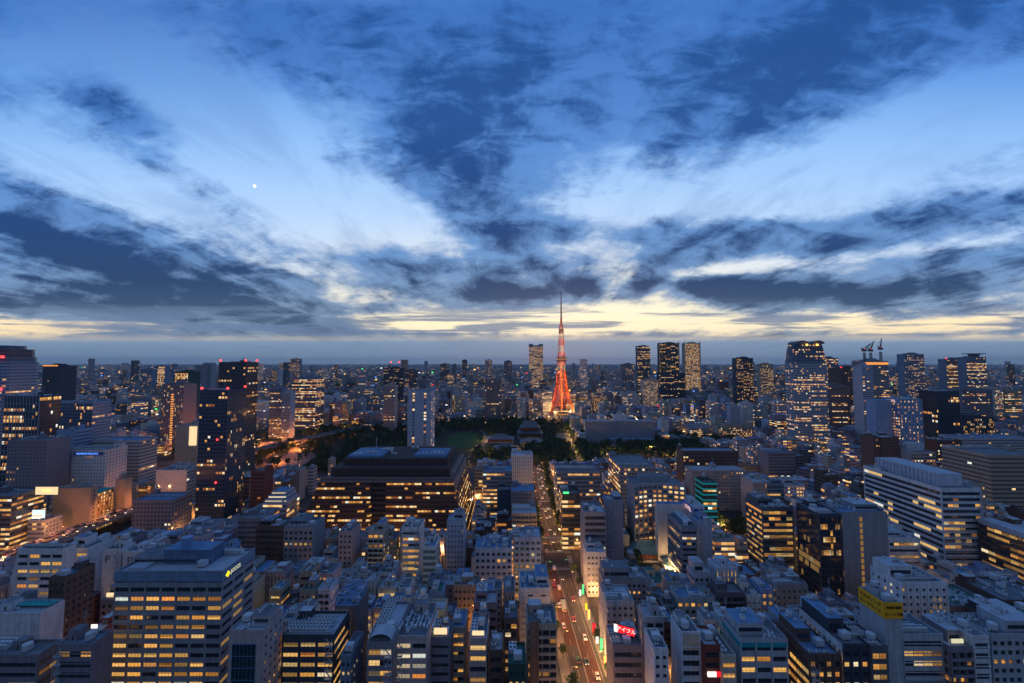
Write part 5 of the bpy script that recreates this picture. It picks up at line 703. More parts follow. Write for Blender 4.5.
def facade_material():
    m, t = mat('facade')
    uv = t.n('ShaderNodeUVMap', uv_map='uv')
    u, v, _ = t.sep(uv.outputs[0])
    a = t.n('ShaderNodeAttribute', attribute_name='wallcol'); f = t.n('ShaderNodeAttribute', attribute_name='fprm')
    bay_, fh_, ww_ = t.sep(f.outputs['Vector'])
    wh_ = f.outputs['Alpha']; lit = a.outputs['Alpha']
    cu = t.m('DIVIDE', u, t.m('MULTIPLY', bay_, 10.0)); cv = t.m('DIVIDE', v, t.m('MULTIPLY', fh_, 10.0))
    fu = t.m('FRACT', cu); fv = t.m('FRACT', cv); iu = t.m('FLOOR', cu); iv = t.m('FLOOR', cv)
    mu = t.m('LESS_THAN', t.m('ABSOLUTE', t.m('SUBTRACT', fu, .5)), t.m('MULTIPLY', ww_, .5))
    mv = t.m('LESS_THAN', t.m('ABSOLUTE', t.m('SUBTRACT', fv, .52)), t.m('MULTIPLY', wh_, .5))
    mask = t.m('MULTIPLY', mu, mv)
    r1 = t.white(t.vec(iu, iv, .5)); rf = t.white(t.vec(t.m('FLOOR', t.m('DIVIDE', cu, t.m('FLOOR', t.m('ADD', 2.0, t.m('MULTIPLY', t.m('MULTIPLY', ww_, ww_), 13.0))))), iv, 9.5)); r3 = t.white(t.vec(iu, iv, 33.3))
    on1 = t.m('MULTIPLY', t.m('LESS_THAN', rf, t.m('MULTIPLY', lit, .9)), t.m('LESS_THAN', r1, t.m('ADD', .48, t.m('MULTIPLY', ww_, .44))))
    on2 = t.m('LESS_THAN', r1, t.m('MULTIPLY', lit, .22))
    on = t.m('MAXIMUM', on1, on2)
    ecol = t.ramp(r3, [(0, (1.0,.28,.04)), (.35, (1.0,.42,.08)), (.7, (1.0,.55,.16)), (.9, (1.0,.70,.34)), (1, (.8,.85,.75))])
    # ceiling lights near the window head, furniture and blinds below
    inner = t.m('ADD', .45, t.m('MULTIPLY', fv, .9))
    nz = t.noise(t.vec(t.m('MULTIPLY', u, 1.0), t.m('MULTIPLY', v, 2.2), 0.0), .9, 3, .6)
    es = t.m('MULTIPLY', t.m('MULTIPLY', t.m('ADD', .25, t.m('MULTIPLY', r3, .9)), inner), t.m('ADD', .3, t.m('MULTIPLY', nz, 1.3)))
    es = t.m('MULTIPLY', t.m('MULTIPLY', es, t.m('MULTIPLY', on, mask)), LITK*1.15)
    g = t.n('ShaderNodeNewGeometry')
    n = t.noise(g.outputs['Position'], .2, 4, .65); ff = t.m('ADD', .75, t.m('MULTIPLY', n, .5))
    wall = t.mix(1.0, a.outputs['Color'], t.vec(ff, ff, ff), 'MULTIPLY')
    bc = t.mix(mask, wall, t.mix(.30, (.020,.028,.038), a.outputs['Color']))
    ro = t.m('SUBTRACT', .85, t.m('MULTIPLY', mask, .68))
    bsdf(t, bc, ro, .4, ecol, es); m.cycles.emission_sampling = 'NONE'; return m
def pane_material(name, stops, k):
    m, t = mat(name)
    oi = t.n('ShaderNodeObjectInfo'); uv = t.n('ShaderNodeUVMap', uv_map='uv'); u, v, _ = t.sep(uv.outputs[0])
    r = oi.outputs['Random']
    ec = t.ramp(r, stops)
    lx, ly, lz = t.sep(oi.outputs['Location'])
    n = t.noise(t.vec(t.m('ADD', u, t.m('MULTIPLY', r, 77.0)), t.m('MULTIPLY', v, .8), lz), 2.6, 4, .65)
    tube = t.m('GREATER_THAN', t.m('SINE', t.m('ADD', t.m('MULTIPLY', u, 3.2), t.m('MULTIPLY', v, 9.0))), .72)
    vn = t.m('FRACT', t.m('MULTIPLY', r, 7.7))
    v2 = t.m('FRACT', t.m('MULTIPLY', r, 31.3))
    blind = t.m('SUBTRACT', 1.0, t.m('MULTIPLY', t.m('GREATER_THAN', v, t.m('ADD', .5, t.m('MULTIPLY', v2, 2.6))), .55))
    es = t.m('MULTIPLY', t.m('MULTIPLY', t.m('ADD', .02, t.m('MULTIPLY', n, 1.5)), t.m('ADD', .25, t.m('MULTIPLY', vn, 1.15))), blind)
    es = t.m('MULTIPLY', es, t.m('ADD', .85, t.m('MULTIPLY', tube, .5)))
    es = t.m('MULTIPLY', es, k)
    bsdf(t, (.03,.035,.04), .15, .5, ec, es); m.cycles.emission_sampling = 'NONE'; return m
M = {}
M['wall'] = wall_material(); M['facade'] = facade_material()
M['pane_dark'] = simple('pane_dark', (.02,.03,.045), .12, .9, var=.5, scale=.5)
WARM = [(0,(1,.40,.06)), (.4,(1,.50,.11)), (.8,(1,.58,.17)), (1,(1,.70,.30))]
M['pane_lit'] = pane_material('pane_lit', WARM, .85)
M['pane_cool'] = pane_material('pane_cool', [(0,(1,.72,.38)), (.6,(1,.82,.55)), (1,(.85,.9,.8))], 1.0)
M['pane_amber'] = pane_material('pane_amber', [(0,(1,.33,.06)), (.6,(1,.45,.11)), (1,(1,.55,.18))], .9)
M['frame'] = simple('window_frame', (.10,.10,.11), .5)
M['roof_grey'] = simple('roof_grey', (.17,.185,.205), .9, .15, var=.8, scale=.3)
M['roof_blue'] = simple('roof_blue', (.13,.235,.37), .8, .2, var=.6, scale=.35)
M['roof_green'] = simple('roof_green', (.06,.17,.14), .85, .2, var=.4, scale=.3)
M['roof_teal'] = simple('roof_teal', (.03,.33,.30), .8, .2, var=.25, scale=.3)
M['roof_pale'] = simple('roof_pale', (.42,.46,.50), .85, .2, var=.35, scale=.3)
M['unit'] = simple('machine_paint', (.60,.63,.66), .55, .4, var=.2, scale=1.5)
M['steel'] = simple('galvanised_steel', (.38,.42,.47), .45, .5, var=.2, scale=1.0)
M['bluesteel'] = simple('blue_steel', (.14,.26,.46), .5, .4)
M['darkmetal'] = simple('dark_metal', (.04,.045,.05), .5, .4)
M['tank'] = simple('tank_plastic', (.50,.53,.56), .5, .4)
M['asphalt'] = simple('asphalt', (.045,.045,.048), .85, .25, var=.3, scale=.6)
M['redasphalt'] = simple('red_asphalt', (.065,.03,.028), .85, .2, var=.3, scale=.6)
M['paving'] = simple('paving', (.17,.155,.14), .85, .2, var=.3, scale=.8)
M['paint'] = simple('road_paint', (.36,.35,.32), .7, .2, var=.25, scale=1.2)
M['concrete'] = simple('concrete', (.28,.28,.29), .85, .2, var=.3, scale=.4)
M['bark'] = simple('bark', (.07,.05,.035), .9, .1)
M['glass'] = simple('car_glass', (.02,.025,.03), .1, .6)
M['tyre'] = simple('tyre_rubber', (.02,.02,.02), .9, .1)
M['tealband'] = simple('teal_band', (.02,.30,.34), .6, .3)
M['yellow'] = simple('yellow_panel', (.60,.34,.015), .6, .3, em=(1,.5,.01), es=.02, var=.1)
M['black'] = simple('black_lettering', (.01,.01,.012), .7, .2)
M['plum'] = simple('grey_lettering', (.16,.17,.20), .8, .2)
def leaf_material():
    m, t = mat('foliage'); g = t.n('ShaderNodeNewGeometry')
    n = t.noise(g.outputs['Position'], .12, 5, .7)
    c = t.ramp(n, [(.3,(.020,.038,.018)), (.55,(.045,.080,.030)), (.75,(.10,.13,.045))])
    bsdf(t, c, .85, .15); return m
M['leaf'] = leaf_material()
def ground_material():
    m, t = mat('ground'); g = t.n('ShaderNodeNewGeometry')
    n = t.noise(g.outputs['Position'], .02, 8, .7)
    c = t.ramp(n, [(.3,(.035,.036,.04)), (.6,(.06,.06,.062)), (.8,(.10,.095,.09))])
    bsdf(t, c, .9, .15); return m
M['ground'] = ground_material()
M['lawn'] = simple('lawn_grass', (.035,.075,.022), .9, .1, var=.5, scale=.06)
M['parkground'] = simple('park_soil', (.03,.035,.022), .9, .1, var=.4, scale=.05)
M['temple_roof'] = simple('temple_roof_tiles', (.10,.13,.16), .6, .3, var=.25, scale=.3)
M['temple_green'] = simple('copper_roof', (.10,.20,.20), .6, .3, var=.25, scale=.2)
M['temple_wood'] = simple('temple_wood', (.16,.07,.04), .8, .2)
M['orange'] = simple('international_orange', (.85,.14,.025), .55, .3, var=.05)
M['towerwhite'] = simple('tower_white_paint', (.72,.62,.48), .55, .3, var=.05)
M['red_lamp'] = glow('red_beacon', (1,.03,.03), 6.0)
M['sodium'] = glow('sodium_lamp', (1,.5,.14), 14.0)
M['ledlamp'] = glow('warm_white_lamp', (1,.85,.6), 14.0)
M['headlight'] = glow('headlight', (1,.80,.5), 6.0)
M['taillight'] = glow('taillight', (1,.05,.02), 2.2)
M['g_red'] = glow('sign_red', (1,.02,.035), 1.1); M['g_white'] = glow('sign_white', (1,.93,.84), 1.25); M['g_faint'] = glow('sign_cream_dim', (.9,.85,.55), .75)
M['g_green'] = glow('sign_green', (.08,.9,.22), 1.6); M['g_blue'] = glow('sign_blue', (.12,.32,1.0), 1.6)
M['g_amber'] = glow('sign_amber', (1,.5,.1), 2.4); M['g_cream'] = glow('sign_cream', (1,.70,.38), 1.05)
M['g_screen'] = glow('screen_light', (.72,.90,.95), 1.15); M['g_yellow'] = glow('sign_yellow', (1,.8,.02), 1.2)
M['g_pink'] = glow('sign_pink', (1,.6,.55), 1.1); M['g_teal'] = glow('teal_stripe', (.02,.35,.42), .35)
M['g_orangeband'] = glow('orange_strip', (1,.36,.08), 1.0)
M['g_moon'] = glow('moon_surface', (1,.97,.85), 3.0, 'NONE')
# ------------------------------------------------------------------ mesh builder
class MB:
    def __init__(s): s.v = []; s.f = []; s.m = []; s.uv = []; s.wc = []; s.fp = []; s.mats = []; s.off = 0
    def mi(s, name):
        if name not in s.mats: s.mats.append(name)
        return s.mats.index(name)
    def face(s, pts, m='wall', uv=None, wc=(.3,.3,.3,0), fp=(.3,.36,.6,.5)):
        b = len(s.v); s.v += [tuple(p) for p in pts]; s.f.append(tuple(range(b, b+len(pts)))); s.m.append(s.mi(m))
        s.uv += uv if uv else [(0, 0)]*len(pts); s.wc += [wc]*len(pts); s.fp += [fp]*len(pts)
    def box(s, x0, x1, y0, y1, z0, z1, m='wall', wc=(.3,.3,.3,0), top=None, bottom=False):
        P = [(x0,y0,z0),(x1,y0,z0),(x1,y1,z0),(x0,y1,z0),(x0,y0,z1),(x1,y0,z1),(x1,y1,z1),(x0,y1,z1)]
        for a in ((0,1,5,4),(1,2,6,5),(2,3,7,6),(3,0,4,7)): s.face([P[i] for i in a], m, wc=wc)
        s.face([P[i] for i in (4,5,6,7)], top or m, wc=wc)
        if bottom: s.face([P[i] for i in (3,2,1,0)], m, wc=wc)
    def bar(s, a, b, w, m='steel', w2=None, wc=(.3,.3,.3,0)):
        a = Vector(a); b = Vector(b); d = (b-a)
        if d.length < 1e-6: return
        d.normalize(); up = Vector((0,0,1)) if abs(d.z) < .9 else Vector((1,0,0))
        x = d.cross(up).normalized(); y = d.cross(x); w2 = w if w2 is None else w2
        A = [a+x*i*w/2+y*j*w/2 for i, j in ((-1,-1),(1,-1),(1,1),(-1,1))]; B = [b+x*i*w2/2+y*j*w2/2 for i, j in ((-1,-1),(1,-1),(1,1),(-1,1))]
        for k in range(4): s.face([A[k], A[(k+1)%4], B[(k+1)%4], B[k]][::-1], m, wc=wc)
        s.face(A, m, wc=wc); s.face(B[::-1], m, wc=wc)
    def cyl(s, x, y, z0, z1, r, m='tank', n=10, r2=None, cap=True, wc=(.3,.3,.3,0)):
        r2 = r if r2 is None else r2
        A = [(x+r*math.cos(2*math.pi*k/n), y+r*math.sin(2*math.pi*k/n), z0) for k in range(n)]
        B = [(x+r2*math.cos(2*math.pi*k/n), y+r2*math.sin(2*math.pi*k/n), z1) for k in range(n)]
        for k in range(n): s.face([A[k], A[(k+1)%n], B[(k+1)%n], B[k]], m, wc=wc)
        if cap and r2 > .01: s.face(B, m, wc=wc)
    def wallrect(s, p0, p1, z0, z1, prm, wc, seed=0.0):
        """facade quad from ground point p0 to p1 with window pattern in metres"""
        L = math.hypot(p1[0]-p0[0], p1[1]-p0[1])
        bay, fh, ww, wh = prm
        if ww > 0: n = max(1, round(L/bay)); bay = L/n; k = max(1, round((z1-z0)/fh)); fh = (z1-z0)/k
        ou = math.floor(seed*997)*bay; ov = math.floor(seed*131)*fh
        s.face([(p0[0],p0[1],z0),(p1[0],p1[1],z0),(p1[0],p1[1],z1),(p0[0],p0[1],z1)], 'facade',
               [(ou,ov),(ou+L,ov),(ou+L,ov+z1-z0),(ou,ov+z1-z0)], wc, (bay/10, fh/10, ww, wh))
    def mesh(s, name):
        me = bpy.data.meshes.new(name); me.from_pydata(s.v, [], s.f)
        for k in s.mats: me.materials.append(M[k])
        me.polygons.foreach_set('material_index', s.m)
        u = me.uv_layers.new(name='uv'); u.data.foreach_set('uv', [c for p in s.uv for c in p])
        for nm, dat in (('wallcol', s.wc), ('fprm', s.fp)):
            a = me.attributes.new(nm, 'FLOAT_COLOR', 'CORNER'); a.data.foreach_set('color', [c for p in dat for c in p])
        me.update(); return me
    def build(s, name, parent=None, loc=(0,0,0), rz=0):
        if not s.f: return None
        return put(name, s.mesh(name), parent, loc, rz)
def put(name, me, parent=None, loc=(0,0,0), rz=0):
    o = bpy.data.objects.new(name, me); col.objects.link(o); o.parent = parent; o.location = loc
    o.rotation_euler = (0, 0, rz); return o
def tag(o, label=None, cat=None, group=None, kind=None):
    if label: o['label'] = label
    if cat: o['category'] = cat
    if group: o['group'] = group
    if kind: o['kind'] = kind
    return o
def thing(name, label, cat, loc=(0,0,0), rz=0, group=None):
    o = put(name, None, None, loc, rz); o.empty_display_size = 1; return tag(o, label, cat, group)
def copy_tree(o, parent=None, label=None):
    c = o.copy(); col.objects.link(c); c.parent = parent
    if label: c['label'] = label
    for ch in [x for x in KIDS.get(o.name, [])]: copy_tree(ch, c)
    return c
KIDS = {}
def freeze(o):
    """remember the children of a prototype so that it can be copied many times"""
    ks = [x for x in col.objects if x.parent == o]; KIDS[o.name] = ks
    for k in ks:
        kk = [x for x in col.objects if x.parent == k]
        if kk: KIDS[k.name] = kk
    return o
# ------------------------------------------------------------------ rooftop equipment meshes, shared by all roofs
rnd = random.Random(11)
def ac_mesh(w, d, h, fans):
    b = MB(); b.box(-w/2, w/2, -d/2, d/2, .25, h, 'unit'); b.box(-w/2+.1, w/2-.1, -d/2+.1, d/2-.1, 0, .25, 'darkmetal')
    for k in range(fans):
        x = -w/2+w*(k+.5)/fans; b.cyl(x, 0, h, h+.12, min(d, w/fans)*.38, 'darkmetal', 10)
    for k in range(4): b.box(-w/2+.15, w/2-.15, -d/2-.03, -d/2-.005, .5+k*(h-.8)/4, .5+k*(h-.8)/4+.12, 'darkmetal')
    return b.mesh('air_conditioner')
ACS = [ac_mesh(2.2,1.2,1.7,1), ac_mesh(4.2,1.4,1.9,3), ac_mesh(3.0,2.0,2.4,2), ac_mesh(1.4,1.0,1.4,1)]
def tank_mesh():
    b = MB()
    for x in (-1,1):
        for y in (-1,1): b.box(x*1.0-.08, x*1.0+.08, y*1.0-.08, y*1.0+.08, 0, 1.2, 'steel')
    b.cyl(0,0,1.2,3.4,1.6,'tank',14); b.cyl(0,0,3.4,3.9,1.6,'tank',14,r2=.5); return b.mesh('water_tank')
def boxtank_mesh():
    b = MB(); b.box(-1.6,1.6,-1.3,1.3,.5,2.9,'tank')
    for k in range(3): b.box(-1.65,1.65,-1.35,1.35,.9+k*.7,.98+k*.7,'steel')
    b.box(-1.3,1.3,-1.1,1.1,0,.5,'darkmetal'); return b.mesh('water_tank')
TANKS = [tank_mesh(), boxtank_mesh()]
def mast_mesh():
    b = MB(); b.bar((0,0,0),(0,0,6),.14,'steel')
    for k in range(4): b.bar((-.8,0,3.2+k*.7),(.8,0,3.2+k*.7),.06,'steel')
    return b.mesh('antenna')
MAST = mast_mesh()
def door_mesh():
    b = MB(); b.box(-.5, .5, -.05, 0, 0, 2.1, 'darkmetal'); b.box(-.62, -.5, -.08, 0, 0, 2.2, 'unit'); b.box(.5, .62, -.08, 0, 0, 2.2, 'unit'); return b.mesh('penthouse_door')
DOOR = door_mesh()
def pipes_mesh(w, d, n):
    b = MB()
    for k in range(n):
        y = -d/2 + d*(k+.5)/n
        x = -w/2+(k*1.3) % (w*.25); e = w/2-(k*2.1) % (w*.3)
        b.bar((x, y, .5),(e, y, .5), .32 if k % 3 else .7, 'steel'); b.bar((e, y, .5),(e, y+d/n*.8, .5), .3, 'steel')
        b.box(x-.4, x+.4, y-.4, y+.4, 0, 1.3, 'unit')
    return b.mesh('roof_pipes')
def rail_mesh(w, d):
    b = MB(); pts = [(-w/2,-d/2),(w/2,-d/2),(w/2,d/2),(-w/2,d/2)]
    for k in range(4):
        p, q = pts[k], pts[(k+1)%4]
        for z in (.6,1.1): b.bar((p[0],p[1],z),(q[0],q[1],z),.07,'steel')
        L = math.hypot(q[0]-p[0], q[1]-p[1]); n = max(1, int(L/2.5))
        for j in range(n): b.bar((p[0]+(q[0]-p[0])*j/n, p[1]+(q[1]-p[1])*j/n, 0), (p[0]+(q[0]-p[0])*j/n, p[1]+(q[1]-p[1])*j/n, 1.1), .07, 'steel')
    return b.mesh('railing')
ROOFS = dict(grey='roof_grey', blue='roof_blue', green='roof_green', teal='roof_teal', pale='roof_pale')
def roof_kit(root, W, D, H, rs, wc, roofc='grey', feature=None, dense=1.0, pent=True):
    """roof slab, penthouse and machines of one building; the wall top (parapet) stands at H"""
    t_ = .35
    if feature is not None and rs.random() < .45 and W > 9 and D > 9 and pent:      # set-back upper storey
        sx0 = rs.choice([-1, 1]); w2 = W*rs.uniform(.4,.62); uh = rs.uniform(2.8, 6.2); ux = sx0*(W/2-w2/2-.8); ud = D*rs.uniform(.5,.8)
        u = MB(); u.box(-w2/2, w2/2, -ud/2, ud/2, 0, uh, 'wall', wc, top=ROOFS[rs.choice(['grey','pale','blue'])]); u.box(-w2/2+.6, w2/2-.6, -ud/2-.06, -ud/2-.01, uh*.3, uh*.62, 'pane_dark')
        u.box(-w2/2-.1, w2/2+.1, -ud/2-.1, ud/2+.1, uh-.3, uh-.05, 'wall', wc); uo = u.build('upper_storey', root, (ux, D/2-ud/2-.7, H-1.0)); pent = False
        for _ in range(3): put('air_conditioner', rs.choice(ACS), uo, (rs.uniform(-w2/2+2.2, w2/2-2.2) if w2 > 5 else 0, rs.uniform(-ud/2+1, ud/2-1), uh), rs.choice([0, math.pi/2])).scale = (.7,.7,.8)
        ex_ = (ux-w2/2-.5, ux+w2/2+.5, D/2-ud-1.0, D/2)
    else: ex_ = None
    r = MB(); r.box(-W/2+t_, W/2-t_, -D/2+t_, D/2-t_, H-1.6, H-1.0, ROOFS[roofc]); r.build('roof', root)
    z = H-1.0; free = []
    if feature is not None and rs.random() < .06 and W > 7:
        s_ = MB(); sw = W*rs.uniform(.35,.7); s_.box(-sw/2, sw/2, 0, .4, 1.6, 1.6+rs.uniform(1.4,2.6), rs.choice(['g_cream','g_white','g_amber','g_faint']), bottom=True); s_.bar((-sw*.3,.2,0),(-sw*.3,.2,1.6),.2,'steel'); s_.bar((sw*.3,.2,0),(sw*.3,.2,1.6),.2,'steel'); s_.build('roof_sign', root, (0, -D/2+.7, z))
    px0, px1, py0, py1 = ex_ or (9e9, -9e9, 9e9, -9e9)
    if pent and W > 7 and D > 7:
        pw = min(W*.45, rs.uniform(3.5, 7)); pd = min(D*.5, rs.uniform(3.5, 6)); cx = rs.choice([-1,0,1])*(W/2-pw/2-1.0); cy_ = (D/2-pd/2-1.0)*rs.choice([1,1,.2])
        ph = rs.uniform(2.8, 4.6)
        p = MB(); p.box(-pw/2, pw/2, -pd/2, pd/2, 0, ph, 'wall', wc, top=ROOFS[rs.choice(['grey','pale',roofc])])
        p.box(-pw/2-.12, pw/2+.12, -pd/2-.12, pd/2+.12, ph-.35, ph-.1, 'wall', wc)
        o = p.build('stair_penthouse', root, (cx, cy_, z)); px0, px1, py0, py1 = cx-pw/2-.4, cx+pw/2+.4, cy_-pd/2-.4, cy_+pd/2+.4
        if rs.random() < .35: put('water_tank', rs.choice(TANKS), o, (0, 0, ph)).scale = (rs.uniform(.6,1.0),)*3
        if rs.random() < .4: put('antenna', MAST, o, (pw*.3, pd*.3, ph), rs.uniform(0,3))
        put('penthouse_door', DOOR, o, (0, -pd/2-.02, 0))
    if feature == 0:
        for _ in range(6):
            x = rs.uniform(-W/2+2.3, W/2-2.3) if W > 5 else 0; y_ = rs.uniform(-D/2+2, D/2-2) if D > 5 else 0
            if not (px0-1.6 < x < px1+1.6 and py0-1.6 < y_ < py1+1.6): put('water_tank', rs.choice(TANKS), root, (x, y_, z)); free.append((x,y_)); break
    n = int(W*D/26*dense)
    row = rs.random() < .6; yy = rs.uniform(-D/2+1.6, D/2-1.6) if D > 4 else 0; am = rs.choice(ACS); sz = 4.4 if am is ACS[1] else 3.1
    for k in range(min(n, 22)):
        if row:
            x = -W/2+1.8+sz*(k % max(1, int((W-3)/sz))); y_ = yy+2.2*(k//max(1, int((W-3)/sz)))
            if y_ > D/2-1.4: y_ -= (D-3)
        else: x = rs.uniform(-W/2+1.4, W/2-1.4); y_ = rs.uniform(-D/2+1.2, D/2-1.2)
        if px0-1.6 < x < px1+1.6 and py0-1 < y_ < py1+1: continue
        if abs(x) > W/2-1.2 or abs(y_) > D/2-1.0: continue
        if any(abs(x-a) < 2.3 and abs(y_-c) < 1.9 for a, c in free): continue
        free.append((x, y_)); m_ = am if row else rs.choice(ACS)
        put('air_conditioner', m_, root, (x, y_, z), 0 if row else rs.choice([0, math.pi/2]))
    if dense > 1.1 and rs.random() < .5 and W > 9 and D > 7: put('roof_pipes', pipes_mesh(W*.5, D*.35, 5), root, (W*.15, -D*.1, z+.05), rs.choice([0, 0, math.pi/2]))
    if dense > 1.1 and rs.random() < .35: put('railing', rail_mesh(W-1.0, D-1.0), root, (0, 0, z+.8))
    return z
# ------------------------------------------------------------------ near buildings: real window openings
WCACHE = {}
def window_mesh(w, h, kind):
    key = (round(w, 2), round(h, 2), kind)
    if key in WCACHE: return WCACHE[key]
    b = MB()
    b.face([(-w/2,0,0),(w/2,0,0),(w/2,0,h),(-w/2,0,h)], kind, [(0,0),(w,0),(w,h),(0,h)])
    fr = .07; n = max(1, round(w/1.6))
    for z in (0, h-fr): b.box(-w/2, w/2, -.06, -.002, z, z+fr, 'frame')
    for k in range(n+1):
        x = -w/2+(w-fr)*k/n; b.box(x, x+fr, -.058, -.003, fr, h-fr, 'frame')
    if h > 1.9: b.box(-w/2, w/2, -.05, -.004, h*.3, h*.3+.06, 'frame')
    WCACHE[key] = b.mesh('window'); return WCACHE[key]
def openings(kind, bay, fh, ww, wh, L, H, z0, skiptop):
    """(u0,u1,v0,v1) of every wall opening and how many windows stand side by side in it"""
    out = []; nf = max(1, int((H-skiptop-z0)/fh)); fh = (H-skiptop-z0)/nf
    nb = max(1, round(L/bay)); bw = L/nb
    for f in range(nf):
        v0 = z0+f*fh+fh*(.55-wh/2); v1 = v0+fh*wh
        if kind in ('ribbon','band','curtain'):
            e = (1-ww)*bw+.5; out.append((f, e, L-e, v0, v1, nb))
        elif kind == 'column':
            c = (.22, .62) if L > 12 else (.5,)
            for q in c: out.append((f, L*q-1.1, L*q+1.1, v0, v1, 1))
        else:
            for k in range(nb): out.append((f, k*bw+bw*(1-ww)/2, k*bw+bw*(1+ww)/2, v0, v1, 1))
    return out
def detailed_wall(mb, wins, p, ang, L, H, st, wc, lit, rs, front, topdark=0, cool=0, skiptop=2.2, amber=0, ground_lit=False):
    """one facade with real recessed openings; p = left end at the ground, ang = direction of the wall"""
    kind, bay, fh, ww, wh = st
    ca, sa = math.cos(ang), math.sin(ang); nx, ny = sa, -ca          # outward normal
    P = lambda u, v, d=0: (p[0]+ca*u-nx*d, p[1]+sa*u-ny*d, v)
    if kind == 'blank': 
        mb.face([P(0,0),P(L,0),P(L,H),P(0,H)], 'wall', wc=wc); return
    ops = openings(kind, bay, fh, ww, wh, L, H, 1.0, skiptop)
    rows = {}
    for o in ops: rows.setdefault(o[0], []).append(o)
    z = 0.0; nf = len(rows)
    for f in range(nf):
        r = rows[f]; v0, v1 = r[0][3], r[0][4]
        mb.face([P(0,z),P(L,z),P(L,v0),P(0,v0)], 'wall', wc=wc)
        u = 0.0
        seg = [rs.random() < lit*1.15 for _ in range(40)] if L > 22 else [rs.random() < lit*1.15]*40
        for (_, a, b_, v0, v1, n) in r:
            if a-u > .001: mb.face([P(u,v0),P(a,v0),P(a,v1),P(u,v1)], 'wall', wc=wc)
            d = .35
            mb.face([P(a,v0),P(b_,v0),P(b_,v0,d),P(a,v0,d)], 'wall', wc=wc); mb.face([P(a,v1,d),P(b_,v1,d),P(b_,v1),P(a,v1)], 'wall', wc=wc)
            mb.face([P(a,v0),P(a,v0,d),P(a,v1,d),P(a,v1)], 'wall', wc=wc); mb.face([P(b_,v0,d),P(b_,v0),P(b_,v1),P(b_,v1,d)], 'wall', wc=wc)
            w = (b_-a)/n
            for k in range(n):
                top = f >= nf-topdark
                on = (not top) and (rs.random() < (.84 if seg[int(a+w*k)//13 % 40] else lit*.2))
                kd = 'pane_dark'
                if on: kd = 'pane_cool' if (cool and rs.random() < .8) or rs.random() < .08 else 'pane_amber' if (amber or rs.random() < .12) else 'pane_lit'
                wins.append((0 if front else 1, P(a+w*(k+.5), v0, d-.02), ang, w-.04, v1-v0, kd))
            u = b_
        if L-u > .001: mb.face([P(u,v0),P(L,v0),P(L,v1),P(u,v1)], 'wall', wc=wc)
        z = v1
    mb.face([P(0,z),P(L,z),P(L,H),P(0,H)], 'wall', wc=wc)
def place_windows(wins, root, cap=100):
    wins.sort(key=lambda q: (q[0], q[5] == 'pane_dark'))
    for q in wins[:cap]:
        put('window', window_mesh(q[3], q[4], q[5]), root, q[1], q[2])
    if len(wins) > cap:
        b = MB()
        for q in wins[cap:]:
            ca, sa = math.cos(q[2]), math.sin(q[2]); w = q[3]; h = q[4]; x, y_, z = q[1]
            b.face([(x-ca*w/2, y_-sa*w/2, z),(x+ca*w/2, y_+sa*w/2, z),(x+ca*w/2, y_+sa*w/2, z+h),(x-ca*w/2, y_-sa*w/2, z+h)], q[5], [(z, x),(z+w, x),(z+w, x+h),(z, x+h)])
        o = b.build('windows', root); o['kind'] = 'stuff'
def balconies(root, W, D, H, st, wc, y0):
    fh = st[2]; nf = max(1, int((H-3.2)/fh)); fh = (H-3.2)/nf
    b = MB(); b.box(-W/2+.4, W/2-.4, -1.1, -.01, 0, .18, 'wall', wc, bottom=True); b.box(-W/2+.4, W/2-.4, -1.1, -1.0, .18, 1.15, 'wall', tuple(c*1.1 for c in wc[:3])+(0,))
    n = max(2, round(W/st[1]))
    for k in range(n+1):
        x = -W/2+.4+(W-.95)*k/n; b.box(x, x+.15, -1.0, -.02, 1.15, fh-.02, 'wall', wc)
    me = b.mesh('balcony')
    for f in range(1, nf): put('balcony', me, root, (0, y0, 1.0+f*fh))
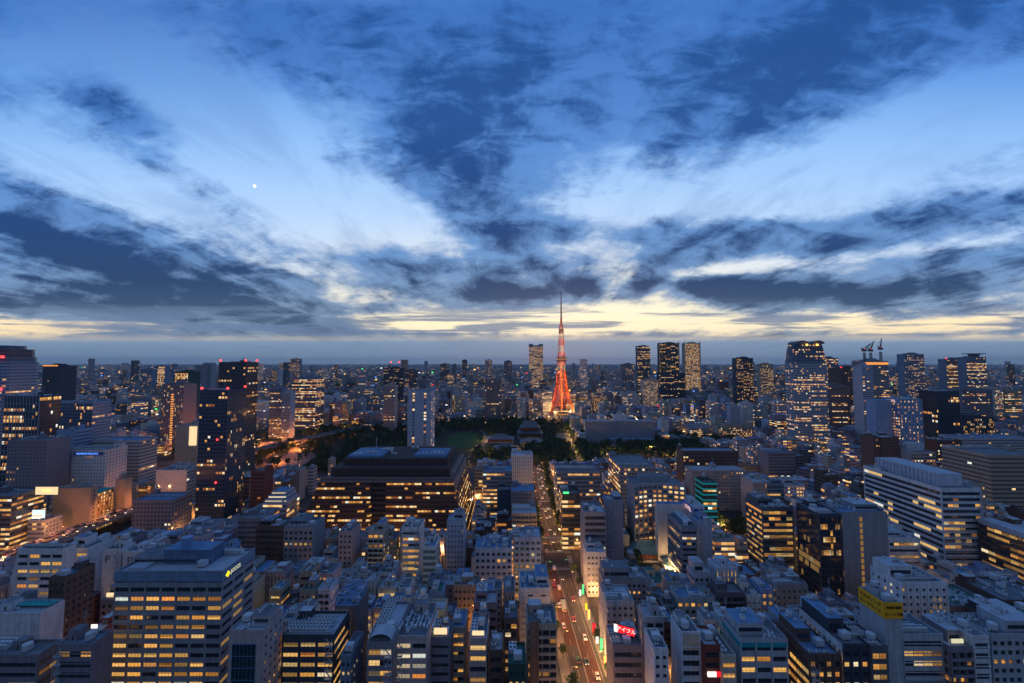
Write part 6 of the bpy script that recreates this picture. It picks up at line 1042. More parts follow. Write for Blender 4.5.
def near_building(name, label, cat, x, y_, W, D, H, front, side, wc3, lit, rs, group=None, sidecol=None, roofc='grey', feature=None, topdark=0, cool=0, amber=0, dense=1.2, pent=True):
    root = thing(name, label, cat, (x, y_, 0), 0, group)
    wc = tuple(wc3)+(lit,); sc = tuple(sidecol)+(lit,) if sidecol else wc
    mb = MB(); wins = []
    detailed_wall(mb, wins, (-W/2,-D/2), 0, W, H, front, wc, lit, rs, True, topdark, cool, amber=amber)
    if x < 0:   # right flank shows
        detailed_wall(mb, wins, (W/2,-D/2), math.pi/2, D, H, side, sc, lit, rs, False, topdark, cool, amber=amber)
        mb.wallrect((-W/2,D/2),(-W/2,-D/2),0,H,side[1:],sc,rs.random())
    else:
        detailed_wall(mb, wins, (-W/2,D/2), -math.pi/2, D, H, side, sc, lit, rs, False, topdark, cool, amber=amber)
        mb.wallrect((W/2,-D/2),(W/2,D/2),0,H,side[1:],sc,rs.random())
    mb.wallrect((W/2,D/2),(-W/2,D/2),0,H,front[1:],wc,rs.random())
    t_ = .35                                                        # parapet
    for a in ((-W/2,W/2,-D/2,-D/2+t_),(-W/2,W/2,D/2-t_,D/2),(-W/2,-W/2+t_,-D/2+t_,D/2-t_),(W/2-t_,W/2,-D/2+t_,D/2-t_)):
        mb.box(a[0]+.004, a[1]-.004, a[2]+.004, a[3]-.004, H-1.2, H+.06, 'wall', wc)
    mb.build('wall', root)
    q_ = rs.random(); nb_ = max(1, round(W/front[1])) if front[1] else 1
    if front[0] == 'grid' and q_ < .4:
        b = MB()
        for k in range(nb_+1): xx = min(max(-W/2+W*k/nb_, -W/2+.2), W/2-.2); b.box(xx-.18, xx+.18, -D/2-.4, -D/2-.004, 3.2, H-.3, 'wall', tuple(c*1.15 for c in wc3)+(0,), bottom=True)
        b.build('pilaster', root)
    elif front[0] in ('ribbon','band','grid') and q_ < .75:
        b = MB()
        b.box(-W/2-.08, W/2+.08, -.3, -.004, 0, .25, 'wall', tuple(c*1.1 for c in wc3)+(0,), bottom=True); me_ = b.mesh('ledge')
        for k in range(1, int(H/front[2])): put('ledge', me_, root, (0, -D/2, k*front[2]+.6))
    if W > 8 and rs.random() < .35 and front[0] != 'balcony':
        b = MB(); n_ = int((H-3)/3.2); s0 = rs.choice([-1,1])*(W/2-1.6)
        for k in range(n_):
            b.box(s0-1.4, s0+1.4, -D/2-1.5, -D/2-.42, 3+k*3.2, 3.12+k*3.2, 'steel', bottom=True); a_ = 1 if k % 2 else -1
            b.bar((s0-1.2*a_, -D/2-1.0, 3.1+k*3.2), (s0+1.2*a_, -D/2-1.0, 6.2+k*3.2), .3, 'steel'); b.bar((s0-1.4, -D/2-1.5, 4.1+k*3.2), (s0+1.4, -D/2-1.5, 4.1+k*3.2), .08, 'steel')
        for e_ in (-1.4, 1.4): b.bar((s0+e_, -D/2-1.5, 0), (s0+e_, -D/2-1.5, 3.2+n_*3.2), .12, 'steel')
        b.build('fire_stair', root)
    if front[0] == 'balcony': balconies(root, W, D, H, front, wc, -D/2)
    place_windows(wins, root)
    roof_kit(root, W, D, H, rs, wc, roofc, feature, dense, pent)
    return root
def plain_body(mb, x, y_, W, D, H, fr, sd, wc, rs, roofc='grey', z0=0):
    a, b_, c, d = (x-W/2,y_-D/2),(x+W/2,y_-D/2),(x+W/2,y_+D/2),(x-W/2,y_+D/2)
    mb.wallrect(a,b_,z0,H,fr,wc,rs.random()); mb.wallrect(b_,c,z0,H,sd,wc,rs.random()); mb.wallrect(c,d,z0,H,fr,wc,rs.random()); mb.wallrect(d,a,z0,H,sd,wc,rs.random())
    mb.face([(p[0],p[1],H) for p in (a,b_,c,d)], ROOFS[roofc], wc=wc)
def mid_building(name, label, cat, x, y_, W, D, H, front, side, wc3, lit, rs, group=None, roofc='grey', feature=None, kit=True, dense=.8):
    wc = tuple(wc3)+(lit,)
    if not kit:
        mb = MB(); plain_body(mb, 0, 0, W, D, H, front[1:], side[1:], wc, rs, roofc)
        if W > 8: mb.box(-W*.2, W*.12, -D*.1, D*.3, H, H+3, 'wall', wc, top=ROOFS['grey'])
        return tag(mb.build(name, None, (x, y_, 0)), label, cat, group)
    root = thing(name, label, cat, (x, y_, 0), 0, group); mb = MB()
    plain_body(mb, 0, 0, W, D, H-1.7, front[1:], side[1:], wc, rs, roofc)
    t_ = .4
    for a in ((-W/2,W/2,-D/2,-D/2+t_),(-W/2,W/2,D/2-t_,D/2),(-W/2,-W/2+t_,-D/2+t_,D/2-t_),(W/2-t_,W/2,-D/2+t_,D/2-t_)):
        mb.box(a[0], a[1], a[2], a[3], H-1.7, H, 'wall', wc)
    mb.build('wall', root)
    if front[0] == 'balcony': balconies(root, W, D, H, front, wc, -D/2)
    roof_kit(root, W, D, H, rs, wc, roofc, feature, dense)
    return root
def tower_building(name, label, cat, x, y_, W, D, H, front, side, wc3, lit, rs):
    root = thing(name, label, cat, (x, y_, 0)); wc = tuple(wc3)+(lit,); mb = MB()
    plain_body(mb, 0, 0, W, D, H-3, front[1:], side[1:], wc, rs)
    for a in ((-W/2,W/2,-D/2,-D/2+.8),(-W/2,W/2,D/2-.8,D/2),(-W/2,-W/2+.8,-D/2,D/2),(W/2-.8,W/2,-D/2,D/2)):
        mb.box(a[0]+.01, a[1]-.01, a[2]+.01, a[3]-.01, H-3, H, 'wall', wc)
    mb.build('wall', root)
    p = MB(); p.box(-W*.28, W*.28, -D*.3, D*.3, H-3, H+2.5, 'wall', wc, top='roof_grey'); p.box(-W*.1, W*.22, -D*.15, D*.15, H+2.5, H+5, 'wall', wc, top='roof_grey'); p.build('rooftop_machine_room', root)
    return root
def text_mesh(s, size, mname, depth=.06):
    cu = bpy.data.curves.new('lettering', 'FONT'); cu.body = s; cu.size = size; cu.extrude = depth; cu.align_x = 'CENTER'; cu.align_y = 'CENTER'
    o = bpy.data.objects.new('tmp', cu); col.objects.link(o)
    dg = bpy.context.evaluated_depsgraph_get(); me = bpy.data.meshes.new_from_object(o.evaluated_get(dg))
    bpy.data.objects.remove(o); me.materials.clear(); me.materials.append(M[mname]); return me
def lettering(s, size, mname, parent, loc, rz, name='lettering', sx=1.0):
    o = put(name, text_mesh(s, size, mname), parent, loc); o.rotation_euler = (R(90), 0, rz); o.scale = (sx, 1, 1); return o
def pal(n): return PALETTE[n]
# ------------------------------------------------------------------ ground, roads
g = MB(); G = 24500
g.face([(-G,-400,0),(G,-400,0),(G,G,0),(-G,G,0)], 'ground'); tag(g.build('ground'), kind='structure')
def strip(name, pts, w, z, m, n=None):
    """flat ribbon along a polyline; w = (left, right) offsets"""
    b = MB(); 
    for k in range(len(pts)-1):
        p, q = Vector(pts[k]+(0,)), Vector(pts[k+1]+(0,)); 
        def off(i, s_):
            a = Vector(pts[max(0,i-1)]+(0,)); c = Vector(pts[min(len(pts)-1,i+1)]+(0,)); d = (c-a).normalized()
            return Vector(pts[i]+(0,))+Vector((d.y,-d.x,0))*s_
        A, B_, C_, D_ = off(k,w[0]), off(k,w[1]), off(k+1,w[1]), off(k+1,w[0])
        b.face([(A.x,A.y,z),(B_.x,B_.y,z),(C_.x,C_.y,z),(D_.x,D_.y,z)], m)
    return tag(b.build(name), kind='structure')
AV = [(41,110),(37.6,188),(35.5,240),(34,300),(33,400),(33,470),(35,560),(37,640)]
def avx(y):
    for (x0,y0),(x1,y1) in zip(AV, AV[1:]):
        if y0 <= y <= y1: return x0+(x1-x0)*(y-y0)/(y1-y0)
    return AV[-1][0]
def avseg(y0, y1):
    ys = [y0]+[p[1] for p in AV if y0 < p[1] < y1]+[y1]; return [(avx(y_), y_) for y_ in ys]
strip('avenue_asphalt', avseg(110,640), (-8.4, 8.4), .02, 'asphalt')
strip('red_lane_near', avseg(110,226), (-.9, 6.3), .026, 'redasphalt')
strip('red_lane_far', avseg(222,302), (-7.6, -1.2), .026, 'redasphalt')
for s_ in (-1, 1):
    b = MB(); ys = [p[1] for p in avseg(110,640)]
    for y0, y1 in zip(ys, ys[1:]):
        for (ya, yb) in (((y0, min(y1,306)), (max(y0,324), y1)) if y0 < 324 and y1 > 306 else ((y0, y1),)):
            if yb <= ya: continue
            ws = 8.4; we = 13.2 if s_ < 0 else 13.2
            a0, a1 = sorted((s_*ws, s_*we))
            P = [(avx(ya)+a0, ya),(avx(ya)+a1, ya),(avx(yb)+a1, yb),(avx(yb)+a0, yb)]
            b.face([(p[0],p[1],.15) for p in P], 'paving')
            e = P[0] if s_ > 0 else P[1]; e2 = P[3] if s_ > 0 else P[2]
            b.face([(e[0],e[1],0),(e2[0],e2[1],0),(e2[0],e2[1],.15),(e[0],e[1],.15)], 'concrete')
    tag(b.build('pavement'), kind='structure')
# cross streets
for y0, xa, xb in ((315, -330, 300), (432, -160, 210), (575, -180, 95)):
    b = MB()
    for a, c in ((xa, avx(y0)-8.4), (avx(y0)+8.4, xb)): b.face([(a,y0-7,.016),(c,y0-7,.016),(c,y0+7,.016),(a,y0+7,.016)], 'asphalt')
    tag(b.build('cross_street'), kind='structure')
b = MB()
for off_, dash in ((-1.0,0),(-.7,0),(6.5,0),(-7.8,0),(2.7,1),(-4.4,1)):
    y_ = 112.0
    while y_ < 560:
        L = 5.0
        if not (303 < y_ < 327) and not (424 < y_ < 440):
            x0, x1 = avx(y_)+off_, avx(min(y_+L,640))+off_
            b.face([(x0-.06,y_,.036),(x0+.06,y_,.036),(x1+.06,y_+L,.036),(x1-.06,y_+L,.036)], 'paint')
        y_ += L*2.2 if dash else L
for yc in (301, 328, 421, 443):
    for k in range(16):
        x = avx(yc)-7.6+k*1.0; b.face([(x,yc-1.8,.04),(x+.5,yc-1.8,.04),(x+.5,yc+1.8,.04),(x,yc+1.8,.04)], 'paint')
for xc in (avx(315)-11, avx(315)+11):
    for k in range(12):
        y_ = 309+k*1.05; b.face([(xc-1.8,y_,.04),(xc+1.8,y_,.04),(xc+1.8,y_+.5,.04),(xc-1.8,y_+.5,.04)], 'paint')
tag(b.build('road_marking'), kind='structure')
strip('temple_road', [(102,575),(103,640),(110,740),(114,840),(124,940),(130,1020)], (-5,5), .02, 'asphalt')
b = MB(); b.box(avx(310)-8.6, avx(310)+8.6, 337, 339.5, 5.4, 6.4, 'concrete', bottom=True)      # footbridge deck
ft = thing('footbridge', 'low footbridge crossing the avenue beyond the intersection', 'footbridge', (0,0,0)); b.build('deck', ft)
for sx in (-9.6, 9.0):
    b = MB(); b.box(avx(310)+sx, avx(310)+sx+.7, 337.5, 339, 0, 6.4, 'concrete'); b.build('pillar', ft)
b = MB()
for yy in (337.1, 339.3): b.bar((avx(310)-8.6, yy, 7.5),(avx(310)+8.6, yy, 7.5), .12, 'steel')
for k in range(14):
    for yy in (337.1, 339.3): x = avx(310)-8.5+k*1.3; b.bar((x,yy,6.4),(x,yy,7.5),.07,'steel')
b.build('railing', ft)
# expressway viaduct and the park interchange
EX = [(-366,170),(-366,260),(-365,330),(-364,390),(-372,440),(-392,500),(-410,560),(-412,640),(-392,720),(-358,800),(-326,900),(-298,1000),(-280,1100)]
def ribbon3(b, pts, w, z, m, th=0):
    for k in range(len(pts)-1):
        def off(i, s_):
            a = Vector(pts[max(0,i-1)]+(0,)); c = Vector(pts[min(len(pts)-1,i+1)]+(0,)); d = (c-a).normalized()
            return Vector(pts[i]+(0,))+Vector((d.y,-d.x,0))*s_
        A, B_, C_, D_ = off(k,w[0]), off(k,w[1]), off(k+1,w[1]), off(k+1,w[0])
        b.face([(A.x,A.y,z),(B_.x,B_.y,z),(C_.x,C_.y,z),(D_.x,D_.y,z)], m)
        if th:
            b.face([(D_.x,D_.y,z-th),(C_.x,C_.y,z-th),(B_.x,B_.y,z-th),(A.x,A.y,z-th)], m)
            b.face([(A.x,A.y,z-th),(A.x,A.y,z),(D_.x,D_.y,z),(D_.x,D_.y,z-th)], m); b.face([(B_.x,B_.y,z),(B_.x,B_.y,z-th),(C_.x,C_.y,z-th),(C_.x,C_.y,z)], m)
ex = thing('expressway_viaduct', 'elevated expressway curving past tall buildings toward the park, left of the dark skyscraper', 'viaduct', (0,0,0))
b = MB(); ribbon3(b, EX, (-9,9), 11.6, 'concrete', 1.6); b.build('deck', ex)
b = MB(); ribbon3(b, EX, (-8.5,8.5), 11.62, 'asphalt'); b.build('carriageway', ex)
for w_ in ((-9.02,-8.6),(8.6,9.02),(-.25,.25)):
    b = MB(); ribbon3(b, EX, w_, 12.7, 'concrete', 1.05); b.build('barrier', ex)
for k in range(2, 12):
    b = MB(); x, y_ = EX[k][0], EX[k][1]
    b.box(x-1.2, x+1.2, y_-1.2, y_+1.2, 0, 9, 'concrete'); b.box(x-7, x+7, y_-1.3, y_+1.3, 9, 10, 'concrete', bottom=True); b.build('pier', ex)
strip('park_road', [(-540,600),(-470,640),(-430,690),(-400,760),(-340,860),(-300,960)], (-16,16), .03, 'asphalt')
strip('park_slip_road', [(-330,560),(-380,610),(-430,680),(-520,760)], (-10,10), .034, 'asphalt')
b = MB(); b.face([(-560,590,.012),(-190,590,.012),(-190,1000,.012),(-470,1000,.012)], 'parkground'); b.face([(-180,590,.012),(330,590,.012),(330,1050,.012),(-180,1050,.012)], 'parkground')
tag(b.build('park_ground'), kind='structure')
b = MB(); b.face([(-480,560,.02),(-310,560,.02),(-310,640,.02),(-355,720,.02),(-400,770,.02),(-500,770,.02)], 'paving'); tag(b.build('interchange_paving'), kind='structure')
b = MB(); cxl, cyl_ = -92, 790
ring = [(cxl+36*math.cos(a_)*(1+.15*math.sin(3*a_)), cyl_+85*math.sin(a_)*(1+.1*math.cos(2*a_))) for a_ in [2*math.pi*k/40 for k in range(40)]]
b.face([(p[0],p[1],.05) for p in ring], 'lawn'); tag(b.build('park_lawn'), kind='structure')
strip('park_path', [(-70,640),(-58,700),(-50,760),(-55,840),(-70,900)], (-2,2), .08, 'paving')
# ------------------------------------------------------------------ the buildings told apart in the photo
def roof_letters(root, s, size, m, x, y_, z, rz=0, sx=1.0, back=None, nm='roof_sign'):
    o = lettering(s, size, m, root, (x, y_, z), rz, nm, sx); return o
def curved_hotel(name, label, cat, x, y_, W, D, H, fr, sd, wc3, lit, rs, group, rc, dense=.5):
    root = thing(name, label, cat, (x, y_, 0)); wc = tuple(wc3)+(lit,); n = 10
    F = [(-W/2+W*k/n, -D/2+5.5*math.sin(math.pi*k/n)) for k in range(n+1)]
    b = MB(); u = 0
    for k in range(n):
        p, q_ = F[k], F[k+1]; L = 2.9*round(W/n/2.9+.001) or 2.9
        b.face([(p[0],p[1],0),(q_[0],q_[1],0),(q_[0],q_[1],H-3),(p[0],p[1],H-3)], 'facade', [(u,370),(u+L,370),(u+L,367+H),(u,367+H)], wc, (.29,.37,.6,.5)); u += L
        b.face([(p[0],p[1],H-3),(q_[0],q_[1],H-3),(q_[0],q_[1],H),(p[0],p[1],H)], 'wall', wc=(.3,.33,.38,0))
        b.face([(p[0],p[1],H-1),(q_[0],q_[1],H-1),(q_[0],D/2,H-1),(p[0],D/2,H-1)], 'roof_grey')
    b.wallrect((W/2,-D/2),(W/2,D/2),0,H,fr[1:],wc,.3); b.wallrect((W/2,D/2),(-W/2,D/2),0,H,fr[1:],wc,.4); b.wallrect((-W/2,D/2),(-W/2,-D/2),0,H,(0,3.7,0,0),wc,.5); b.build('wall', root)
    b = MB()
    for k in range(n+1): b.bar((F[k][0],F[k][1]-.5,4),(F[k][0],F[k][1]-.5,H-3),.7,'wall',wc=(.3,.33,.38,0))
    b.build('facade_rib', root)
    b = MB(); b.box(-W*.3,W*.25,0,D*.35,H-1,H+3.5,'wall',(.28,.31,.36,0),top='roof_grey'); b.build('machine_room', root); return root
near_n = 0
for i, q in enumerate(HAND):
    rs = random.Random(1000+i); W, D, H = q['W'], q['L'], q['H']; x, y_ = q['X'], q['Y']; yf = y_-D/2
    fr, sd = STYLES[q['front']], STYLES[q['side']]; wc3 = pal(q['col']); wc = tuple(wc3)+(q['lit'],)
    cat = {'hotel_building':'hotel','apartment_building':'apartment building','tower_block':'skyscraper'}.get(q['name'], 'office building')
    rc = q.get('roof') or rs.choice(['grey','grey','blue','pale'])
    if yf < 300 and q['name'] != 'tower_block':
        root = near_building(q['name'], q['label'], cat, x, y_, W, D, H, fr, sd, wc3, q['lit'], rs, None, pal(q['sidecol']) if q.get('sidecol') else None, rc,
            0 if not q.get('pipes') else None, q.get('topdark', 0), q.get('cool', 0), 0, 1.3, not (q.get('xroof') or q.get('vault') or q.get('steps')))
    elif yf < 640: root = (curved_hotel if q.get('curve') else mid_building)(q['name'], q['label'], cat, x, y_, W, D, H, fr, sd, wc3, q['lit'], rs, None, rc, dense=.5)
    else: root = tower_building(q['name'], q['label'], cat, x, y_, W, D, H, fr, sd, wc3, q['lit'], rs)
    z = H-1.0; sx = 1 if x < 0 else -1
    if q.get('pipes'): put('roof_pipes', pipes_mesh(W*.8, D*.75, 9), root, (0, 0, z+.1), math.pi/2 if W < D else 0)
    if q.get('teal'):
        b = MB(); b.box(W/2-17, W/2-2, -D/2+5, -D/2+9, H+.1, H+.4, 'roof_teal', bottom=True); b.build('teal_roof_strip', root)
    if q.get('panel'):
        b = MB(); b.box(-W/2+1.6, W/2-3.0, -D/2-.18, -D/2-.01, 3, H-5.2, 'pane_dark')
        for k in range(10): zz = 3+(H-8.2)*k/9; b.box(-W/2+1.5, W/2-2.9, -D/2-.3, -D/2-.19, zz-.07, zz+.07, 'bluesteel')
        for k in range(7): xx = -W/2+1.6+(W-4.6)*k/6; b.box(xx-.05, xx+.05, -D/2-.34, -D/2-.31, 3, H-5.2, 'tealband')
        b.build('glass_panel', root)
    if q.get('xroof'):
        b = MB(); w2, d2 = W/2-.3, D/2-.3
        for zz in (H+.2, H+3.4):
            for a, c in (((-w2,-d2),(w2,-d2)),((w2,-d2),(w2,d2)),((w2,d2),(-w2,d2)),((-w2,d2),(-w2,-d2))): b.bar((a[0],a[1],zz),(c[0],c[1],zz),.35,'bluesteel')
        n = 4
        for k in range(n):
            ya, yb = -d2+2*d2*k/n, -d2+2*d2*(k+1)/n
            b.bar((-w2,ya,H+3.4),(w2,yb,H+3.4),.3,'bluesteel'); b.bar((w2,ya,H+3.4),(-w2,yb,H+3.4),.3,'bluesteel'); b.bar((-w2,yb,H+3.4),(w2,yb,H+3.4),.3,'bluesteel')
        for a in (-w2, w2):
            for c in (-d2, 0, d2): b.bar((a,c,H-.9),(a,c,H+3.4),.35,'bluesteel')
        b.build('braced_steel_frame', root)
    if q.get('vault'):
        b = MB(); n = 12; L0, L1 = -D/2+.4, -D/2+7
        for k in range(n):
            a0, a1 = math.pi*k/n, math.pi*(k+1)/n; r_ = W/2-.8
            p = [(r_*math.cos(a), H+.05+r_*.62*math.sin(a)) for a in (a0, a1)]
            b.face([(p[0][0],L0,p[0][1]),(p[0][0],L1,p[0][1]),(p[1][0],L1,p[1][1]),(p[1][0],L0,p[1][1])][::-1], 'roof_pale')
            b.face([(0,L0+.3,H+.05),(p[0][0],L0+.3,p[0][1]),(p[1][0],L0+.3,p[1][1])], 'darkmetal'); b.face([(0,L1,H+.05),(p[1][0],L1,p[1][1]),(p[0][0],L1,p[0][1])], 'wall', wc=wc)
        b.build('barrel_vault', root)
    if q.get('tealband'):
        b = MB(); b.box(-W/2-.25, W/2+.25, -D/2-.25, -D/2-.01, H-3.6, H-1.9, 'tealband', bottom=True); b.box(-W/2-.25, -W/2-.01, -D/2, D/2, H-3.6, H-1.9, 'tealband', bottom=True); b.build('teal_band', root)
    if q.get('beige'):
        b = MB(); b.box(-W/2+.7, W/2-.7, -D/2-.12, -D/2-.01, H-7.2, H-1.2, 'wall', (.55,.42,.33,0))
        b.box(-W/2-.1, -W/2+.5, -D/2-.3, -D/2-.01, 0, H+.4, 'wall', (.62,.62,.64,0)); b.box(W/2-.5, W/2+.1, -D/2-.3, -D/2-.01, 0, H+.4, 'wall', (.62,.62,.64,0)); b.box(-W/2+.5, W/2-.5, -D/2-.3, -D/2-.01, H-.5, H+.4, 'wall', (.62,.62,.64,0)); b.build('front_frame', root)
    if q.get('slit'):
        b = MB()
        for k in range(int(H/3.6)-1): b.box(-W*.12, -W*.06, -D/2-.1, -D/2-.01, 3+k*3.6, 5.6+k*3.6, 'pane_lit')
        b.build('lit_slit', root)
    if q.get('slits'):
        b = MB()
        for xx in (-W*.15, W*.28): b.box(xx-1.4, xx+1.4, -D/2-.08, -D/2-.01, H-4.2, H-3.5, 'pane_dark')
        b.build('slit_window', root)
    if q.get('brownstrip'):
        b = MB(); b.box(-W/2+1, -W/2+5, -D/2-1.5, -D/2-1.15, 0, H+2, 'wall', (.22,.14,.10,0), bottom=True); b.build('brown_pier', root)
    if q.get('slant'):
        b = MB(); w_ = 9.0
        b.face([(-W/2,-D/2,H-1),(-W/2-w_,-D/2,2),(-W/2-w_,D/2,2),(-W/2,D/2,H-1)][::-1], 'wall', wc=wc)
        b.face([(-W/2,-D/2,0),(-W/2,-D/2,H-1),(-W/2-w_,-D/2,2),(-W/2-w_,-D/2,0)], 'wall', wc=wc); b.face([(-W/2,D/2,0),(-W/2-w_,D/2,0),(-W/2-w_,D/2,2),(-W/2,D/2,H-1)], 'wall', wc=wc)
        b.build('slanted_wing', root)
    if q.get('grid'):
        b = MB()
        for k in range(12): xx = -W/2+W*k/11; b.box(xx-.25, xx+.25, -D/2-.5, -D/2-.01, 0, H+1, 'wall', (.30,.36,.44,0))
        for k in range(12): zz = H-k*8.2; b.box(-W/2-.3, W/2+.3, -D/2-.4, -D/2-.02, zz, zz+.5, 'wall', (.30,.36,.44,0))
        b.build('facade_grid', root)
    if q.get('reds'):
        for (a, c) in ((-W/2+1,-D/2+1),(W/2-1,-D/2+1),(W/2-1,D/2-1)):
            b = MB(); b.cyl(0,0,0,.8,.15,'steel',6); b.cyl(0,0,.8,2.4,.9+max(0,(yf-380))/900,'red_lamp',8); b.build('warning_lamp', root, (a, c, H+.1))
        if yf < 400:
            for zz in (H*.62, H*.3):
                b = MB(); b.cyl(0,0,0,1.4,.6,'red_lamp',8); b.build('warning_lamp', root, (W/2-8, -D/2-.8, zz))
    if q.get('strip'):
        b = MB()
        for k in range(22): b.box(-2.2, 2.2, -D/2-.2, -D/2-.01, 8+k*4.1, 10.2+k*4.1, 'g_orangeband')
        b.build('lit_stair_strip', root)
    if q.get('orangetop'):
        b = MB(); b.box(-W/2-.2, W/2+.2, -D/2-.2, -D/2-.01, H-7, H-2.5, 'g_orangeband'); b.build('lit_top_floor', root)
    if q.get('helipad'):
        b = MB(); b.cyl(0,0,H+9,H+11,24,'roof_grey',20); b.cyl(0,0,H-3,H+9,7,'concrete',10,r2=14,cap=False); b.build('helipad', root, (8,0,0))
    if q.get('notch'):
        b = MB(); b.box(-W/2, -W*.2, -D/2, D/2, H, H+12, 'wall', wc); b.box(W*.2, W/2, -D/2, D/2, H, H+12, 'wall', wc); b.build('crown', root)
    if q.get('masts'):
        for a in (-.2, .25):
            b = MB(); b.bar((W*a,0,H),(W*a,0,H+22),1.2,'steel'); b.cyl(W*a,0,H+20,H+24,1.8,'red_lamp',6); b.build('mast', root)
    if q.get('steps'):
        for k in range(3):
            b = MB(); b.box(-W/2+1+k*1.6, W/2-1-k*1.6, -D/2+1+k*2, D/2-1, H-.9+k*2.8, H+1.5+k*2.8, 'wall', (.45,.52,.62,0), top='roof_blue'); b.box(-W/2+1.2+k*1.6, W/2-1.2-k*1.6, -D/2+.9+k*2, -D/2+.99+k*2, H-.2+k*2.8, H+.9+k*2.8, 'pane_cool'); b.build('terrace_floor', root)
    if q.get('orange'):
        b = MB()
        for k in range(11):
            for xx in (W*.22, W*.34): b.box(xx-.6, xx+.6, -D/2-.1, -D/2-.01, 4+k*3.4, 5.6+k*3.4, 'pane_amber')
        b.build('stair_window', root)
    l = q['label']
    if 'massive grey' in l:
        b = MB(); b.box(-W/2-.02, W/2+.02, -D/2-.25, -D/2-.01, H-4.3, H-.4, 'wall', (.16,.24,.36,0)); b.box(W/2+.01, W/2+.25, -D/2-.25, D/2, H-4.3, H-.4, 'wall', (.16,.24,.36,0)); b.build('blue_parapet_band', root)
        s_ = put('roof_sign', text_mesh('JCCCS', 2.2, 'g_faint'), root, (W/2+.4, -D/2+7.6, H-2.6)); s_.rotation_euler = (R(90),0,R(90))
        b = MB(); b.face([(W/2+.32,-D/2+1.2,H-2.6),(W/2+.32,-D/2+2.8,H-4),(W/2+.32,-D/2+4.2,H-2.6),(W/2+.32,-D/2+2.8,H-1.2)], 'g_yellow'); b.build('sign_emblem', root)
        b = MB(); b.box(-9, 12, -3, 6, z, z+6.5, 'wall', (.10,.16,.26,0), top='roof_blue'); b.cyl(-1,0,z+6.5,z+11,2.2,'bluesteel',10); b.build('machine_hall', root)
        b = MB(); b.box(-20, -13, -8, 8, z, z+1.2, 'roof_pale'); b.build('roof_canopy', root)
    if 'blue lit sign' in l:
        roof_letters(root, 'HAMAMATSUCHO', 2.6, 'g_blue', 4, -D/2-.3, H-3.6)
        b = MB(); b.box(-W*.22, W*.45, -D/2-.2, -D/2-.03, H-5.2, H-2.0, 'wall', (.05,.10,.3,0)); b.build('sign_panel', root)
    if 'letter P' in l:
        roof_letters(root, 'P', 6.5, 'plum', -W*.22, -D/2-.15, H-6); s_ = put('lettering', text_mesh('P', 5.5, 'plum'), root, (W/2+.15, 0, H-6)); s_.rotation_euler = (R(90),0,R(90))
    if 'yellow sign at its top' in l:
        b = MB(); b.box(-W/2-.3, W/2+.3, -D/2-.45, -D/2-.01, H-6.2, H+.3, 'yellow', bottom=True); b.box(-W/2-.45, -W/2-.01, -D/2-.45, D/2, H-6.2, H+.3, 'yellow', bottom=True); b.build('yellow_sign_band', root)
        for k, s_ in enumerate(('事務所募集', 'テナント可能')): roof_letters(root, s_, 1.25, 'black', 0, -D/2-.55, H-1.7-k*2.7, 0, 1.0, nm='lettering')
        for k, s_ in enumerate(('ビルディング', 'ロードサイド')):
            o = put('lettering', text_mesh(s_, 1.7, 'black'), root, (-W/2-.55, 0, H-1.7-k*2.7)); o.rotation_euler = (R(90),0,R(-90))
    if 'blue-and-white roof sign' in l:
        b = MB(); b.box(-W/2-.3, W/2+.3, -D/2-.35, -D/2-.01, H-5.5, H-.6, 'wall', (.55,.6,.68,0), bottom=True); b.box(-W/2-.35,-W/2-.01,-D/2-.35,D/2,H-5.5,H-.6,'wall',(.06,.12,.42,0),bottom=True); b.box(-W*.38,W*.38,-D/2-.45,-D/2-.37,H-4.2,H-2,'wall',(.04,.1,.38,0),bottom=True); b.build('sign_band', root)
    if 'teal horizontal stripes' in l:
        b = MB()
        for k in range(8): b.box(-W/2-.6, W/2+.6, -D/2-.6, -D/2-.01, H-2-k*4.6, H-.8-k*4.6, 'g_teal', bottom=True); b.box(-W/2-.6,-W/2-.01,-D/2,D/2,H-2-k*4.6, H-.8-k*4.6,'g_teal',bottom=True)
        b.build('teal_stripe', root)
    if 'green roof sign' in l:
        b = MB(); b.box(-W/2+1, -W/2+5.5, -D/2-.3, -D/2-.01, H-.5, H+1.0, 'g_green'); b.build('roof_sign', root)
    if 'white roof sign' in l:
        o = put('roof_sign', text_mesh('HOTEL', 4.2, 'g_pink'), root, (-W/2-.5, -1, H-3.4)); o.rotation_euler = (R(90),0,R(-90))
        b = MB(); b.box(-W/2-22, -W/2-.02, -D/2+10, D/2, 0, H-2, 'wall', wc, top='roof_blue')
        b.build('rear_slab', root)
    if 'rooftop hall' in l:
        b = MB(); b.box(-9, 9, -D/2+7, D/2-6, H-.9, H+8, 'wall', (.50,.55,.62,0), top='roof_pale'); b.build('rooftop_hall', root)
        b = MB()
        for k in range(16): b.box(-9.6, -9.03, -D/2+8+k*3.1, -D/2+8.5+k*3.1, H-.9, H+8.3, 'wall', (.42,.47,.55,0))
        b.build('hall_ribs', root)
    if 'bright red-white shop sign' in l:
        b = MB(); b.box(-W/2+1, W/2-2, -D/2-.6, -D/2-.1, H-12, H-10.2, 'g_white', bottom=True); b.box(W/2-2, W/2-.3, -D/2-.6, -D/2-.1, H-12, H-10.2, 'g_red', bottom=True); b.build('shop_sign', root)
    if 'vertical illuminated' in l:
        b = MB(); b.box(W/2-11, W/2-1, -D/2-1.0, -D/2-.05, H-28, H-2, 'g_cream'); b.build('wall_sign', root)
    if 'orange roof strip' in l:
        b = MB(); b.box(-W/2,W/2,-D/2-.5,-D/2-.01,H-.5,H+2.0,'g_orangeband'); b.build('roof_light_strip', root)
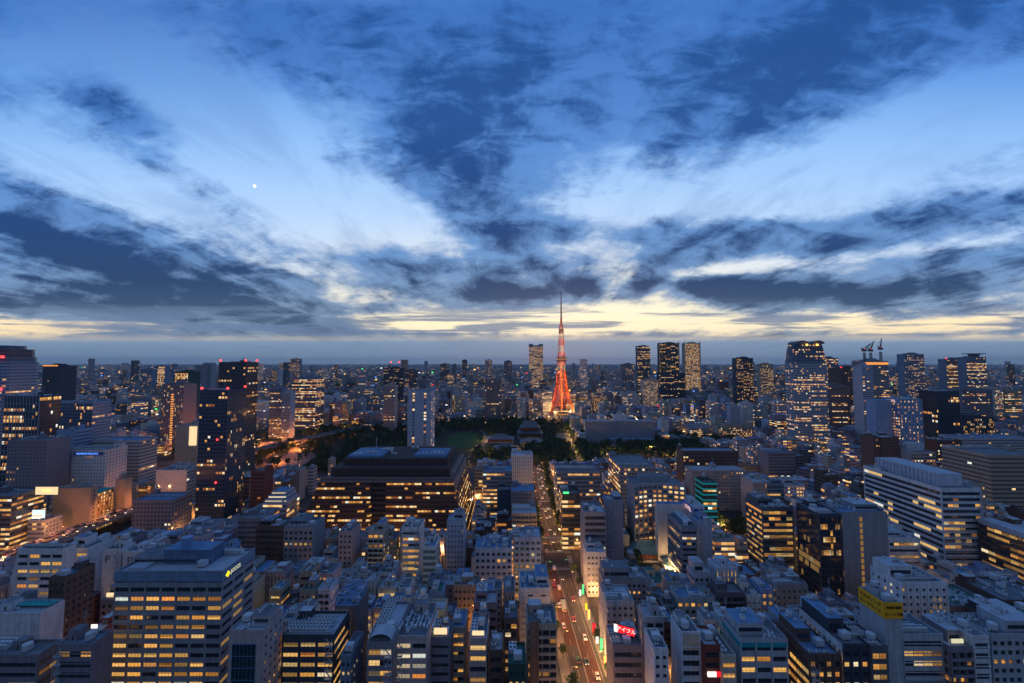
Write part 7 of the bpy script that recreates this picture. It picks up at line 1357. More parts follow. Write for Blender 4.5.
    if 'bright white roof edge' in l:
        b = MB(); b.box(-W/2-.4, -W/2-.01, -D/2, D/2, H-2.2, H+.6, 'roof_pale'); b.box(-W/2, -W/2+10, -D/2, D/2, H+.1, H+.9, 'roof_pale'); b.build('roof_edge', root)
    if 'gold-lit' in l:
        b = MB(); b.box(-W/2-1, -W/2+4, -D/2-1.5, -D/2-.1, 90, H+4, 'wall', (.55,.42,.25,0)); b.box(W/2-4, W/2+1, -D/2-1.5, -D/2-.1, 90, H+4, 'wall', (.55,.42,.25,0)); b.build('corner_pier', root)
# ------------------------------------------------------------------ individually shaped buildings
# brown headquarters, stepped back with sloping ends
root = thing('headquarters_building', 'huge brown stepped headquarters with sloping ends and rows of amber windows, before the park', 'office building', (-112, 392, 0))
rs = random.Random(5); wc = (.12,.065,.05,.5)
def frustum(b, x0, x1, y0, y1, z0, X0, X1, Y0, Y1, z1, prm, wc, top='roof_grey', win=True):
    A = [(x0,y0),(x1,y0),(x1,y1),(x0,y1)]; B = [(X0,Y0),(X1,Y0),(X1,Y1),(X0,Y1)]
    for k in range(4):
        p, q_ = A[k], A[(k+1)%4]; r_, s_ = B[(k+1)%4], B[k]; L = math.hypot(q_[0]-p[0], q_[1]-p[1]); dl = math.hypot(r_[0]-s_[0], r_[1]-s_[1])
        bay, fh, ww, wh = prm; nf = max(1, round((z1-z0)/fh)); fh2 = (z1-z0)/nf; ou = rs.randrange(900)*bay; ov = rs.randrange(90)*fh2
        b.face([(p[0],p[1],z0),(q_[0],q_[1],z0),(r_[0],r_[1],z1),(s_[0],s_[1],z1)], 'facade' if win else 'wall', [(ou,ov),(ou+L,ov),(ou+(L+dl)/2,ov+z1-z0),(ou+(L-dl)/2,ov+z1-z0)], wc, (bay/10,fh2/10,ww,wh))
    b.face([(p[0],p[1],z1) for p in B], top)
b = MB(); frustum(b, -73,-9,-46,44,0, -54,-9,-44,42,49, (3.0,3.75,.90,.42), wc, 'roof_grey'); frustum(b, 4,73,-46,44,0, 4,61,-44,42,49, (3.0,3.75,.90,.42), wc, 'roof_grey')
b.box(-9, 4, -42, 42, 0, 49, 'wall', (.04,.035,.035,0)); b.build('wall', root)
b = MB()
for k in range(10):
    for xx in (-8.5, ): b.box(-8.9, 3.9, -43.2, -42.1, 5+k*4.2, 6.6+k*4.2, 'wall', (.10,.07,.06,0))
b.build('central_stair_bay', root)
b = MB(); b.box(-54, 61, -41, -38.5, 49.05, 51.5, 'wall', (.22,.14,.12,0)); b.box(-54, 61, -46, -44.5, 49.02, 50.2, 'wall', (.22,.14,.12,0), bottom=True); b.build('parapet', root)
b = MB(); b.box(-50, 56, -30, 40, 49.05, 57, 'wall', (.08,.05,.045,0)); b.box(-44, 52, -18, 36, 57, 62.5, 'wall', (.075,.05,.045,0)); b.build('upper_storey', root)
for k in range(7): put('air_conditioner', ACS[k % 4], root, (-38+k*13+rs.uniform(-3,3), rs.uniform(-10,25), 62.5), 0).scale = (3,3,1.6)
b = MB(); b.box(-42,-10,-14,20,62.5,64.5,'roof_blue'); b.box(20,50,-14,16,62.5,65,'roof_blue'); b.bar((-20,0,64),(-20,0,78),.5,'steel'); b.build('roof_machine_deck', root)
b = MB(); b.box(56.1,60,-29,40,49.05,54,'wall',(.3,.22,.2,0)); b.box(61.5,63,-43,40,40,50.5,'wall',(.3,.22,.2,0)); b.build('sloping_buttress', root)
# rounded tower on the left edge
root = thing('tower_block', 'large blue-grey skyscraper with rounded top corner on the left edge', 'skyscraper', (-676, 500, 0)); rs = random.Random(6)
def prism(b, ring, z0, z1, prm, wc, top='roof_grey'):
    u = 0; bay, fh, ww, wh = prm
    nf = max(1, round((z1-z0)/fh)); fh2 = (z1-z0)/nf
    for k in range(len(ring)):
        p, q_ = ring[k], ring[(k+1)%len(ring)]; L = math.hypot(q_[0]-p[0], q_[1]-p[1])
        b.face([(p[0],p[1],z0),(q_[0],q_[1],z0),(q_[0],q_[1],z1),(p[0],p[1],z1)], 'facade', [(u,700*fh2),(u+L,700*fh2),(u+L,700*fh2+z1-z0),(u,700*fh2+z1-z0)], wc, (bay/10, fh2/10, ww, wh)); u += L
    b.face([(p[0],p[1],z1) for p in ring], top)
def rring(hx, hy, r, n=6):
    out = []
    for cx, cy_, a0 in ((hx-r,-hy+r,-90),(hx-r,hy-r,0),(-hx+r,hy-r,90),(-hx+r,-hy+r,180)):
        for k in range(n+1): a = R(a0+90*k/n); out.append((cx+r*math.cos(a), cy_+r*math.sin(a)))
    return out
b = MB(); prism(b, rring(62,24,12), 0, 152, (3.2,3.9,.92,.45), (.24,.35,.48,.08)); b.build('wall', root)
b = MB(); prism(b, rring(60,23,12), 152, 158, (30,6,.99,.5), (.14,.22,.32,.4)); prism(b, rring(58,22,12), 158, 168, (3,5,.9,.7), (.10,.13,.18,.02), 'roof_blue'); prism(b, rring(52,18,12), 168, 172.5, (3,4.5,.8,.5), (.14,.2,.28,.0), 'roof_blue'); b.build('rooftop_crown', root)
b = MB(); b.box(-60, 46, -23.6, -23.1, 153.5, 156, 'g_cream'); b.build('lit_belt', root)
for (a, zz) in ((60.5, 157), (60.5,118), (40,173)):
    b = MB(); b.cyl(0,0,0,2.6,1.4,'red_lamp',8); b.build('warning_lamp', root, (a, -19, zz))
# round-topped tower
root = thing('tower_block', 'tall tapering skyscraper with twin curved crown lamps, full of speckled lit windows, right of centre', 'skyscraper', (527, 716, 0)); rs = random.Random(8)
b = MB(); wc = (.34,.40,.48,.34)
prism(b, rring(31,15,8), 0, 150, (2.6,3.9,.86,.5), wc)
prev = (34, 18)
def loft(b, h0, h1, z0, z1, wc):
    A = rring(h0[0],h0[1],9); B = rring(h1[0],h1[1],9)
    for k in range(len(A)):
        p, q_, r_, s_ = A[k], A[(k+1)%len(A)], B[(k+1)%len(A)], B[k]; u = k*7.8; L = math.hypot(q_[0]-p[0],q_[1]-p[1])
        b.face([(p[0],p[1],z0),(q_[0],q_[1],z0),(r_[0],r_[1],z1),(s_[0],s_[1],z1)], 'facade', [(u,z0),(u+L,z0),(u+L,z1),(u,z1)], wc, (.26,.39,.86,.5))
    b.face([(p[0],p[1],z1) for p in B], 'roof_grey')
loft(b, (31,15), (28,14), 150, 172, (.14,.19,.26,.3)); loft(b, (28,14), (25,13), 172, 184, (.08,.11,.17,.25)); b.build('wall', root)
for s_ in (-1, 1):
    b = MB(); n = 8
    for k in range(n):
        a0, a1 = math.pi*k/n, math.pi*(k+1)/n
        b.bar((s_*14+10*math.cos(a0),-14.4,184+5.5*math.sin(a0)),(s_*14+10*math.cos(a1),-14.4,184+5.5*math.sin(a1)),1.1,'darkmetal')
        b.face([(s_*14,-14,184),(s_*14+10*math.cos(a0),-14,184+5.5*math.sin(a0)),(s_*14+10*math.cos(a1),-14,184+5.5*math.sin(a1))],'roof_grey'); b.face([(s_*14,10,184),(s_*14+10*math.cos(a1),10,184+5.5*math.sin(a1)),(s_*14+10*math.cos(a0),10,184+5.5*math.sin(a0))],'roof_grey')
        b.face([(s_*14+10*math.cos(a0),-14,184+5.5*math.sin(a0)),(s_*14+10*math.cos(a0),10,184+5.5*math.sin(a0)),(s_*14+10*math.cos(a1),10,184+5.5*math.sin(a1)),(s_*14+10*math.cos(a1),-14,184+5.5*math.sin(a1))],'roof_grey')
    b.build('crown_arch', root)
    b = MB(); b.cyl(0,0,0,3.4,1.7,'g_amber',8); b.build('crown_lamp', root, (s_*9, -17.6, 180.5))
# long hotel slab in the grounds
root = thing('hotel_building', 'long low blue-grey hotel slab with many tiny windows, right of the lattice tower foot', 'hotel', (200, 750, 0)); rs = random.Random(9)
b = MB(); plain_body(b, 0, 0, 126, 18, 42, (3.4,3.3,.5,.42), (3.4,3.3,.5,.42), (.23,.27,.34,.0), rs, 'grey'); b.build('wall', root)
b = MB(); b.box(-63.4,63.4,-9.5,9.5,42,43.3,'wall',(.35,.40,.48,0)); b.build('parapet', root)
b = MB(); b.box(-10,13,-5,6,43.3,53,'wall',(.42,.50,.60,0),top='roof_pale'); b.build('roof_pavilion', root)
b = MB(); b.box(-25,54,-26,-9.1,0,14,'wall',(.24,.29,.36,0),top='roof_blue'); b.build('entrance_podium', root)
b = MB(); b.box(-76,-63.1,-6,6,0,20,'wall',(.42,.46,.52,0),top='roof_pale'); b.build('side_wing', root)
# orange-lit slab along the expressway
root = thing('hotel_building', 'long orange-lit slab with teal roof facing the expressway', 'hotel', (-380, 371, 0)); rs = random.Random(10); wc = (.36,.27,.18,.3)
b = MB(); plain_body(b, 0, 0, 9, 22, 33, (3,3.4,.5,.5), (2.4,3.4,.55,.6), (.38,.25,.14,1.2), rs, 'teal'); b.build('wall', root)
b = MB()
for k in range(10): y_ = -11+22*k/9; b.box(4.51,5.1,y_-.25,y_+.25,0,32,'wall',(.42,.28,.14,0))
b.build('facade_fin', root)
b = MB(); b.box(-4.8,5,-11.3,11.3,33.02,33.9,'roof_teal'); b.build('roof', root)
# temple hall, gate and small roofs
def hip_roof(b, w, d, z0, h, ov, m='temple_roof', ridge=.35):
    W_, D_ = w/2+ov, d/2+ov; r_ = W_*ridge
    n = 5; prevp = (W_, D_, z0)
    for k in range(1, n+1):
        f = k/n; cw = W_+(r_-W_)*f; cd = D_*(1-f)+.2; cz = z0+h*(f**1.8)
        p0 = [(-prevp[0],-prevp[1]),(prevp[0],-prevp[1]),(prevp[0],prevp[1]),(-prevp[0],prevp[1])]; p1 = [(-cw,-cd),(cw,-cd),(cw,cd),(-cw,cd)]
        for j in range(4): b.face([(*p0[j],prevp[2]),(*p0[(j+1)%4],prevp[2]),(*p1[(j+1)%4],cz),(*p1[j],cz)], m)
        prevp = (cw, cd, cz)
    b.box(-r_-1, r_+1, -.6, .6, z0+h-.3, z0+h+1.2, m); b.face([(-W_,-D_,z0),(-W_,D_,z0),(W_,D_,z0),(W_,-D_,z0)], 'temple_wood')
def temple(name, label, x, y_, w, d, h1, h2, two=True, roof='temple_roof'):
    root = thing(name, label, 'temple', (x, y_, 0))
    b = MB(); b.box(-w/2-3,w/2+3,-d/2-3,d/2+3,0,1.5,'concrete'); b.build('stone_base', root)
    b = MB(); b.box(-w/2,w/2,-d/2,d/2,1.5,h1,'temple_wood')
    for k in range(9): xx = -w/2+w*k/8; b.box(xx-.4,xx+.4,-d/2-1,-d/2-.05,1.5,h1,'temple_wood')
    b.build('wall', root)
    b = MB(); hip_roof(b, w, d, h1, h2*.45 if two else h2, 3.5, roof, .8 if two else .4); b.build('lower_roof' if two else 'roof', root)
    if two:
        b = MB(); b.box(-w*.36,w*.36,-d*.3,d*.3,h1+h2*.3,h1+h2*.62,'temple_wood'); b.build('upper_wall', root)
        b = MB(); hip_roof(b, w*.74, d*.64, h1+h2*.62, h2*.62, 4, roof, .62); b.build('upper_roof', root)
temple('temple_hall', 'large temple hall with double hipped tiled roof among dark trees', 36, 815, 44, 30, 10, 18)
temple('temple_gate', 'small temple building with single curved roof right of the main hall', 92, 770, 22, 16, 6, 9, False)
temple('temple_annex', 'low temple annex with broad roof in front of the main hall', 36, 740, 36, 22, 7, 6, False)
temple('temple_office', 'long low temple roof left of the main hall', -22, 770, 46, 24, 7, 7, False)
temple('temple_cloister', 'wide flat-hipped temple roof near the park path', -12, 690, 38, 22, 6, 6, False)
temple('shrine_building', 'greenish roofed shrine hall in the trees beside the curved hotel', 105, 322, 22, 18, 6, 5, False, 'temple_green')
temple('shrine_annex', 'second green shrine roof in front of the shrine hall, lit orange beneath', 124, 300, 18, 14, 5, 4, False, 'temple_green')
# ------------------------------------------------------------------ lattice tower
tw = thing('lattice_tower', 'tall orange and white lattice broadcasting tower, floodlit red, rising above everything', 'lattice tower', (134, 1080, 9))
PR = [(0,41),(18,31),(36,24),(56,18.6),(76,15.2),(96,12.6),(118,11.2),(145,9.2),(160,8.2),(185,6.9),(210,5.7),(223,5.2),(250,3.6)]
def hw(z):
    for (a, r0), (b_, r1) in zip(PR, PR[1:]):
        if a <= z <= b_: return r0+(r1-r0)*(z-a)/(b_-a)
    return PR[-1][1]
def tm(z): return 'towerwhite' if (118 < z < 134) or (166 < z < 186) or (206 < z < 224) else 'orange'
lv = [0,12,24,36,47,58,68,78,87,96,104,112,120,128,136,145]
for sx in (-1,1):
    for sy in (-1,1):
        b = MB()
        for z0, z1 in zip(lv, lv[1:]):
            h0, h1 = hw(z0), hw(z1); w0, w1 = max(1.8, 6.4-z0*.05), max(1.8, 6.4-z1*.05)
            c0 = [(sx*h0,sy*h0),(sx*(h0-w0),sy*h0),(sx*h0,sy*(h0-w0)),(sx*(h0-w0),sy*(h0-w0))]; c1 = [(sx*h1,sy*h1),(sx*(h1-w1),sy*h1),(sx*h1,sy*(h1-w1)),(sx*(h1-w1),sy*(h1-w1))]
            for k in range(4): b.bar((*c0[k],z0),(*c1[k],z1),.75,tm(z0),.7)
            for k, j in ((0,1),(0,2),(1,3),(2,3)): b.bar((*c0[k],z0),(*c1[j],z1),.36,tm(z0)); b.bar((*c0[j],z0),(*c1[k],z1),.36,tm(z0)); b.bar((*c1[j],z1),(*c1[k],z1),.36,tm(z0))
        b.build('tower_leg', tw)
b = MB()
for i_, (z0, z1) in enumerate(zip(lv, lv[1:])):
    if z0 < 24: continue
    h0, h1 = hw(z0)-1, hw(z1)-1
    P0 = [(-h0,-h0),(h0,-h0),(h0,h0),(-h0,h0)]; P1 = [(-h1,-h1),(h1,-h1),(h1,h1),(-h1,h1)]
    for k in range(4):
        b.bar((*P0[k],z0),(*P1[(k+1)%4],z1),.42,tm(z0)); b.bar((*P0[(k+1)%4],z0),(*P1[k],z1),.42,tm(z0)); b.bar((*P1[(k+1)%4],z1),(*P1[k],z1),.9,tm(z0))
b.build('cross_bracing', tw)
b = MB()
for s_ in (0, 1, 2, 3):   # arches between the feet
    for k in range(10):
        a0, a1 = math.pi*k/10, math.pi*(k+1)/10; r_ = 25
        p = [(r_*math.cos(a), 8+16*math.sin(a)) for a in (a0, a1)]
        if s_ == 0: b.bar((p[0][0],-30,p[0][1]),(p[1][0],-30,p[1][1]),1.2,'orange')
        if s_ == 1: b.bar((p[0][0],30,p[0][1]),(p[1][0],30,p[1][1]),1.2,'orange')
        if s_ == 2: b.bar((-30,p[0][0],p[0][1]),(-30,p[1][0],p[1][1]),1.2,'orange')
        if s_ == 3: b.bar((30,p[0][0],p[0][1]),(30,p[1][0],p[1][1]),1.2,'orange')
b.build('base_arch', tw)
b = MB()
lv2 = [155+6.4*k for k in range(15)]
for z0, z1 in zip(lv2, lv2[1:]):
    h0, h1 = hw(z0), hw(z1); P0 = [(-h0,-h0),(h0,-h0),(h0,h0),(-h0,h0)]; P1 = [(-h1,-h1),(h1,-h1),(h1,h1),(-h1,h1)]
    for k in range(4):
        b.bar((*P0[k],z0),(*P1[k],z1),1.1,tm(z0)); b.bar((*P0[k],z0),(*P1[(k+1)%4],z1),.75,tm(z0)); b.bar((*P0[(k+1)%4],z0),(*P1[k],z1),.75,tm(z0)); b.bar((*P1[(k+1)%4],z1),(*P1[k],z1),.75,tm(z0))
b.build('upper_lattice', tw)
b = MB(); b.box(-2,2,-2,2,0,150,'temple_wood'); b.build('lift_shaft', tw)
b = MB(); b.box(-12.5,12.5,-12.5,12.5,145,148,'orange',bottom=True); b.box(-12,12,-12,12,148,153,'towerwhite'); b.box(-12.8,12.8,-12.8,12.8,153,155.4,'orange',bottom=True); b.build('main_deck', tw)
b = MB(); b.box(-12.2,12.2,-12.2,-12.01,149,152.4,'pane_amber'); b.box(-12.2,-12.01,-12.2,12.2,149,152.4,'pane_amber'); b.build('deck_window', tw)
b = MB(); b.cyl(0,0,222,224,7.4,'orange',16); b.cyl(0,0,224,229,6.6,'towerwhite',16); b.cyl(0,0,229,231,7.2,'orange',16); b.build('top_deck', tw)
b = MB()
for z0, z1, r0, r1, mm in ((245,262,2.8,2.4,'orange'),(262,276,2.3,2.0,'towerwhite'),(276,292,1.9,1.7,'orange'),(292,306,1.6,1.4,'darkmetal'),(306,320,1.3,1.1,'orange'),(320,336,1.0,.8,'darkmetal')): b.cyl(0,0,z0,z1,r0,mm,8,r2=r1)
for k in range(12): b.cyl(0,0,247+k*5,248+k*5,3.0-k*.12,'orange',8)
b.build('antenna', tw)
b = MB(); b.box(-26,26,-20,20,-9,11,'wall',(.12,.10,.09,.5),top='roof_grey'); b.box(-20,20,-20.3,-20.01,3,6,'pane_amber'); b.build('base_building', tw)
def lamp_light(parent, loc, e, c, r=.5, name='lamp_light'):
    l = bpy.data.lights.new(name, 'POINT'); l.energy = e; l.color = c; l.shadow_soft_size = r
    o = bpy.data.objects.new(name, l); col.objects.link(o); o.parent = parent; o.location = loc; return o
for z_, e in ((12,3.4),(32,2.4),(56,1.4),(84,.9),(110,.75),(136,.7)):
    for s_ in (-1, 1): lamp_light(tw, (s_*hw(z_)*.6, -hw(z_)*.6, z_), e*25000, (1,.52,.14), 1.0)
for s_, t__ in ((-1,-1),(1,-1),(-1,1),(1,1)): lamp_light(tw, (s_*44, t__*44-4, 3), 5000, (1,.45,.16), 1.5)
for z_, e in ((164,.4),(178,.4),(196,.35),(214,.3),(238,.2),(258,.12)): 
    for s_ in (-1,1): lamp_light(tw, (s_*.6,-12.5, z_), e*4200, (1,.56,.26), .8)
# ------------------------------------------------------------------ cranes over the unfinished tower
def crane(x, y_, z0, h, jib, lab, lean=55):
    t_ = thing('tower_crane', lab, 'crane', (x, y_, z0)); b = MB(); w = 1.2
    for k in range(int(h/4)):
        z_ = k*4.0
        for a in (-1,1):
            for c in (-1,1): b.bar((a*w,c*w,z_),(a*w,c*w,z_+4),.7,'darkmetal')
        b.bar((-w,-w,z_),(w,-w,z_+4),.5,'darkmetal'); b.bar((w,w,z_),(-w,w,z_+4),.5,'darkmetal')
    b.build('mast', t_)
    b = MB(); b.box(-3,3,-2.5,2.5,h,h+4,'darkmetal'); b.build('cab', t_)
    b = MB(); e = (jib*math.cos(R(lean)), 0, h+4+abs(jib)*math.sin(R(lean))); b.bar((0,-1,h+3),e,1.0,'darkmetal',.6); b.bar((0,1,h+5),e,1.0,'darkmetal',.5)
    b.bar((0,0,h+4),(-jib*.3,0,h+6),1.6,'darkmetal'); b.bar((-jib*.28,0,h+6),e,.3,'darkmetal'); b.build('jib', t_)
    b = MB(); b.cyl(0,0,h+4,h+5.4,.6,'red_lamp',6); b.build('warning_lamp', t_)
ctb = next(q for q in HAND if 'under construction' in q['label'])
crane(ctb['X']-12, 772, ctb['H']+.5, 18, 19, 'leaning jib crane, leftmost of three on the unfinished tower', 40)
crane(ctb['X']+4, 776, ctb['H']+.5, 18, 19, 'middle crane on the unfinished tower, jib raised', 66)
crane(ctb['X']+29, 782, 0.1, ctb['H']+22, 19, 'rightmost dark crane mast standing beside the unfinished tower', 80)
# ------------------------------------------------------------------ the other buildings of the blocks, one object each
CAT = {'office_building':'office building','apartment_building':'apartment building','low_building':'low building'}
GRP = {'office_building':'offices in the city blocks','apartment_building':'apartment blocks in the city blocks','low_building':'low buildings in the city blocks'}
for i, (nm, x, y_, W, D, H, st, cl, lit, rf, rc, lab) in enumerate(FILL):
    rs = random.Random(7000+i); s_ = STYLES[st]; sd = STYLES['punch' if st in ('balcony','punch') else 'blank' if rs.random() < .35 else st]
    c3 = tuple(c*rs.uniform(.9,1.1) for c in pal(cl))
    if y_-D/2 < 235: near_building(nm, lab, CAT[nm], x, y_, W, D, H, s_, sd, c3, lit, rs, GRP[nm], None, rc, rf, dense=1.2)
    else: mid_building(nm, lab, CAT[nm], x, y_, W, D, H, s_, sd, c3, lit, rs, GRP[nm], rc, rf, kit=(y_ < 420 and W > 6), dense=.9)
rs = random.Random(21); b = MB(); PN = ['white','lgrey','lgrey','grey','grey','bgrey','cream','tan','mauve','dgrey','paleblue','pink','brown']
SN = ['grid','ribbon','balcony','punch','slot','band','punch','blank','smallgrid']
for k in range(0, len(BLOCKS), 5):
    x, y_, W, D, H = BLOCKS[k:k+5]; c = pal(rs.choice(PN)); st = STYLES[rs.choice(SN)]; lit = rs.choice([0,.05,.1,.2,.4,.6])
    plain_body(b, x, y_, max(4,W-.4), max(4,D-.4), H, st[1:], st[1:], tuple(c)+(lit,), rs, rs.choice(['grey','grey','pale','blue']))
    if rs.random() < .6: b.box(x-W*.2, x+W*.15, y_-D*.2, y_+D*.2, H, H+rs.uniform(2,4), 'wall', tuple(c)+(0,), top='roof_grey')
tag(b.build('city_blocks'), kind='stuff', label='packed small buildings filling the blocks between and beyond the named ones')
# far city to the horizon: nobody could count it
rs = random.Random(22); b = MB()
for k in range(13000):
    y_ = 1500*(14.5**(rs.random()**1.15)); lim = 1.34*y_+60; x = rs.uniform(-lim, lim); f = (y_/1500)**.35
    W = rs.uniform(12,34)*f; D = rs.uniform(12,30)*f; H = min(95, 7+rs.expovariate(1/13.0))*(1 if rs.random() > .02 else rs.uniform(1.5,3.0))
    if y_ > 3500: H = min(H, 112)
    if rs.random() < .004 and y_ < 7000: H = rs.uniform(120,165)
    c = pal(rs.choice(PN)); st = rs.choice(['grid','ribbon','punch','slot','wide']); lit = rs.choice([0,.06,.08,.15,.3])*(.35+1.5*max(0,min(1,.5+.5*math.sin(x/310+1.7*math.sin(y_/420))*math.cos(y_/530))))
    bay, fh, ww, wh = STYLES[st][1:]; s2 = 1+.3*f
    a, b2 = (x-W/2,y_-D/2),(x+W/2,y_-D/2); wcx = tuple(c)+(lit,)
    b.wallrect(a,b2,0,H,(bay*s2,fh*s2,ww,wh),wcx,rs.random())
    if x > 0: b.wallrect((x-W/2,y_+D/2),a,0,H,(bay*s2,fh*s2,ww,wh),wcx,rs.random())
    else: b.wallrect(b2,(x+W/2,y_+D/2),0,H,(bay*s2,fh*s2,ww,wh),wcx,rs.random())
    b.face([(x-W/2,y_-D/2,H),(x+W/2,y_-D/2,H),(x+W/2,y_+D/2,H),(x-W/2,y_+D/2,H)], 'roof_grey')
tag(b.build('distant_city'), kind='stuff', label='countless small lit buildings of the far city reaching to the horizon')
b = MB()
for k in range(360):
    y_ = 900*(9**(rs.random())); x = rs.uniform(-1.3,1.3)*y_; H = rs.uniform(14,50); s_ = y_*rs.uniform(.0006,.0016)+.4
    mm = rs.choice(['g_amber','g_amber','g_amber','g_cream','g_cream','g_white','g_white','g_red','g_orangeband','g_green','g_blue'])
    b.box(x-s_*1.4, x+s_*1.4, y_-.5, y_+.5, H, H+s_*1.6, mm)
tag(b.build('distant_lights'), kind='stuff', label='scattered tiny rooftop signs and lamps of the far city')
# ------------------------------------------------------------------ trees
def clump(b, x, y_, z, rx, rz, n, rs, s):
    for _ in range(n):
        u = rs.uniform(-1,1); th = rs.uniform(0, 2*math.pi); r_ = math.sqrt(1-u*u); k = rs.uniform(.65,1.05)
        lob = 1+.25*math.sin(3*th+x)+.2*math.sin(5*u+y_)
        cx, cy_, cz = x+rx*r_*math.cos(th)*k*lob, y_+rx*r_*math.sin(th)*k*lob, z+rz*u*k
        a = Vector((rs.uniform(-1,1), rs.uniform(-1,1), rs.uniform(-1,1))).normalized(); c = a.orthogonal().normalized(); d = a.cross(c)
        ss = s*rs.uniform(.6,1.4); p = Vector((cx,cy_,cz))
        b.face([p-c*ss, p-d*ss*.6, p+c*ss, p+d*ss*.7], 'leaf')
def wood(name, label, regions, n, seed, holes=()):
    rs = random.Random(seed); b = MB(); k = 0; tries = 0
    while k < n and tries < n*40:
        tries += 1; rg = rs.choice(regions); x = rs.uniform(rg[0], rg[1]); y_ = rs.uniform(rg[2], rg[3])
        if any(h[0] < x < h[1] and h[2] < y_ < h[3] for h in holes): continue
        H = rs.uniform(9,17); r_ = rs.uniform(3.5,6.5)
        b.bar((x,y_,0),(x,y_,H*.6),.7,'bark',.4); clump(b, x, y_, H*.62, r_, H*.36, 60, rs, 1.5)
        clump(b, x+rs.uniform(-2,2), y_+rs.uniform(-2,2), H*.8, r_*.55, H*.2, 22, rs, 1.3); k += 1
    return tag(b.build(name), kind='stuff', label=label)
HQ = (-195,-10,335,450)
wood('park_wood', 'dark mass of park trees between the brown headquarters and the far blocks', [(-330,-130,600,980),(-330,-130,600,980),(-420,-330,800,980),(-290,-170,560,620)], 620, 31, [(-150,-35,660,915)])
wood('temple_wood', 'dark trees around the temple hall and below the lattice tower', [(-60,30,850,1000),(60,98,640,1000),(-150,-70,900,1000),(120,215,790,1020),(66,97,600,760),(-10,130,850,1020),(-60,95,590,680),(-60,66,590,860),(20,98,640,860),(110,130,580,735),(110,130,580,735)], 900, 32, [(5,66,760,838),(14,60,722,758),(-48,20,672,790),(78,106,750,786),(98,108,560,700),(106,118,700,860),(88,184,1002,1170)])
wood('hotel_wood', 'dark trees right of the long hotel slab and behind the pinkish hotel', [(266,330,640,800),(130,330,640,722),(200,330,640,722),(266,340,700,860),(120,330,770,860)], 520, 33, [(190,262,655,690)])
wood('interchange_trees', 'dark trees scattered over the orange-lit interchange', [(-560,-470,640,820),(-460,-440,560,720),(-380,-330,640,760),(-400,-385,600,740),(-430,-330,560,600)], 130, 34)
wood('hill_wood', 'dark wooded hillock right of the round-topped tower', [(560,680,760,860),(330,420,700,780),(600,760,840,900)], 170, 35)
wood('shrine_wood', 'dark trees around the green shrine roofs', [(78,94,262,345),(94,120,338,372),(132,150,300,350)], 34, 36)
wood('small_wood', 'small dark wood below the pink glowing slab', [(192,222,350,368),(165,200,372,395)], 26, 37)
def tree(name, lab, x, y_, H, r_, rs, group):
    t_ = thing(name, lab, 'tree', (x, y_, 0), 0, group)
    b = MB(); b.bar((0,0,0),(.1,0,H*.45),.38,'bark',.26); 
    for k in range(4): a = k*1.6+rs.random(); b.bar((.1,0,H*.42),(math.cos(a)*r_*.5,math.sin(a)*r_*.5,H*.7),.2,'bark',.08)
    b.build('trunk', t_); b = MB(); clump(b, 0, 0, H*.66, r_, H*.30, 230, rs, .42); clump(b, r_*.3, .2, H*.84, r_*.6, H*.16, 90, rs, .4); b.build('crown', t_); return t_
rs = random.Random(40)
protos = [freeze(tree('street_tree', 'round leafy street tree on the avenue pavement', avx(176)-10, 176, 7.5, 2.2, rs, 'street trees along the avenue')),
          freeze(tree('street_tree', 'round leafy street tree on the avenue pavement', avx(188)+10.4, 190, 6.5, 1.9, rs, 'street trees along the avenue'))]
bpy.context.view_layer.update()
k = 0
for y_ in range(190, 560, 11):
    for s_ in (-1, 1):
        if 300 < y_ < 335 or 425 < y_ < 442 or rs.random() < .25 or (s_ == 1 and y_ < 200): continue
        c = copy_tree(protos[k % 2]); c.location = (avx(y_)+s_*10+rs.uniform(-.4,.4), y_+rs.uniform(-2,2), .15); c.rotation_euler.z = rs.uniform(0,6); v = rs.uniform(.8,1.25)*(1.7 if y_ > 330 else 1); c.scale = (v,v,v); k += 1
# ------------------------------------------------------------------ street lamps
def lamp(name, lab, h, arm, hm, e, c, group, hs=.45):
    t_ = thing(name, lab, 'street lamp', (0,0,0), 0, group)
    b = MB(); b.cyl(0,0,0,.5,.22,'darkmetal',8); b.bar((0,0,.5),(0,0,h),.18,'steel',.12); b.build('pole', t_)
    b = MB(); b.bar((0,0,h),(arm,0,h+.25),.12,'steel',.09); b.build('arm', t_)
    b = MB(); b.box(arm-.2,arm+hs*1.6,-hs*.5,hs*.5,h+.1,h+.3,'steel'); b.box(arm-.15,arm+hs*1.5,-hs*.45,hs*.45,h-.02,h+.09,hm,bottom=True); b.build('lamp_head', t_)
    if e: lamp_light(t_, (arm+.3, 0, h-.35), e, c, .25)
    return t_
rs = random.Random(41)
pl = lamp('street_lamp', 'grey street lamp with orange light leaning over the avenue', 8.5, 2.0, 'sodium', 5200, (1,.42,.13), 'street lamps along the avenue'); pl.location = (avx(150)-9, 150, .15)
bpy.context.view_layer.update(); freeze(pl); n_ = 0
for y_ in [175,200,225,250,275,345,380,410,455,490,530,570]:
    for s_ in (-1, 1):
        c = copy_tree(pl); c.location = (avx(y_)+s_*9.0, y_+s_*5, .15); c.rotation_euler.z = 0 if s_ < 0 else math.pi
pa = lamp('alley_lamp', 'small side-street lamp glowing orange between the buildings', 6.0, .8, 'sodium', 3800, (1,.42,.13), 'side-street lamps'); bpy.context.view_layer.update(); freeze(pa)
for i, (x, y_) in enumerate(ALLEY_LAMPS):
    c = pa if i == 0 else copy_tree(pa); c.location = (x, y_, 0); c.rotation_euler.z = rs.uniform(0,6)
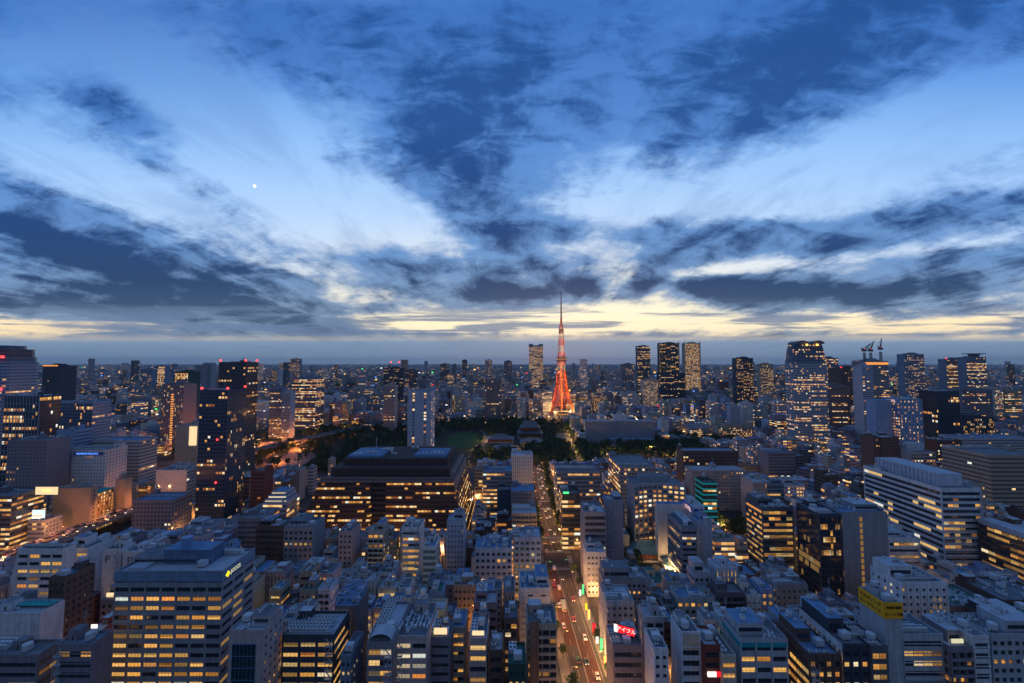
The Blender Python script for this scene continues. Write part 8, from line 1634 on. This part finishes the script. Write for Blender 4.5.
pt = lamp('park_road_lamp', 'tall sodium lamp over the orange-lit interchange', 10, 2.5, 'sodium', 60000, (1,.26,.035), 'sodium lamps over the interchange', 3.4); bpy.context.view_layer.update(); freeze(pt)
for i, (x, y_) in enumerate(((-432,715),(-505,660),(-395,775),(-350,860),(-470,740),(-450,610),(-512,700),(-330,925),(-410,670),(-375,700),(-440,760),(-360,610),(-480,590),(-400,600))):
    c = pt if i == 0 else copy_tree(pt); c.location = (x, y_, 0)
pp = lamp('park_lamp', 'park lamp shining warm among the dark trees', 7, .8, 'sodium', 16000, (1,.55,.2), 'park lamps', 1.2); bpy.context.view_layer.update(); freeze(pp)
sp = [(103,600),(104,650),(108,700),(111,750),(113,800),(117,850),(122,900),(127,950),(-60,700),(-52,780),(-140,690),(-210,560),(200,760),(235,690),(260,640),(150,640),(170,600),(300,600),(20,700),(60,860),(-30,640),(110,292),(128,312),(214,346),(186,366)]
for i, (x, y_) in enumerate(sp):
    c = pp if i == 0 else copy_tree(pp); c.location = (x, y_, 0); c.rotation_euler.z = rs.uniform(0,6)
pf = lamp('floodlight', 'bright floodlight on a pole beyond the long hotel slab', 16, 1.0, 'ledlamp', 60000, (1,.8,.5), 'floodlights beyond the hotel', 3.2); bpy.context.view_layer.update(); freeze(pf)
for i, (x, y_) in enumerate(((295,930),(392,1010),(420,880))):
    c = pf if i == 0 else copy_tree(pf); c.location = (x, y_, 0)
pe = lamp('expressway_lamp', 'sodium lamp on the expressway barrier', 8, 1.6, 'sodium', 5500, (1,.32,.08), 'lamps along the expressway'); bpy.context.view_layer.update(); freeze(pe)
for i, (a, y_) in enumerate([(s_, y_) for y_ in (255,290,325,360,395,430) for s_ in (-8.3, 8.3)]):
    c = pe if i == 0 else copy_tree(pe); c.location = ((-365 if y_ < 410 else -370)+a, y_, 12.7); c.rotation_euler.z = 0 if a < 0 else math.pi
# ------------------------------------------------------------------ traffic
def car_proto(name, lab, cat, bodyc, L=4.4, W=1.75, H=1.5, van=False, mm=None):
    t_ = thing(name, lab, cat, (0,0,0)); M['paint_'+name+lab[:6]] = simple('car_paint', bodyc, .3, .5, var=.03); pm = 'paint_'+name+lab[:6]
    b = MB(); P = [(-L/2,.35),(-L/2,.85 if not van else 1.0),(-L*.36,.95 if not van else H*.6),(-L*.2,H if van else .98),(L*.44,H if van else .98),(L/2,.8 if not van else H*.9),(L/2,.35)]
    for k in range(len(P)):
        p, q_ = P[k], P[(k+1)%len(P)]; b.face([(-W/2,p[0],p[1]),(-W/2,q_[0],q_[1]),(W/2,q_[0],q_[1]),(W/2,p[0],p[1])][::-1], pm)
    b.face([(-W/2,p[0],p[1]) for p in P][::1], pm); b.face([(W/2,p[0],p[1]) for p in P][::-1], pm); b.build('body', t_)
    b = MB()
    if not van:
        Q = [(-L*.24,.97),(-L*.1,H-.08),(L*.25,H-.08),(L*.38,.97)]; w2 = W/2-.12
        for k in range(3):
            p, q_ = Q[k], Q[k+1]; b.face([(-w2,p[0],p[1]),(w2,p[0],p[1]),(w2,q_[0],q_[1]),(-w2,q_[0],q_[1])], 'glass' if k != 1 else pm)
        b.face([(-w2,p[0],p[1]) for p in Q], 'glass'); b.face([(w2,p[0],p[1]) for p in Q][::-1], 'glass'); b.build('cabin', t_)
    else: b.box(-W/2+.08,W/2-.08,-L*.37,-L*.21,H*.62,H*.95,'glass'); b.box(-W/2-.02,W/2+.02,-L*.15,L*.42,H*.62,H*.86,'glass'); b.build('side_window', t_)
    for a in (-1,1):
        for c in (-.31,.31):
            b = MB(); n = 12
            for k in range(n):
                a0, a1 = 2*math.pi*k/n, 2*math.pi*(k+1)/n; xo = a*(W/2+.02); xi = a*(W/2-.2)
                b.face([(xo,.32*math.cos(a0),.32*math.sin(a0)),(xi,.32*math.cos(a0),.32*math.sin(a0)),(xi,.32*math.cos(a1),.32*math.sin(a1)),(xo,.32*math.cos(a1),.32*math.sin(a1))],'tyre')
            b.face([(a*(W/2+.02),.32*math.cos(2*math.pi*k/n),.32*math.sin(2*math.pi*k/n)) for k in range(n)],'tyre'); b.build('wheel', t_, (0, L*c, .32))
        b = MB(); b.box(a*W*.36-.22,a*W*.36+.22,-L/2-.05,-L/2-.005,.55,.8,'headlight',bottom=True); b.build('headlight', t_)
        b = MB(); b.box(a*W*.38-.2,a*W*.38+.2,L/2+.005,L/2+.05,.6,.85,'taillight',bottom=True); b.build('taillight', t_)
    return t_
bpy.context.view_layer.update()
PC = [car_proto('car','silver car','car',(.4,.41,.43)), car_proto('car','black car','car',(.02,.02,.025)), car_proto('car','white car','car',(.65,.65,.66)), car_proto('taxi','dark green taxi','taxi',(.02,.08,.05)), car_proto('van','white delivery van','van',(.6,.6,.6),4.8,1.8,2.1,True), car_proto('bus','pale city bus','bus',(.34,.38,.33),10.5,2.4,3.0,True), car_proto('car','red car','car',(.35,.02,.02))]
bpy.context.view_layer.update()
for p in PC: freeze(p)
used = set(); rs = random.Random(50)
ordn = ['nearest','second nearest','third nearest','fourth nearest','fifth nearest','sixth nearest','seventh nearest','eighth nearest','ninth nearest','tenth nearest','eleventh nearest','twelfth nearest','thirteenth nearest']
cnt = {}
def car_at(p, x, y_, z, rz, where, group):
    src = PC[p]; base_ = src['label'] if p not in used else KIND[p]
    c = src if p not in used else copy_tree(src); used.add(p)
    c.location = (x, y_, z); c.rotation_euler.z = rz; k = (KIND[p], where); cnt[k] = cnt.get(k, -1)+1
    i_ = cnt[k]; c['label'] = (ordn[i_]+' '+KIND[p]+' '+where) if i_ < len(ordn) else KIND[p]+' '+where; c['group'] = group
KIND = {i: p['label'] for i, p in enumerate(PC)}
lanes = [(-5.9, math.pi, 'driving away in the outer left lane of the avenue'), (-3.0, math.pi, 'driving away in the inner left lane of the avenue'), (1.0, 0, 'approaching in the inner right lane of the avenue'), (4.2, 0, 'approaching in the outer right lane of the avenue')]
for off_, rz, wh in lanes:
    y_ = 160+rs.uniform(0,14)
    while y_ < 600:
        if not (303 < y_ < 327 or 336 < y_ < 341): car_at(rs.choice([0,0,1,1,2,2,3,4,6]), avx(y_)+off_, y_, .04, rz, wh, 'traffic on the avenue')
        y_ += rs.uniform(16,52) if y_ < 300 else rs.uniform(16,50)
for off_, rz, wh in ((-6,math.pi,'on the left side of the expressway'),(-2.8,math.pi,'on the inner left lane of the expressway'),(2.8,0,'on the inner right lane of the expressway'),(6,0,'on the right side of the expressway')):
    y_ = 262+rs.uniform(0,8)
    while y_ < 440:
        xx = -366+(y_-260)/70.0*1 if y_ < 330 else (-365+(y_-330)/60.0 if y_ < 390 else -364-(y_-390)*.16)
        car_at(rs.choice([0,1,2,2,4,3]), xx+off_, y_, 11.65, rz, wh, 'traffic on the expressway'); y_ += rs.uniform(8,17)
for k, (x, y_) in enumerate(((8,314),(-16,317.5),(62,312),(80,317),(110,313),(-40,312.5),(20,434),(52,430),(-60,575))): car_at(rs.choice([0,1,2]), x, y_, .04, math.pi/2*(1 if k % 2 else -1), 'on a street crossing the avenue', 'traffic on the cross streets')
for k in range(26):
    car_at(rs.choice([0,1,2]), -326+28*((k//2)/13)+(-6 if k % 2 else -3), 900+7.8*(k//2), 11.65, math.pi-.28, 'on the far expressway beyond the park', 'traffic on the expressway')
for k in range(14):
    t__ = k/13; x = -470+t__*110; y_ = 640+t__*170
    car_at(rs.choice([0,1,2]), x+rs.uniform(-3,3), y_, .05, -.5+(math.pi if k % 2 else 0), 'on the orange-lit park road', 'traffic on the park road')
car_at(5, avx(256)-3.2, 256, .04, math.pi, 'in the left lane of the avenue', 'traffic on the avenue')
# ------------------------------------------------------------------ traffic signals
for sx_, y_, c_, w_ in ((-8.9,300,'g_green','near left'),(8.9,303,'g_green','near right'),(-8.9,329,'g_red','far left'),(8.9,331,'g_green','far right')):
    t_ = thing('traffic_signal', f'traffic signal on the {w_} corner of the avenue crossing', 'traffic light', (avx(y_)+sx_, y_, .15), 0 if sx_ < 0 else math.pi)
    b = MB(); b.bar((0,0,0),(0,0,6),.2,'steel'); b.bar((0,0,5.6),(3.4,0,5.8),.14,'steel'); b.build('pole', t_)
    b = MB(); b.box(2.4,4.2,-.2,.2,5.3,5.95,'darkmetal',bottom=True); b.build('housing', t_)
    b = MB(); s0 = -1 if sx_ < 0 else 1; b.box(2.5,3.1,s0*.26-.05,s0*.26+.05,5.35,5.9,c_,bottom=True); b.build('signal_light', t_)
# ------------------------------------------------------------------ signs
def board(name, lab, cat, x, y_, z, w, h, rz, m, legs=2.0, d=.5, txt=None, tm_='g_white', tsize=2.0, frame='darkmetal', base=True):
    t_ = thing(name, lab, cat, (x, y_, z), rz)
    b = MB(); b.box(-w/2,w/2,-d/2,d/2,legs,legs+h,frame,bottom=True); b.build('sign_box', t_)
    b = MB(); b.face([(-w/2+.1,-d/2-.03,legs+.1),(w/2-.1,-d/2-.03,legs+.1),(w/2-.1,-d/2-.03,legs+h-.1),(-w/2+.1,-d/2-.03,legs+h-.1)], m); b.build('lit_panel', t_)
    if legs > .1:
        b = MB()
        for k in range(4): xx = -w/2+.4+(w-.8)*k/3; b.bar((xx,0,0),(xx,0,legs),.2,'steel'); b.bar((xx,d/2+1.2,0),(xx,d/2,legs+h*.6),.14,'steel')
        b.build('support', t_)
    if txt: lettering(txt, tsize, tm_, t_, (0,-d/2-.12,legs+h/2), 0, 'lettering')
    return t_
bb = next(q for q in HAND if 'carrying the red billboard' in q['label'])
s_ = board('billboard', 'glowing red billboard with white lettering on the low mauve roof', 'billboard', bb['X']-.2, bb['Y']-1.5, bb['H']-1.0, 9.2, 3.6, R(-24), 'g_red', 2.4, .5, 'アイフル', 'g_white', 2.1)
b = MB(); b.face([(-4.5,-.33,2.5),(-2.9,-.33,2.5),(-2.9,-.33,5.9),(-4.5,-.33,5.9)],'g_white'); b.build('white_panel', s_)
for o in [c for c in col.objects if c.parent == s_ and c.name.startswith('lettering')]: o.location.x = .85
bt = next(q for q in HAND if 'glowing cream billboard' in q['label'])
board('billboard', 'glowing cream billboard standing on the brown tower by the expressway', 'billboard', bt['X']-2, bt['Y']-D/2-4, bt['H']-1, 19, 6.5, 0, 'g_cream', 1.0, .8, '浜松町', 'g_amber', 2.6)
vs = next(q for q in HAND if 'video screen' in q['label'])
t_ = board('video_screen', 'bright bluish white video screen above small roof, lower left', 'screen', vs['X']-2, vs['Y']-3, vs['H']-1, 11, 7.2, 0, 'g_screen', 1.0, .8)
b = MB(); b.box(-5,3,-.55,-.46,2.6,4.0,'g_cream'); b.box(-5.3,5.3,-.6,-.47,1.1,2.3,'g_white'); b.build('picture_band', t_)
SG = [(45.9,188,3.5,1.2,5.5,'g_amber','amber'),(46.3,193,7,1.0,4,'g_white','white'),(46.1,198,4,1.1,5,'g_red','red'),(46,199.6,9,.9,3.5,'g_blue','small blue'),(46,204,3,1.4,4.5,'g_amber','broad amber'),(45.6,211,5,1.2,6,'g_green','green'),(45.2,219,3,1.3,3.6,'g_white','squat white'),(45,226,3.5,1.6,5.5,'g_red','broad red'),
      (44.5,238,4,1.1,5,'g_amber','tall amber'),(44.4,246,4,1.2,4,'g_yellow','yellow'),(44.2,255,8,1.0,6,'g_green','slim green'),(43.6,262,3,1.2,4,'g_white','white far'),(20.2,200,3,1.0,3.5,'g_amber','left-side amber'),(19.6,225,3,1.0,4,'g_white','left-side white'),(19,250,3,1.1,4,'g_red','left-side red'),(19.4,285,4,1.1,4,'g_amber','left-side distant amber')]
for x, y_, z, w, h, m_, lc in SG:
    t_ = thing('shop_sign', f'{lc} vertical shop sign projecting over the avenue pavement', 'shop sign', (x, y_, 0), 0)
    b = MB(); b.box(-w/2,w/2,-.18,.18,z,z+h,m_,bottom=True); b.build('lit_box', t_)
    b = MB(); b.bar((0,0,0),(0,0,z),.14,'darkmetal'); b.box(-w/2-.06,w/2+.06,-.24,.24,z+h,z+h+.12,'darkmetal',bottom=True); b.build('bracket', t_)
    lamp_light(t_, (-1.2 if x > 30 else 1.2, -1.2, z), 1500, (1,.55,.22), .4)
# ------------------------------------------------------------------ moon
bm_me = bpy.data.meshes.new('moon')
vs_, fs_ = [], []
for i in range(9):
    for j in range(16):
        a = math.pi*i/8; c = 2*math.pi*j/16; vs_.append((math.sin(a)*math.cos(c), math.sin(a)*math.sin(c), math.cos(a)))
for i in range(8):
    for j in range(16): fs_.append((i*16+j, (i+1)*16+j, (i+1)*16+(j+1)%16, i*16+(j+1)%16))
bm_me.from_pydata(vs_, [], fs_); bm_me.materials.append(M['g_moon'])
mo = put('moon', bm_me); mo.location = (-263/398*30000, 30000, 152+(176/398)*30000*1.02); mo.scale = (95,95,95); tag(mo, 'tiny bright moon between the clouds, upper left', 'moon')
# ------------------------------------------------------------------ haze
HAZE = 3.0e-5
b = MB(); b.box(-24800, 24800, -600, 24800, -1, 352, 'wall', bottom=True); hz_ = b.build('haze'); hz_.data.materials.clear()
hm, t = mat('haze'); t.nt.nodes.clear()
pv_ = t.n('ShaderNodeVolumePrincipled'); pv_.inputs['Color'].default_value = (.72,.90,1,1); pv_.inputs['Density'].default_value = HAZE; pv_.inputs['Anisotropy'].default_value = .2
oo = t.n('ShaderNodeOutputMaterial'); t.link(pv_.outputs[0], oo.inputs['Volume']); hz_.data.materials.append(hm); hz_['kind'] = 'stuff'
